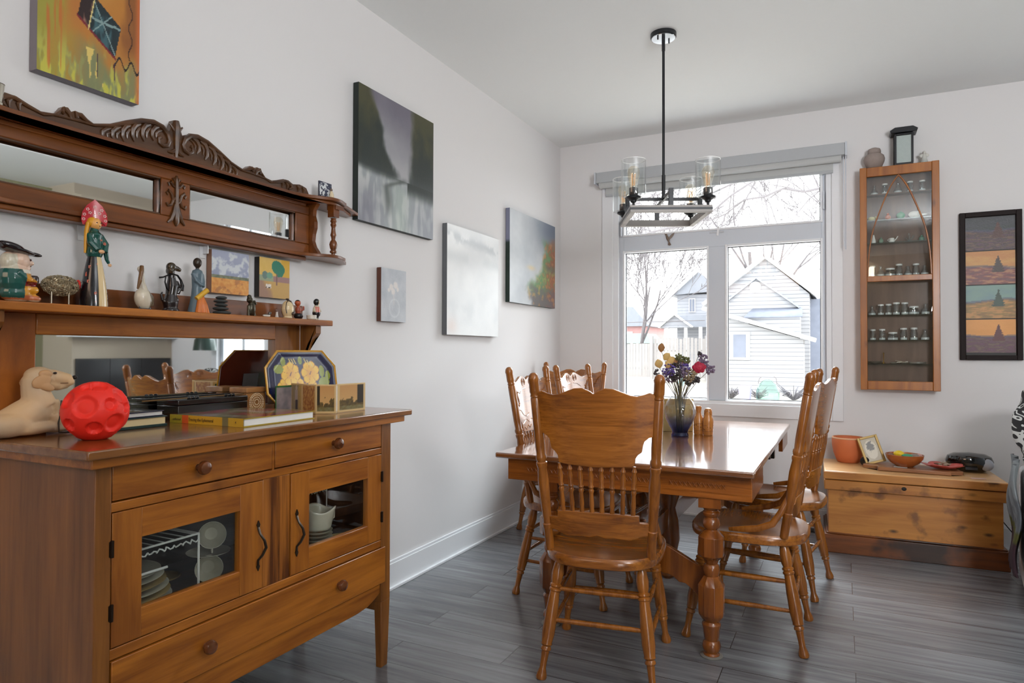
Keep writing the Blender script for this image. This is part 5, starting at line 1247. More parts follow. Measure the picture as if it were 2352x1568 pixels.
KM = Matrix.Rotation(radians(-25), 3, 'Z')
def rot_bow(q): return KM @ (q + Vector((.001-((q.y)**2)*4, 0, 0)))
obj('kokoshnik', MB().prism(kk, -.0025, .0025, 'YZ', rot_bow), plain('crimson_lacquer', (186, 16, 40), .25, coat=.4), dl)
kd = MB(); rr = random.Random(5)
for (y, z) in ((-.018, .292), (.018, .292), (-.026, .276), (.026, .276), (-.012, .282), (.012, .282), (0, .300), (-.028, .262), (.028, .262), (.0, .274)):
    for k in range(5):
        a = 2*pi*k/5; q = rot_bow(Vector((.0028, y+.0032*cos(a), z+.0032*sin(a)))); kd.ell(q, (.0007, .0016, .0016), 6)
obj('white_flower_dots', kd, plain('white_dots', (232, 220, 216), .4), dl)
fd = MB()
for (y, z, s) in ((-.020, .118, .0035), (-.026, .075, .0035), (-.014, .040, .003)):
    for k in range(5):
        a = 2*pi*k/5; rx_ = .037-.0205*(z/.155)**1.7; fd.ell((sqrt(max(0, rx_**2-y*y))+.0003, y+s*cos(a), z+s*sin(a)), (.001, s*.6, s*.6), 6)
for (x, y, z, s) in ((.0275, .014, .190, .003), (.024, .006, .200, .002)):
    for k in range(5):
        a = 2*pi*k/5; fd.ell((x, y+s*cos(a), z+s*sin(a)), (.001, s*.6, s*.6), 6)
obj('painted_flowers', fd, plain('pink_flowers', (214, 120, 96), .4), dl)
dl.scale = (.98, .98, .98)
# pelican
mb = MB(); mb.ell((0, .006, .046), (.022, .028, .036), rot=Matrix.Rotation(.25, 3, 'X')).tube([(.0, .006, .070), (0, .001, .095), (0, .0, .118), (0, -.002, .136)], [.014, .0095, .0075, .008], 12).ell((0, -.004, .139), (.0095, .011, .0095))
mb.tube([(0, .012, .078), (0, .030, .052), (0, .036, .026)], [.004, .010, .004], 8)
pc = fig('pelican_figurine', 'standing pelican figurine with its long bill pressed to its chest', mb, lambda p: lin((212, 206, 180)) if p.z > .145 else (lin((206, 196, 176)) if p.y < .016 else lin((120, 108, 88))), .09, 1.333, voxel=.0018)
o = obj('pelican_bill', fuse(MB().tube([(.008, -.006, .138), (.013, -.010, .118), (.015, -.016, .092), (.014, -.023, .064)], [.006, .0070, .0065, .003], 10), .0014, 2), plain('brown_bill', (110, 76, 40), .25, coat=.3), pc)
obj('pelican_leg', MB().tube([(.008, .018, .016), (.012, .024, .0)], .0022, 8).tube([(.004, -.008, .016), (.006, -.010, .0)], .0022, 8).ell((.008, .006, .003), (.018, .022, .003)), plain('navy_feet', (26, 34, 52), .3), pc)
# dog with hunting horn
mb = MB(); mb.lathe([(.024, 0), (.026, .006), (.022, .012)], 20).tube([(0, -.002, .010), (0, -.002, .030), (0, .0, .055), (0, .004, .085), (0, .002, .110), (0, 0, .130)], [.020, .024, .017, .018, .012, .011], 14)
mb.ell((0, .0, .146), (.015, .016, .016)).tube([(0, .008, .146), (0, .022, .143), (0, .034, .139)], [.010, .0085, .006], 10).ell((0, -.006, .134), (.016, .008, .014)).tube([(0, .006, .060), (.008, .014, .040), (.006, .012, .012)], [.010, .008, .007], 10)
mb.tube([(0, -.020, .030), (0, -.030, .038), (0, -.034, .055), (0, -.030, .064)], [.006, .005, .004, .002], 8).tube([(.006, .014, .10), (.010, .026, .078), (.008, .020, .060)], [.007, .006, .006], 8)
hd_ = fig('dog_hornplayer', 'dark bronze dog standing upright and carrying a curled hunting horn', mb, lambda p: lin((56, 46, 30)) if p.z > .125 else lin((30, 22, 24)), .092, 1.432, voxel=.0018)
obj('hunting_horn', MB().tube([(.010, -.048, .107), (.010, -.034, .110), (.010, -.018, .118), (.010, .0, .123), (.010, .016, .120), (.010, .028, .106), (.010, .034, .088), (.010, .030, .072)], [.003, .0025, .0025, .0028, .003, .0036, .006, .0075], 10).tube([(.008, -.024, .112), (.008, -.027, .095), (.008, -.021, .075), (.008, -.008, .064)], .0026, 8), plain('black_horn', (20, 16, 16), .3, metal=.5), hd_)
# woman with drum
mb = MB(); mb.lathe([(.032, 0), (.032, .004), (.026, .030), (.020, .060), (.0175, .090), (.0185, .115), (.0195, .135), (.016, .146), (.006, .150), (.0058, .160)], 28, sx=.85).ell((0, 0, .172), (.0135, .0145, .0175)).tube([(0, -.018, .135), (.010, -.012, .110), (.018, .004, .094)], [.007, .007, .006], 10).tube([(0, .018, .135), (.006, .018, .108), (.014, .012, .090)], [.007, .007, .006], 10)
def c_wom(p):
    if p.z > .152: return lin((44, 32, 22))
    if p.z > .060 or p.y < -.010 - .0 or p.y > .010+(.06-p.z)*.2: return lin((88, 108, 120))
    return lin((196, 106, 34))
wm = fig('drummer_woman', 'slender African woman figurine in a blue robe with an orange skirt and drum', mb, c_wom, .092, 1.530, voxel=.0018, mat=VS)
obj('yellow_drum', MB().tube([(.020, -.018, .048), (.026, .020, .080)], [.0085, .0085], 14), plain('yellow_drum', (216, 168, 50), .4), wm)
obj('orange_skirt_fold', fuse(MB().tube([(.018, -.004, .060), (.024, -.010, .030), (.027, -.016, .0)], [.006, .009, .011], 8).tube([(.018, .006, .060), (.026, .004, .030), (.030, .004, .0)], [.006, .009, .011], 8).tube([(.016, .012, .05), (.022, .016, .025), (.024, .022, 0)], [.005, .008, .008], 8), .0018, 2), plain('orange_glaze', (204, 112, 40), .35), wm)
# stone cairn
st = thing('stone_cairn', 'stack of five flat dark grey pebbles in front of the cloud canvas', 'stones', (.100, 1.621, SHF))
z = 0
for (r_, h_, dy_) in ((.033, .0155, .004), (.029, .014, -.002), (.024, .0135, .0), (.026, .0135, -.002), (.021, .0125, 0)):
    me = MB().ell((0, 0, 0), (r_*.8, r_, h_/2), 28).mesh('pebble')
    for v in me.vertices: v.co += Vector(v.co).normalized()*.0015*noise.noise(v.co*60+Vector((z*90, 0, 0)))
    obj('pebble', me, plain('dark_pebble', (62, 66, 66), .45, var=.25, bscale=40), st, loc=(0, dy_, z+h_/2)); z += h_*.95
# bronze terrier
mb = MB(); mb.ell((0, .004, .028), (.014, .016, .026)).ell((0, -.004, .060), (.011, .012, .012)).ell((0, -.006, .072), (.008, .009, .008)).tube([(0, -.010, .04), (.004, -.014, .0)], .005, 8).tube([(0, .012, .02), (.004, .016, 0)], .006, 8).tube([(.004, .002, .05), (.006, .012, .055), (.005, .018, .044)], .006, 8).ell((.004, -.013, .058), (.005, .006, .005))
fig('bear_figurine', 'small dark pewter bear sitting up between the two little canvases', mb, lambda p: lin((52, 46, 32)) if p.y < .004 else lin((130, 132, 124)), .100, 1.750, voxel=.0017, mat=plain('dark_pewter', (70, 66, 54), .3, metal=.7, var=.4, bscale=60))
mb = MB(); mb.ell((0, 0, .008), (.008, .018, .007)).ell((0, .016, .018), (.006, .007, .006)).tube([(0, .010, .010), (0, .014, .016)], .005, 8)
fig('duck_figurine', 'tiny grey and white duck on the back shelf', mb, lambda p: lin((206, 200, 190)) if p.z < .010 else lin((70, 66, 62)), .104, 1.822, voxel=.0012)
mb = MB(); mb.lathe([(.009, 0), (.006, .008), (.004, .020), (.005, .026)], 12).ell((0, -.002, .029), (.005, .006, .005))
fig('tiny_bird', 'tiny upright white bird beside the duck', mb, lambda p: lin((120, 90, 80)) if p.z > .024 else lin((196, 190, 184)), .104, 1.873, voxel=.0011)
# egg penguin
mb = MB(); mb.ell((0, 0, .036), (.024, .0255, .036)).lathe([(.018, 0), (.02, .004), (.014, .012)], 16)
pg = fig('egg_bird_figurine', 'round egg shaped bird figurine with a cream belly', mb, lambda p: lin((214, 192, 150)) if (p.y < .012 and p.x > -.008) else lin((96, 92, 74)), .102, 1.930, voxel=.0018)
obj('penguin_hood', MB().tube([(.016, -.020, .020), (.013, -.022, .040), (.010, -.016, .062), (.008, -.004, .072), (.010, .010, .066), (.016, .018, .046), (.018, .019, .022)], .0016, 6).ell((.004, -.006, .076), (.007, .008, .004)).tube([(.004, -.006, .074), (.012, .006, .066)], .004, 8).ell((.022, .006, .020), (.005, .006, .007)), plain('brown_glaze', (58, 44, 34), .3), pg)
# red brown kneeling man
mb = MB(); mb.ell((0, 0, .014), (.018, .019, .014)).ell((0, -.002, .038), (.011, .012, .016)).ell((0, -.004, .066), (.012, .0125, .013)).tube([(0, .004, .046), (.006, .014, .036), (.006, .022, .040), (.004, .024, .054)], [.005, .005, .0045, .004], 8)
fig('kneeling_man', 'small red-brown kneeling man figurine with black trousers', mb, lambda p: lin((28, 24, 28)) if (p.z < .024 or p.z > .073) else (lin((176, 84, 50)) if p.z > .05 else lin((150, 70, 48))), .100, 1.990, voxel=.0017, mat=VS)
bw = obj('sugar_bowl', MB().lathe([(.014, 0), (.019, .004), (.020, .018), (.0185, .019), (.017, .006), (.001, .005)], 24), plain('white_porcelain', (222, 216, 204), .25), loc=(.128, 2.034, SHF)); tag(bw, 'tiny white bowl near the right end of the back shelf', 'bowl')
mb = MB(); mb.tube([(-.0, -.006, 0), (0, -.006, .02)], .006, 8).tube([(0, .006, 0), (0, .006, .02)], .006, 8).lathe([(.014, .018), (.017, .030), (.012, .055), (.009, .062)], 20).ell((0, 0, .076), (.013, .0135, .014)).tube([(0, -.012, .054), (.004, -.020, .036)], .005, 8).tube([(0, .012, .054), (.004, .020, .036)], .005, 8)
fig('girl_figurine', 'small black haired child figurine in a pink top at the shelf end', mb, lambda p: lin((24, 26, 28)) if (p.z > .082 or (p.z > .062 and p.y < .0)) else (lin((216, 190, 150)) if p.z > .062 else (lin((196, 104, 84)) if .034 < p.z < .056 and abs(p.y) < .013 else (lin((30, 28, 34)) if .008 < p.z < .034 and abs(p.y) < .017 else lin((196, 184, 160))))), .105, 2.086, voxel=.0017)
# things on the overmantel
tile = thing('delft_tile', 'blue and white painted tile leaning on the overmantel top', 'tile', (.075, 2.165, 1.843))
me = MB().sheet(lambda u, v: (.0022, (u-.5)*.076, .076*v), 40, 40).mesh('tile')
obj('tile_face', vcol(me, lambda p: lin((40, 46, 70)) if (fbm(p.y*90, p.z*90, 3, 2) > .02 or abs(p.y) > .035 or p.z > .073 or p.z < .003) else lin((214, 218, 222))), VG, tile); obj('tile_body', MB().b2(-.004, .002, -.038, .038, 0, .076), plain('tile_clay', (60, 60, 72), .5), tile)
mb = MB(); mb.tube([(0, 0, 0), (0, 0, .02), (0, -.002, .036)], [.010, .010, .006], 12).ell((0, -.003, .043), (.006, .007, .006)).tube([(0, -.006, .046), (0, -.007, .052)], [.002, .0008], 5).tube([(0, .0, .046), (0, .001, .052)], [.002, .0008], 5)
fig('cat_figurine', 'tiny cream cat sitting before the blue and white tile', mb, lambda p: lin((216, 200, 168)) if p.z < .038 else lin((90, 70, 60)), .100, 2.178, z=1.843, voxel=.0012)
gg = obj('silver_beaker', MB().lathe([(.018, 0), (.018, .01), (.016, .012), (.020, .060), (.021, .060), (.019, .058), (.014, .014), (.001, .013)], 20), plain('polished_pewter', (206, 200, 186), .18, metal=1.0), loc=(.052, .945, 1.8425)); tag(gg, 'shiny metal beaker on the overmantel at the upper left edge', 'beaker')

# ================================================================== things on the sideboard top
TT = ST+.0004
# dog statue, lying, head raised, facing right (local origin y = 1.0)
mb = MB()
mb.tube([(0, -.14, .020), (0, -.09, .026), (0, -.05, .033), (0, -.012, .048), (0, .018, .064), (0, .035, .080)], [.020, .028, .036, .041, .041, .035], 20, 1.05)
mb.ell((.020, -.055, .030), (.032, .062, .031)).ell((-.020, -.055, .030), (.030, .060, .030)).ell((.026, -.01, .018), (.022, .075, .017)).ell((.022, .060, .013), (.016, .034, .012))
mb.tube([(0, .028, .075), (0, .020, .105), (0, .012, .130), (0, .012, .150)], [.041, .034, .028, .026], 18)
mb.tube([(0, .050, .078), (0, .064, .052), (0, .066, .018)], [.028, .024, .018], 16)
mb.ell((0, .026, .156), (.027, .036, .024)).ell((0, .044, .150), (.023, .030, .024)).tube([(0, .058, .151), (0, .082, .146), (0, .106, .142)], [.024, .0215, .0170], 16, .9).tube([(0, .040, .136), (0, .075, .129), (0, .100, .130)], [.019, .0165, .012], 14)
mb.ell((.010, .100, .136), (.010, .014, .011)).ell((-.010, .100, .136), (.010, .014, .011))
mb.tube([(.016, .052, .05), (.022, .072, .016), (.022, .104, .011)], [.018, .014, .011], 14).tube([(-.016, .052, .05), (-.022, .072, .016), (-.022, .110, .011)], [.018, .014, .011], 14)
def c_dog(p):
    n = fbm(p.y*14, p.z*14, 3, 2)
    return lin(clampc(mixc((214, 178, 134), (186, 168, 146), sstep(.1, -.02, p.z)*.6+n)))
me = fuse(mb, .0032, 4)
zmin = min(v.co.z for v in me.vertices)
for v in me.vertices: v.co.z = (v.co.z-zmin)
dg = thing('dog_statue', 'cream carved wooden dog lying with raised head on the left end of the sideboard', 'statue', (.115, 1.000, TT)); 
obj('body', vcol(me, c_dog), vmat('painted_wood_dog', .55, bump=.2, bscale=70), dg)
DZ = -zmin
for sx in (1, -1):
    obj('ear' if sx > 0 else 'far_ear', fuse(MB().ell((sx*.024, .030, .160+DZ), (.008, .018, .012)).ell((sx*.029, .018, .140+DZ), (.0055, .026, .018), rot=Matrix.Rotation(.35*1, 3, 'X')).ell((sx*.030, .030, .126+DZ), (.0055, .022, .011), rot=Matrix.Rotation(-.35, 3, 'X')), .002, 3), plain('ear_wood', (196, 152, 106), .55), dg)
obj('nose', MB().ell((0, .119, .148+DZ), (.009, .006, .006)), plain('black_nose', (30, 26, 24), .3), dg)
obj('eye', MB().ell((.021, .056, .162+DZ), (.003, .005, .003)).ell((-.021, .056, .162+DZ), (.003, .005, .003)), plain('dark_eye', (36, 28, 24), .2), dg)
obj('mouth_line', MB().tube([(.0185, .072, .134+DZ), (.0175, .09, .1335+DZ), (.013, .110, .135+DZ)], .0010, 5), plain('mouth_line', (120, 84, 60), .6), dg)
obj('leash_chain', MB().tube([(.024, .072, .09), (.030, .066, .06), (.036, .058, .03), (.045, .055, .006), (.05, .08, .004), (.05, .10, .004)], .0022, 6), plain('dark_chain', (60, 52, 44), .4, metal=.6), dg)
# red ball with craters
bp_ = MB(); R_ = .076
dimples = []
for (a, e, s) in ((-18, 14, .42), (28, 16, .24), (60, 32, .34), (64, 8, .22), (38, -22, .36), (-2, -30, .26), (-52, -22, .24), (-60, 25, .3), (10, 62, .3), (-30, 58, .2), (110, 10, .4), (150, -20, .35), (-110, 0, .4), (180, 40, .4), (85, -45, .3), (-90, -45, .3), (100, 55, .3)):
    A = radians(a); E_ = radians(e); dimples.append((Vector((cos(E_)*cos(A), cos(E_)*sin(A), sin(E_))), s))
def f_ball(u, v):
    a = 2*pi*u; e = pi*(v-.5); d = Vector((cos(e)*cos(a), cos(e)*sin(a), sin(e))); r_ = R_
    for q, s in dimples:
        an = d.angle(q)
        if an < s: r_ -= .009*(1-sstep(s*.62, s, an)) - (.0008*sstep(s*.9, s, an) if an > s*.9 else 0)
    p = d*r_; p.z = max(p.z, -R_*.94); return p
bp_.sheet(f_ball, 160, 90, True)
bo = obj('rubber_ball', bp_, plain('red_rubber', (244, 46, 32), .48, var=.02, spec=.4), loc=(.335, 1.045, TT+R_*.94)); bo.rotation_euler = (0, 0, radians(-32))
tag(bo, 'bright red rubber ball with round dimples on the near corner of the sideboard', 'ball')
# art book
bk = thing('art_book', 'large square art book with a yellow spine lying on the sideboard', 'book', (.302, 1.548, TT), radians(1))
BW, BL, BT = .32, .30, .026      # across wall direction x, along y
obj('pages', MB().b2(-BW/2+.004, BW/2-.004, -BL/2+.006, BL/2-.004, .003, BT-.003), plain('page_block', (232, 232, 230), .8, var=.02), bk)
covm = MB().sheet(lambda u, v: (-BW/2+BW*v, -BL/2+BL*u, BT), 50, 50).mesh('cover')
def c_cov(p):
    u = p.y/BL+.5; v = p.x/BW+.5; n = fbm(u*4, v*4, 4, 3); c = mixc((150, 150, 60), (96, 104, 60), .5+n); c = mixc(c, (176, 66, 76), sstep(.08, .2, n-abs(u-.55)*.3+.15)); c = mixc(c, (170, 150, 150), sstep(.1, .22, -n)); return lin(c)
obj('front_cover', vcol(covm, c_cov), VG, bk)
obj('boards', MB().b2(-BW/2, BW/2, -BL/2, BL/2, 0, .0025).b2(-BW/2, BW/2, -BL/2, BL/2, BT-.0028, BT-.0004), plain('yellow_cover_board', (176, 150, 40), .35), bk)
spn = MB().sheet(lambda u, v: (-BW/2+BW*u, -BL/2-.0008, BT*v), 90, 10).mesh('spine')
def c_spine(p):
    u = p.x/BW+.5
    if u < .17: return lin((176, 160, 52))
    if u < .26: return lin((222, 96, 44))
    if u < .72: return lin((214, 166, 44))
    if u < .80: return lin((120, 112, 76))
    return lin((206, 164, 48))
obj('spine', vcol(spn, c_spine), VG, bk)
def text(body, size, parent, loc, rot, mat, ext=.0002, name='lettering', sx=1.0):
    cu = bpy.data.curves.new(name, 'FONT'); cu.body = body; cu.size = size; cu.extrude = ext; cu.align_x = 'CENTER'; cu.align_y = 'CENTER'
    o = bpy.data.objects.new('tmp_t', cu); COL.objects.link(o); dg_ = bpy.context.evaluated_depsgraph_get(); dg_.update()
    me = bpy.data.meshes.new_from_object(o.evaluated_get(dg_)); bpy.data.objects.remove(o, do_unlink=True)
    me.materials.clear(); me.materials.append(mat); q = bpy.data.objects.new(name, me); COL.objects.link(q); q.parent = parent; q.location = loc; q.rotation_euler = rot; q.scale = (sx, 1, 1)
    return q
M_INK = plain('dark_ink', (60, 40, 20), .6)
text('Tracing the Ephemeral', .014, bk, (-.02, -BL/2-.0012, BT*.5), (pi/2, 0, 0), M_INK, name='spine_title', sx=.85); text('4', .010, bk, (.128, -BL/2-.0012, BT*.5), (pi/2, 0, 0), M_INK, name='spine_number'); text('collected', .010, bk, (-.128, -BL/2-.0012, BT*.45), (pi/2, 0, 0), M_INK, name='spine_author')
# dark case with a stick on top
cs = thing('black_case', 'long flat black wooden case behind the art book', 'box', (.102, 1.565, TT))
obj('case_body', MB().b2(-.050, .054, -.150, .125, 0, .050), plain('black_lacquer', (14, 13, 14), .22, coat=.3), cs, bev=.002); obj('case_lid', MB().b2(-.051, .055, -.151, .126, .051, .069), plain('black_lacquer_lid', (18, 17, 18), .18, coat=.3), cs, bev=.003)
bn = thing('beaded_stick', 'thin brass and black beaded rod lying across the black case', 'rod', (.102, 1.50, TT+.0725))
rd = MB(); p0 = Vector((.045, -.20, .0)); p1 = Vector((.022, .20, .0)); rd.tube([p0, p1], .0022, 8)
obj('rod', rd, plain('old_brass', (140, 110, 70), .3, metal=.8), bn)
bd = MB()
for k in (.42, .46, .80, .84, .88, .5): bd.ell(p0.lerp(p1, k), (.005, .008, .005), 10)
obj('beads', bd, plain('black_beads', (26, 24, 24), .2), bn)
rd = MB(); p0 = Vector((-.012, -.18, .0)); p1 = Vector((-.035, .19, .0)); rd.tube([p0, p1], .0025, 8)
b2_ = obj('thin_black_rod', rd, plain('ebony', (20, 18, 18), .25), loc=(.102, 1.50, TT+.0725)); tag(b2_, 'thin black rod lying on the back of the black case', 'rod')
# books beside the case
bb = thing('cream_book', 'thick cream and dark green book lying flat behind the red ball', 'book', (.150, 1.240, TT), radians(-1))
obj('pages', MB().b2(-.07, .068, -.085, .085, .008, .028), plain('cream_pages', (216, 196, 150), .7), bb); obj('boards', MB().b2(-.075, .073, -.09, .09, 0, .008).b2(-.075, .073, -.09, .09, .028, .031), plain('dark_teal_board', (24, 52, 52), .4), bb, bev=.001)
bb = thing('blue_book', 'glossy dark blue book on top of the cream book', 'book', (.148, 1.236, TT+.0314), radians(1))
obj('cover', MB().b2(-.070, .070, -.085, .085, .0, .003).b2(-.070, .070, -.085, .085, .013, .016).b2(-.070, .070, -.085, -.082, .003, .013), plain('navy_gloss_cover', (24, 30, 62), .12, coat=.7, var=.3, bscale=20), bb, bev=.001); obj('pages', MB().b2(-.067, .067, -.081, .081, .003, .013), plain('white_pages', (206, 204, 200), .8), bb)
mgz = obj('leaning_card', MB().b2(-.002, .002, -.05, .05, 0, .075), plain('pink_grey_card', (190, 168, 170), .5, var=.25, bscale=30), loc=(.062, 1.125, TT)); mgz.rotation_euler = (0, radians(-6), radians(2)); tag(mgz, 'pinkish patterned card leaning between the dog statue and the ball', 'card')
# octagonal dish on its rim
pl = thing('octagonal_dish', 'octagonal blue dish painted with yellow flowers, standing on edge on the sideboard', 'dish', (.165, 1.950, TT))
PW, PH = .355, .225
def octo(w, h, c_): return [(-w/2+c_, -h/2), (w/2-c_, -h/2), (w/2, -h/2+c_), (w/2, h/2-c_), (w/2-c_, h/2), (-w/2+c_, h/2), (-w/2, h/2-c_), (-w/2, -h/2+c_)]
tilt = Matrix.Rotation(radians(-12), 4, 'Y') @ Matrix.Identity(4); Pz = PH/2+.004
dsh = MB(); levels = [(1.0, .0), (.97, .004), (.80, -.012), (.78, -.014)]
lo_ = []
for (k, dx) in levels: lo_.append([dsh.bm.verts.new((dx, a, c_)) for a, c_ in octo(PW*k, PH*k, .062*k)])
for A, B in zip(lo_, lo_[1:]):
    for i in range(8): dsh.bm.faces.new((A[i], A[(i+1) % 8], B[(i+1) % 8], B[i]))
me = dsh.mesh('rim', False)
body = thing('octagonal_dish_tmp', 'x', 'x'); bpy.data.objects.remove(body)
E0 = Euler((0, radians(-9), radians(-3)))
def pobj(name, mb_, mat, **k):
    o = obj(name, mb_, mat, pl, **k); o.location = (0, 0, Pz); o.rotation_euler = E0; return o
bodym = MB().prism([(a, c_) for a, c_ in octo(PW, PH, .062)], -.004, -.0005, 'YZ')
rimm = MB(); rimm.tube([(.001, a, c_) for a, c_ in octo(PW-.002, PH-.002, .062)], .0032, 8, closed=True)
pobj('yellow_rim', rimm, plain('yellow_rim_glaze', (206, 152, 44), .2, coat=.5))
pobj('back', MB().prism(octo(PW*.99, PH*.99, .062), -.006, -.003, 'YZ'), plain('brown_glazed_back', (104, 44, 30), .15, coat=.5))
pobj('back_label', MB().b2(-.0075, -.006, -.06, .02, -.05, .02), plain('grey_paper_label', (120, 118, 122), .6))
face = MB().sheet(lambda u, v: (0, (u-.5)*PW*.985, (v-.5)*PH*.985), 120, 80)
kill = [f for f in face.bm.faces if (abs(f.calc_center_median().y)/(PW*.985/2) * (PW/2) + abs(f.calc_center_median().z) > PW/2+PH/2-.066)]
bmesh.ops.delete(face.bm, geom=kill, context='FACES')
for v in face.bm.verts:
    d_ = max(abs(v.co.y)/(PW/2), abs(v.co.z)/(PH/2), (abs(v.co.y)+abs(v.co.z))/(PW/2+PH/2-.062)); v.co.x = .0015 if d_ > .93 else (.0015-.0035*sstep(.93, .74, d_))
def c_dish(p):
    y, z = p.y, p.z; c = (22, 26, 66); n = fbm(y*60, z*60, 3, 2)
    d_ = max(abs(y)/(PW/2), abs(z)/(PH/2), (abs(y)+abs(z))/(PW/2+PH/2-.062))
    for (a, b_, r_) in ((-.090, -.030, .036), (-.050, -.050, .046), (.010, -.062, .046), (.050, -.050, .040), (-.030, -.020, .036), (-.056, .022, .047), (.044, .024, .048)):
        q = sqrt((y-a)**2+(z-b_)**2); an = math.atan2(z-b_, y-a)
        rr_ = r_*(.86+.16*abs(cos(an*3.5+a*40)))
        if q < rr_:
            c = mixc((214, 150, 14), (236, 190, 40), sstep(0, 1, q/rr_)+n*.5)
            if abs(cos(an*3.5+a*40)) < .12 and q > r_*.35: c = (176, 110, 16)
            if q > rr_*.93: c = (190, 128, 18)
            if q < .009 and abs((y-a)-(z-b_)*.6) < .0028: c = (110, 60, 20)
    for (a, b_, r_, s) in ((-.088, .070, .018, 1.5), (-.112, .042, .018, .8), (-.004, .074, .016, 1.5), (.104, .030, .024, 1.7), (.112, -.014, .020, .7), (.096, -.034, .018, .8), (.134, .012, .020, 1.6)):
        if sqrt(((y-a)*s)**2+((z-b_))**2) < r_: c = (140, 150, 60)
    for k in range(3):
        if abs((y+.055-.012*k)+(z-.072)*.5) < .0022 and .062 < z < .082: c = (222, 200, 110)
        if abs((y-.022-.012*k)+(z-.072)*.5) < .0022 and .062-.006*k < z < .082-.006*k: c = (222, 200, 110)
    for (a, b_) in ((-.060, -.042), (.030, -.038)):
        if sqrt(((y-a)*1.4)**2+(z-b_)**2) < .008: c = (176, 90, 20)
    if d_ > .955: c = (206, 152, 44)
    elif d_ > .925: c = (26, 26, 50)
    return lin(c)
pobj('painted_face', vcol(face.mesh('face', True, 60), c_dish), VG)
bx = thing('carved_box', 'small wooden box with a white mandala pattern next to the octagonal dish', 'box', (.090, 1.748, TT), radians(0))
obj('box_body', MB().b2(-.042, .045, -.044, .044, 0, .074), wood('box_wood', (170, 118, 66), (130, 84, 42), 'Y', .4), bx, bev=.002); obj('box_lid', MB().b2(-.043, .046, -.045, .045, .075, .094), wood('box_lid_wood', (176, 124, 72), (136, 88, 46), 'Y', .4), bx, bev=.002)
md = MB()
for r_ in (.010, .018, .026, .032):
    n_ = int(r_*1000)
    for k in range(n_): a = 2*pi*k/n_; md.ell((.0455, .002+r_*cos(a), .040+r_*sin(a)), (.0012, .0021, .0021), 6)
obj('mandala_inlay', md, plain('bone_inlay', (232, 218, 186), .5), bx)
# standing cards
cd = thing('greeting_card', 'green edged grey greeting card standing in front of the octagonal dish', 'card', (.192, 1.836, TT), radians(-4))
me = MB().sheet(lambda u, v: (.002, (u-.5)*.098, .098*v), 40, 40).mesh('c')
obj('printed_front', vcol(me, lambda p: lin((44, 92, 44)) if (p.z > .091 or p.y < -.046) else lin(clampc(mixc((150, 136, 136), (110, 104, 108), .5+fbm(p.y*30, p.z*30, 3, 1)*1.6)))), VS, cd); obj('card_stock', MB().b2(0, .0016, -.049, .049, 0, .098), plain('green_card', (40, 84, 44), .6), cd)
ac = thing('folding_picture_book', 'accordion folded booklet of small sepia landscapes standing on the sideboard', 'booklet', (0, 0, TT))
# fold points on the sideboard top (x, y)
FP = [(.316, 1.775), (.372, 1.872), (.352, 1.882), (.420, 1.925), (.372, 1.966), (.400, 2.045), (.398, 2.050)]
FP = [(.192, 1.862), (.270, 1.838), (.350, 1.822), (.412, 1.858), (.396, 1.885), (.402, 2.035)]
def c_leaf(k):
    def f(u, v):
        n = fbm(u*5, v*5, 4, k*2.1); n2 = fbm(u*12, v*14, 3, k)
        if u < .07 or u > .93 or v < .07 or v > .95: return (206, 176, 124)
        if k == 0:
            c = mixc((150, 134, 104), (196, 158, 84), sstep(.4, 1, u)+n)
            if abs(u-.48) < .13 and .40 < v < .78: c = (176, 162, 156)
            if abs(u-.50) < .10 and .06 < v < .42: c = (70, 64, 70)
            if sqrt((u-.50)**2+(v-.86)**2) < .08: c = (196, 180, 164)
            return c
        if k == 3: return (222, 214, 200)
        if k == 1: return clampc(mixc((196, 150, 84), (150, 90, 50), .5+n2*2))
        hz = .45; c = mixc((206, 168, 108), (190, 140, 84), v) if v > hz+n*.4 else mixc((60, 50, 26), (120, 96, 44), .5+n2)
        if (u < .2 if k == 2 else u > .70) and v > .3: c = (44, 36, 22)
        if v < .22: c = mixc((110, 92, 46), (120, 116, 80), .5+n2*2)
        return clampc(c)
    return f
for k in range(5):
    a = Vector((*FP[k], 0)); c_ = Vector((*FP[k+1], 0)); mb = MB(); mb.sheet(lambda u, v: tuple(a.lerp(c_, u)+Vector((0, 0, .106*v))), 36, 30)
    me = mb.mesh('leaf'); F_ = c_leaf(k); L_ = (c_-a).length
    vcol(me, lambda p: lin(F_((Vector((p.x, p.y, 0))-a).length/L_, p.z/.106))); obj('leaf', me, VS, ac, solid=.0012)
tl_ = obj('turquoise_pamphlet', MB().b2(-.002, .002, -.05, .05, 0, .11), plain('turquoise_paper', (90, 200, 186), .5), loc=(.085, 2.075, TT)); tl_.rotation_euler = (0, radians(-8), 0); tag(tl_, 'turquoise pamphlet edge showing behind the octagonal dish', 'pamphlet')

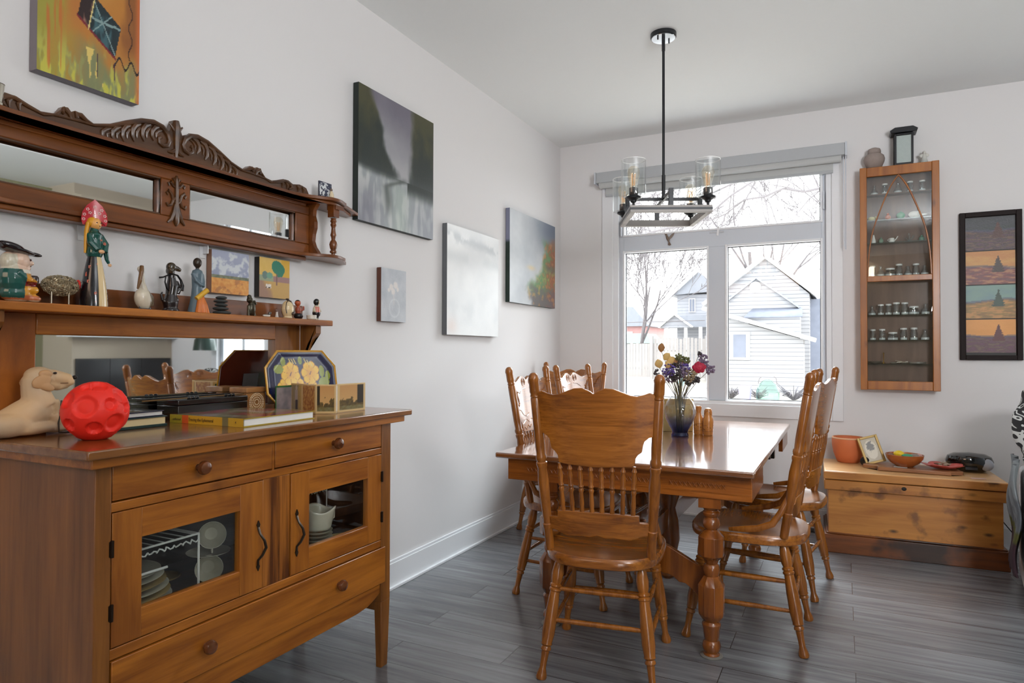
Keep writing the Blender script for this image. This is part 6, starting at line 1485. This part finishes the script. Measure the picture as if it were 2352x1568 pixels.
# ================================================================== china inside the sideboard
M_CHINA = plain('cream_china', (206, 200, 180), .2, coat=.4); M_CHINAG = plain('gold_rim_china', (176, 150, 96), .25, coat=.3); M_WIRE = plain('white_wire_rack', (214, 214, 208), .35)
FZ = .4845
gP = 'dinner plates stacked inside the left glazed door'
def plate(z, r_, mat, label, x=.290, y=1.130):
    o = obj('dinner_plate', MB().lathe([(r_*.55, 0), (r_*.6, .002), (r_*.98, .013), (r_, .015), (r_*.97, .0155), (r_*.6, .005), (.001, .004)], 48), mat, loc=(x, y, z)); tag(o, label, 'plate', gP); return o
z = FZ
for i, (r_, m_) in enumerate(((.142, M_CHINA), (.140, M_CHINA), (.138, M_CHINA), (.134, M_CHINAG), (.130, M_CHINA), (.124, M_CHINAG), (.118, M_CHINA), (.110, M_CHINA))):
    plate(z, r_, m_, ('lowest', 'second lowest', 'third', 'fourth', 'fifth', 'sixth', 'second highest', 'topmost')[i]+' plate from the bottom in the stack behind the left glazed door' if 0 < i < 7 else ('lowest' if i == 0 else 'topmost')+' plate in the stack behind the left glazed door'); z += .0145
rk = thing('plate_rack', 'white wire plate rack over the plates behind the left glazed door', 'rack', (.29, 1.125, FZ))
wr = MB()
for q in (.146, -.146):
    wr.tube([(-.12, q, 0), (-.12, q, .205), (.15, q, .205), (.15, q, 0)], .0035, 8)
for q in (-.12, .15): wr.tube([(q, -.146, .205), (q, .146, .205)], .003, 8)
wr.tube([(.15, -.146, .140), (.15, .05, .140)], .0035, 8)
wr.tube([(.15+.004*sin(k*1.2), -.146+k*.292/60, .188+.004*sin(k*1.6)) for k in range(61)], .0022, 6)
for k in range(10): wr.tube([(-.12, -.135+k*.030, .205), (.15, -.135+k*.030, .205)], .0018, 6)
obj('wire_frame', wr, M_WIRE, rk)
for i in range(3):
    o = obj('side_plate', MB().lathe([(.05, 0), (.055, .002), (.088, .011), (.09, .013), (.055, .004), (.001, .003)], 36), M_CHINA if i != 1 else M_CHINAG, loc=(.27, 1.10, FZ+.2085+i*.009)); tag(o, ('lowest', 'middle', 'topmost')[i]+' side plate on the wire rack behind the left glazed door', 'plate', 'side plates on the wire rack')
def cup(x, y, z, label, tip=0):
    t = thing('tea_cup', label, 'cup', (x, y, z)); obj('bowl', MB().lathe([(.018, 0), (.022, .003), (.034, .025), (.040, .050), (.0385, .050), (.031, .025), (.018, .005), (.001, .004)], 28), M_CHINA, t)
    obj('handle', MB().tube([(.036, 0, .042), (.052, 0, .038), (.052, 0, .020), (.031, 0, .016)], .003, 8), M_CHINA, t)
    return t
c1 = cup(.30, 1.33, FZ+.085, 'upper tea cup lying on its side facing the glass of the left door'); c1.rotation_euler = (0, radians(82), radians(-35)); c1.location = (.300, 1.425, FZ+.150)
c2 = cup(.30, 1.33, FZ, 'lower tea cup lying on its side facing the glass of the left door'); c2.rotation_euler = (0, radians(82), radians(-35)); c2.location = (.300, 1.415, FZ+.052)
o = obj('saucer', MB().lathe([(.035, 0), (.04, .002), (.062, .010), (.063, .012), (.04, .004), (.001, .003)], 32), M_CHINA, loc=(.320, 1.40, FZ+.094)); tag(o, 'saucer balanced between the two tea cups behind the left glazed door', 'saucer')
obj('cup_stack_plate', MB().lathe([(.03, 0), (.055, .007), (.053, .009), (.05, .004), (.001, .003)], 36), M_CHINAG, sb, loc=(.14, 1.375, FZ))
cr = thing('cream_jug', 'cream china sauce boat with wavy rim behind the right glazed door', 'jug', (.37, 1.815, FZ+.082)); cr.scale = (1.25, 1.0, 1.3)
obj('body', MB().sheet(lambda u, v: ((.036+.012*v+.004*sin(4*pi*u)*v)*cos(2*pi*u), (.044+.014*v)*sin(2*pi*u), .055*v+.006*sin(6*pi*u)*v), 40, 10, True), M_CHINA, cr, solid=.003)
obj('handle', MB().tube([(.01, .050, .045), (.01, .072, .044), (.01, .070, .020), (.01, .046, .014)], .0035, 8), M_CHINA, cr)
sc_ = 0
for i in range(6):
    o = obj('saucer', MB().lathe([(.035, 0), (.04, .002), (.052, .010), (.053, .012), (.04, .004), (.001, .003)], 32), M_CHINA, loc=(.37, 1.815, FZ+.0132*i)); tag(o, ('lowest', 'second', 'third', 'fourth', 'fifth', 'topmost')[i]+' cream saucer from the bottom under the sauce boat behind the right glazed door', 'saucer', 'saucers under the sauce boat')
o = obj('serving_tray', MB().lathe([(.09, 0), (.11, .008), (.108, .010), (.09, .003), (.001, .002)], 40, sx=.7), M_CHINAG, loc=(.36, 1.925, FZ+.002)); tag(o, 'flat serving plate at the right behind the right glazed door', 'plate')
rk2 = dup_tree(rk); rk2.location = (.20, 1.84, FZ); rk2['label'] = 'white wire rack behind the right glazed door'; rk2.scale = (.6, .75, 1)

# ================================================================== on the dining table
vs = thing('glass_vase', 'round clear glass vase with a blue tinted foot holding dried flowers on the table', 'vase', (1.272, 3.575, TZ+.0004))
vp = [(.044, 0), (.046, .006), (.040, .020), (.044, .034), (.060, .060), (.076, .095), (.083, .125), (.080, .155), (.068, .185), (.052, .205), (.044, .216), (.046, .228), (.052, .238)]
m, nt, b = nm('blue_tinted_glass'); N = nt.nodes; K = nt.links; N.remove(b)
tr = N.new('ShaderNodeBsdfTransparent'); gl = N.new('ShaderNodeBsdfGlossy'); gl.inputs['Roughness'].default_value = .02
tc = N.new('ShaderNodeTexCoord'); s_ = N.new('ShaderNodeSeparateXYZ'); K.new(tc.outputs['Object'], s_.inputs[0])
rp = N.new('ShaderNodeValToRGB'); rp.color_ramp.elements[0].position = .015; rp.color_ramp.elements[1].position = .12; rp.color_ramp.elements[0].color = L4((120, 142, 206)); rp.color_ramp.elements[1].color = L4((246, 247, 250)); K.new(s_.outputs[2], rp.inputs[0]); K.new(rp.outputs[0], tr.inputs[0])
fr = facing_refl(nt, 1.0, 0.0); mx = N.new('ShaderNodeMixShader'); K.new(fr.outputs[0], mx.inputs[0]); K.new(tr.outputs[0], mx.inputs[1]); K.new(gl.outputs[0], mx.inputs[2]); K.new(mx.outputs[0], N['Material Output'].inputs[0])
vin = [(r_-.003, max(z_, .008)) for r_, z_ in reversed(vp)]
obj('glass_body', MB().lathe(vp+vin, 44, caps=False).lathe([(.001, .0), (.044, 0)], 44, caps=False).lathe([(.001, .012), (.040, .012)], 44, caps=False), m, vs)
bq = thing('dried_bouquet', 'bouquet of dried flowers in the glass vase: red rose, purple statice and silver-dollar pods', 'flowers', (1.272, 3.575, TZ+.014))
rr = random.Random(12)
# stems and flower heads; local u = right in the picture = (+.895 x,+.446 y)
RT = Vector((cos(yaw), sin(yaw), 0)); FWD = Vector((-sin(yaw), cos(yaw), 0))
def Q(r_, f, z_): return RT*r_+FWD*f+Vector((0, 0, z_))
M_STEM = plain('dry_stem', (112, 104, 70), .8, var=.25); M_STEM2 = plain('dark_stem', (70, 66, 56), .8, var=.25)
def stem(p, mat=M_STEM, r_=.0016):
    b0 = Vector((rr.uniform(-.018, .018), rr.uniform(-.018, .018), .004)); nk = Vector((p.x*.22, p.y*.22, .205))
    nk2 = nk.lerp(p, .45)+Vector((0, 0, .012))
    obj('stem', MB().tube([b0, b0.lerp(nk, .55)+Vector((rr.uniform(-.006, .006), rr.uniform(-.006, .006), 0)), nk, nk2, p], [r_, r_, r_, r_*.9, r_*.7], 6), mat, bq)
def blob_head(name, p, R0, n, rad, mat, seed):
    q = random.Random(seed); mb = MB()
    for i in range(n):
        a = q.uniform(0, 2*pi); b_ = math.acos(q.uniform(-1, 1)); d = Vector((sin(b_)*cos(a), sin(b_)*sin(a), cos(b_)))*R0*q.uniform(.5, 1)
        mb.ell(p+d, (rad*q.uniform(.6, 1.1), rad*q.uniform(.6, 1.1), rad*q.uniform(.5, 1)), 6)
    return obj(name, mb, mat, bq)
M_PUR = plain('purple_statice', (98, 80, 150), .8, var=.3, bscale=90); M_PUR2 = plain('dusty_lilac', (124, 108, 132), .8, var=.3, bscale=90); M_TANF = plain('tan_seedheads', (150, 132, 104), .85, var=.3, bscale=90); M_RED = plain('crimson_rose', (172, 30, 62), .6, var=.2, bscale=60); M_DKF = plain('dark_thistle', (70, 64, 66), .85, var=.4, bscale=90); M_OLV = plain('olive_bud', (104, 106, 66), .8, var=.3)
for (r_, f, z_, R0, n, mt, nm_) in ((-.055, .0, .335, .030, 60, M_PUR, 'statice'), (-.065, .01, .300, .028, 50, M_PUR2, 'statice'), (-.03, -.02, .31, .028, 50, M_DKF, 'thistle'), (.012, -.01, .33, .024, 45, M_PUR2, 'statice'), (.03, .01, .350, .022, 40, M_PUR, 'statice'),
        (.045, -.01, .315, .030, 60, M_TANF, 'seed_head'), (.055, .02, .285, .028, 45, M_DKF, 'thistle'), (.01, .02, .375, .022, 35, M_PUR2, 'statice'), (-.005, 0, .405, .018, 30, M_OLV, 'bud_spray'), (.03, .0, .39, .016, 26, M_OLV, 'bud_spray'), (-.02, .01, .365, .020, 30, M_DKF, 'thistle'),
        (.125, .0, .410, .018, 26, M_PUR2, 'verbena'), (.118, .0, .385, .014, 20, M_PUR2, 'verbena'), (.135, .01, .370, .018, 26, M_PUR2, 'verbena'), (.163, 0, .342, .020, 34, M_PUR2, 'verbena'), (.105, 0, .428, .008, 10, M_DKF, 'verbena'), (-.125, .0, .325, .012, 14, M_DKF, 'verbena'), (.085, .0, .285, .016, 20, M_DKF, 'thistle')):
    p = Q(r_, f, z_); stem(p, M_STEM2 if mt in (M_DKF, M_PUR2) else M_STEM); blob_head(nm_, p, R0*1.35, int(n*1.25), .0068, mt, int(abs(r_)*1000)+int(z_*1000))
for k in range(10): stem(Q(rr.uniform(-.05, .06), rr.uniform(-.03, .03), rr.uniform(.27, .33)), M_STEM2 if k % 2 else M_STEM)
p = Q(.098, -.01, .352); stem(p)
rs = MB(); rr2 = random.Random(8)
for k in range(22):
    a = k*2.4; l = .006+.022*k/22; c_ = p+RT*(l*cos(a))+Vector((0, 0, l*sin(a)*.8))-FWD*(.010-.012*k/22); rs.ell(c_, (.014, .007, .014), 10, rot=Matrix.Rotation(a, 3, 'Y'))
obj('rose', rs, M_RED, bq)
M_POD = plain('papery_pod', (206, 170, 104), .6, var=.2, bscale=30); M_POD2 = plain('brown_pod', (150, 104, 56), .6, var=.25, bscale=30)
for (r_, z_, w_, h_, mt, a) in ((-.098, .458, .036, .050, M_POD2, .1), (-.07, .410, .040, .048, M_POD, .7), (-.112, .372, .044, .050, M_POD, -.3), (-.045, .390, .050, .048, M_POD, .9), (-.025, .378, .048, .034, M_POD2, 1.1), (.02, .375, .034, .030, M_POD2, 1.3), (-.06, .365, .050, .044, M_POD, 1.2)):
    p = Q(r_, .005, z_); stem(p-Vector((0, 0, .02)))
    m_ = MB(); m_.sheet(lambda u, v: tuple(p+RT*((w_*.5*sin(pi*v)**.8*(2*u-1))*cos(a)+(v-.5)*h_*sin(a))+Vector((0, 0, (v-.5)*h_*cos(a)-(w_*.5*sin(pi*v)**.8*(2*u-1))*sin(a)))-FWD*(.008*(1-(2*u-1)**2)*sin(pi*v))), 10, 12)
    obj('seed_pod', m_, mt, bq, solid=.0008)
M_DOLL = wood('pyrographed_wood', (196, 132, 64), (160, 96, 40), 'Z', .3, 40, .8, .05, coat=.3)
def doll(loc, label, neck):
    t = thing('wooden_doll', label, 'doll', loc)
    if neck: pf = [(.024, 0), (.026, .004), (.027, .05), (.026, .085), (.015, .108), (.0125, .120), (.014, .126), (.016, .148), (.012, .154), (.001, .156)]
    else: pf = [(.024, 0), (.026, .004), (.027, .04), (.0285, .07), (.026, .092), (.021, .102), (.0215, .115), (.021, .132), (.015, .144), (.001, .149)]
    obj('body', MB().lathe(pf, 28), M_DOLL, t)
    bd = MB()
    for zz in (.022, .060):
        r0 = .0268; bd.tube([(r0*cos(2*pi*k/24), r0*sin(2*pi*k/24), zz) for k in range(24)], .0008, 4, closed=True)
    q = random.Random(3)
    for k in range(26): a = q.uniform(0, 2*pi); zz = q.uniform(.028, .055); bd.ell((.0268*cos(a), .0268*sin(a), zz), (.002, .002, .0022), 5)
    if not neck: bd.tube([(.0215*sin(a), -.0215*cos(a)*1.0, .118+.014*cos(a*2.4)) for a in (-.9, -.6, -.3, 0, .3, .6, .9)], .0009, 4)
    obj('burnt_pattern', bd, plain('burnt_brown', (84, 46, 22), .5), t); return t
doll((1.400, 3.680, TZ+.0004), 'wooden nesting doll standing right of the vase', False); doll((1.346, 3.700, TZ+.0004), 'bottle shaped wooden figure between the vase and the nesting doll', True)
gb = thing('gift_tin', 'olive gold cardboard box behind the glass vase', 'box', (1.205, 3.80, TZ+.0004), radians(26))
obj('box', MB().b2(-.085, .085, -.03, .03, 0, .182), plain('olive_gold_card', (190, 172, 112), .4, var=.12, bscale=14), gb, bev=.002); obj('lid_edge', MB().b2(-.086, .086, -.031, .031, .150, .1835), plain('gold_lid', (196, 168, 100), .35), gb, bev=.002)

# ================================================================== on the chest
CT = .4885
pt = thing('terracotta_pot', 'empty terracotta flower pot on the left end of the pine chest', 'pot', (2.083, 4.835, CT))
obj('pot', MB().lathe([(.060, 0), (.068, .006), (.088, .060), (.096, .105), (.098, .140), (.094, .158), (.090, .160), (.086, .152), (.088, .110), (.078, .06), (.050, .012), (.001, .010)], 40), plain('terracotta', (206, 112, 66), .6, var=.1, bscale=14), pt)
obj('rim_glaze', MB().lathe([(.0945, .150), (.0975, .155), (.095, .1625), (.089, .1615)], 40, caps=False), plain('pale_rim', (222, 170, 130), .5), pt)
pf_ = thing('photo_frame', 'small gold photo frame with an oval portrait standing on the pine chest', 'frame', (2.236, 4.70, CT+.0235), radians(22))
pf_.rotation_euler = (radians(-14), radians(-16), radians(12))
obj('frame', MB().b2(-.058, -.044, -.010, .010, 0, .170).b2(.044, .058, -.010, .010, 0, .170).b2(-.044, .044, -.010, .010, 0, .014).b2(-.044, .044, -.010, .010, .156, .170), plain('gilt_frame', (166, 134, 66), .4, metal=.2), pf_, bev=.002)
me = MB().sheet(lambda u, v: (-.044+.088*u, -.004, .014+.142*v), 30, 40).mesh('ph')
obj('photograph', vcol(me, lambda p: lin((96, 92, 84)) if sqrt((p.x/.020)**2+((p.z-.105)/.028)**2) < 1+fbm(p.x*60, p.z*60, 3, 2) else (lin((206, 198, 178)) if sqrt((p.x/.034)**2+((p.z-.086)/.058)**2) < 1 else lin((176, 164, 138)))), VS, pf_)
lb = thing('round_black_lens', 'round dark object hidden between the pot and the photo frame', 'ornament', (2.175, 4.70, CT)); obj('disc', MB().ell((0, 0, .03), (.028, .012, .03), 20), plain('black_plastic', (20, 20, 22), .25), lb)
wb = thing('wooden_bowl', 'orange brown wooden bowl of odds and ends on the cutting board', 'bowl', (2.385, 4.655, CT+.0235))
obj('bowl', MB().lathe([(.045, 0), (.050, .004), (.078, .022), (.098, .050), (.103, .072), (.099, .073), (.092, .050), (.070, .024), (.001, .012)], 40), wood('turned_bowl_wood', (186, 104, 46), (150, 76, 30), 'X', .25, 30, .8, .05, coat=.5), wb)
def inb(name, label, cat, d, mb, mat):
    o = obj(name, mb, mat, loc=(2.385+d[0], 4.655+d[1], CT+.0235+d[2])); tag(o, label, cat)
inb('yellow_lemon', 'yellow plastic lemon in the wooden bowl', 'fruit', (-.030, 0, .072), MB().ell((0, 0, 0), (.030, .022, .021)), plain('lemon_yellow', (232, 200, 40), .4))
inb('green_lump', 'green glass piece in the wooden bowl', 'ornament', (.012, -.02, .066), MB().ell((0, 0, 0), (.030, .020, .012)), plain('jade_green', (60, 150, 110), .3))
inb('grey_pebble', 'grey pebble in the wooden bowl', 'stone', (.052, 0, .064), MB().ell((0, 0, 0), (.026, .022, .016)), plain('grey_brown_pebble', (140, 126, 116), .6, var=.3)); inb('brown_pebble', 'brown pebble at the left inside the wooden bowl', 'stone', (-.070, .0, .064), MB().ell((0, 0, 0), (.016, .018, .013)), plain('brown_pebble', (130, 96, 76), .6, var=.3))
inb('pink_shell', 'pinkish shell at the right rim of the wooden bowl', 'shell', (.078, .02, .068), MB().ell((0, 0, 0), (.016, .014, .010)), plain('pink_shell', (196, 150, 140), .5))
cbd = obj('cutting_board', MB().prism([(-.28, -.02), (-.20, -.05), (-.20, -.10), (.17, -.115), (.17, -.075), (.235, -.06), (.205, .09), (-.25, .11)], 0, .022), wood('board_walnut', (176, 120, 76), (120, 74, 44), 'X', .45, 26, .8, .1), loc=(2.440, 4.660, CT+.001), bev=.004)
tag(cbd, 'brown wooden cutting board with notched corners lying on the chest lid', 'board')
ld = thing('leaf_dish', 'red leaf shaped dish of buttons and shells on the cutting board', 'dish', (2.580, 4.645, CT+.024))
m_ = MB(); m_.sheet(lambda u, v: ((.02+.085*v*(1+.35*abs(sin(5*pi*u))))*cos(2*pi*u)*1.1, (.02+.06*v*(1+.35*abs(sin(5*pi*u))))*sin(2*pi*u), .003+.022*v*v+.012*v*abs(sin(5*pi*u))), 60, 8, True)
obj('dish', m_, plain('red_pink_glaze', (190, 84, 76), .3, var=.25, bscale=40), ld, solid=.002); ld.scale = (.78, .85, .85)
obj('dish_base', MB().lathe([(.02, 0), (.03, .004), (.001, .004)], 16), plain('red_glaze_base', (176, 70, 64), .3), ld)
rr = random.Random(6); shl = []
for k in range(9):
    a = k*.7; o = obj('shell_piece', MB().ell((0, 0, 0), (rr.uniform(.010, .018), rr.uniform(.008, .012), rr.uniform(.004, .007)), 10), plain('shell_bits', rr.choice([(206, 190, 170), (120, 84, 66), (150, 130, 110)]), .5), loc=(2.580+.042*cos(a)*rr.uniform(.4, 1), 4.645+.030*sin(a), CT+.024+.024+.004*(k % 3)))
    shl.append(o); tag(o, '', 'shell', 'shells in the red leaf dish')
shl.sort(key=lambda q: q.location.x)
for k, q in enumerate(shl): q['label'] = '%s small shell from the left in the red leaf dish' % ('first', 'second', 'third', 'fourth', 'fifth', 'sixth', 'seventh', 'eighth', 'ninth')[k]
sp_ = thing('round_speaker', 'glossy black rounded radio with a pale speaker on the right of the chest', 'radio', (2.730, 4.80, CT))
obj('body', MB().lathe([(.070, 0), (.085, .004), (.118, .040), (.124, .062), (.112, .090), (.080, .106), (.001, .112)], 44, sx=1.0, sy=.72), plain('piano_black', (12, 14, 15), .06, coat=.8), sp_)
obj('grille', MB().ell((.078, -.055, .050), (.036, .022, .036), 24), plain('pale_grey_grille', (168, 172, 182), .5), sp_)
obj('display', MB().b2(-.03, .03, -.0885, -.080, .020, .036), plain('dark_display', (40, 44, 48), .1), sp_)
for (x, y, rz, col_, lab) in ((2.735, 4.53, .1, (206, 170, 160), 'pink printed card lying near the front right edge of the chest'), (2.36, 4.60, -.1, (206, 200, 190), 'white paper slip sticking out under the photo frame')):
    o = obj('paper_card', MB().b2(-.035, .035, -.018, .018, 0, .0012), plain('paper', col_, .5, var=.2, bscale=60), loc=(x, y, CT+.0005 if x > 2.5 else CT+.0235)); o.rotation_euler = (0, 0, rz); tag(o, lab, 'card')

# ================================================================== window ornaments
hb = thing('hummingbird_ornament', 'brown metal hummingbird stuck on the window bar', 'ornament', (.875, WY+.028, 2.055))
hm = MB(); hm.tube([(-.016, 0, .030), (-.012, 0, .020), (-.006, 0, .002), (.000, 0, -.014), (.004, 0, -.026)], [.006, .0085, .010, .007, .004], 12).ell((-.018, 0, .034), (.008, .007, .008)).tube([(-.022, 0, .038), (-.034, 0, .046), (-.038, 0, .047)], [.002, .0012, .0006], 6)
obj('body', hm, plain('bronze_brown', (120, 104, 92), .5, metal=.3), hb)
obj('wing', MB().prism([(-.004, .004), (.010, .022), (.030, .040), (.046, .046), (.040, .030), (.026, .010), (.004, -.008)], -.003, .001, 'XZ'), plain('wing_brown', (136, 122, 112), .5), hb); obj('tail', MB().prism([(.000, -.022), (.008, -.022), (.020, -.046), (.006, -.050), (-.006, -.046)], -.002, .002, 'XZ'), plain('tail_brown', (116, 100, 88), .5), hb)
dr = thing('dragonfly_ornament', 'white cross shaped ornament on the window bar above the mullion', 'ornament', (1.232, WY+.026, 2.087))
obj('body', MB().box((.006, 0, 0), (.016, .006, .070), Matrix.Rotation(.12, 3, 'Y')), M_TRIM, dr, bev=.002); obj('wings', MB().b2(-.055, .048, .001, .005, -.012, .0), plain('pale_wings', (196, 200, 206), .3), dr, bev=.001)
sc2 = thing('suncatcher', 'pale blue butterfly suncatcher on the left casement glass', 'ornament', (.967, WY+.058, .985))
obj('wing', MB().prism([(-.03, -.02), (.012, -.045), (.028, .010), (.010, .052), (-.012, .030)], -.002, .002, 'XZ'), clear_glass('pale_blue_glass', (.78, .92, .95), .5, .05), sc2)
obj('wing', MB().prism([(-.012, .058), (.004, .048), (.018, .062), (.006, .075)], -.002, .002, 'XZ'), clear_glass('pale_pink_glass', (.95, .80, .84), .5, .05), sc2)

# ================================================================== armchair at the right edge
arm_ = thing('armchair', 'white slipcovered armchair cut off by the right picture edge', 'armchair', (3.285, 4.02, 0), radians(-8))
mb = MB(); mb.b2(-.40, .40, -.36, .34, .12, .40); mb.b2(-.44, -.28, -.34, .36, .10, .60); mb.b2(.28, .44, -.34, .36, .10, .60)
me = fuse(mb, .016, 14); obj('slipcover', me, plain('white_slipcover', (206, 206, 208), .9, bump=.3, bscale=120), arm_)
me = fuse(MB().b2(-.40, .40, .16, .36, .36, .98), .016, 14); obj('back', me, plain('white_slipcover_back', (196, 198, 202), .9, bump=.3), arm_)
sk_ = MB().prism([(-.44, -.34), (.44, -.34), (.44, .36), (-.44, .36)], .035, .13); obj('skirt', sk_, plain('white_skirt', (200, 200, 202), .9), arm_, bev=.01)
for (x, y) in ((-.38, -.28), (.38, -.28), (-.38, .28), (.38, .28)): obj('foot', MB().lathe([(.020, 0), (.026, .035)], 14, (x, y, 0)), M_BLACK, arm_)
m, nt, b = nm('black_white_scroll_print'); N = nt.nodes; K = nt.links
tc = N.new('ShaderNodeTexCoord'); wv = N.new('ShaderNodeTexNoise'); wv.inputs['Scale'].default_value = 9; wv.inputs['Detail'].default_value = 1; wv.inputs['Distortion'].default_value = 1.5; K.new(tc.outputs['Object'], wv.inputs['Vector'])
mu = N.new('ShaderNodeMath'); mu.operation = 'MULTIPLY'; mu.inputs[1].default_value = 46; K.new(wv.outputs['Fac'], mu.inputs[0]); si = N.new('ShaderNodeMath'); si.operation = 'SINE'; K.new(mu.outputs[0], si.inputs[0])
rp = N.new('ShaderNodeValToRGB'); rp.color_ramp.elements[0].position = .30; rp.color_ramp.elements[1].position = .42; rp.color_ramp.elements[0].color = L4((44, 44, 46)); rp.color_ramp.elements[1].color = L4((206, 208, 206)); K.new(si.outputs[0], rp.inputs[0]); K.new(rp.outputs[0], b.inputs['Base Color']); b.inputs['Roughness'].default_value = .9
me = fuse(MB().ell((0, 0, .22), (.24, .07, .22)).box((0, 0, .22), (.38, .06, .38)), .012, 16)
cu = obj('scroll_cushion', me, m, loc=(3.03, 4.02, .615)); cu.rotation_euler = (radians(-8), 0, radians(-6)); tag(cu, 'black and white scroll print cushion on the armchair', 'cushion')
th = MB(); th.sheet(lambda u, v: (-.475-.012*sin(v*9+u*3)-.01*sin(u*22), -.26+.46*u+.02*sin(v*7), .05+.10+.52*v), 40, 30)
m = vmat('throw_wool', .95, bump=.6, bscale=90)
me = th.mesh('throw')
def c_thr(p):
    if p.z < .30: return lin((56, 36, 44))
    if p.z < .36: return lin((84, 84, 40))
    return lin((128, 134, 138)) if fbm(p.y*10, p.z*4, 3, 3) > -.05 else lin((96, 100, 106))
tw_ = obj('wool_throw', vcol(me, c_thr), m, solid=.008); tw_.location = (3.285, 4.02, 0); tw_.rotation_euler = (0, 0, radians(-8)); tag(tw_, 'grey wool throw with a dark plum end hanging over the armchair side', 'throw')
cbl = obj('power_cord', MB().tube([(2.86, 4.955, .26), (2.90, 4.95, .20), (2.96, 4.93, .12), (3.02, 4.92, .05), (3.05, 4.90, .012)], .003, 8), M_BLACK); tag(cbl, 'thin black cord hanging between the chest and the armchair', 'cord')
# reading lamp and dark speaker only seen in the mirror
rl = thing('wall_lamp', 'dark green swing arm lamp on the far wall, seen only in the sideboard mirror', 'lamp', (4.0, WY, 1.55))
M_GRL = plain('green_enamel', (44, 62, 56), .25); obj('wall_plate', MB().b2(.10, .16, -.02, 0, -.05, .05), M_GRL, rl); obj('arm', MB().tube([(.13, -.01, 0), (.05, -.16, .08), (0, -.22, -.10)], .008, 8), M_GRL, rl); obj('lamp_shade', MB().lathe([(.02, .10), (.06, .09), (.10, .03), (.115, -.08), (.110, -.08), (.055, .08), (.015, .09)], 28, (-.02, -.22, -.27), caps=False), M_GRL, rl)
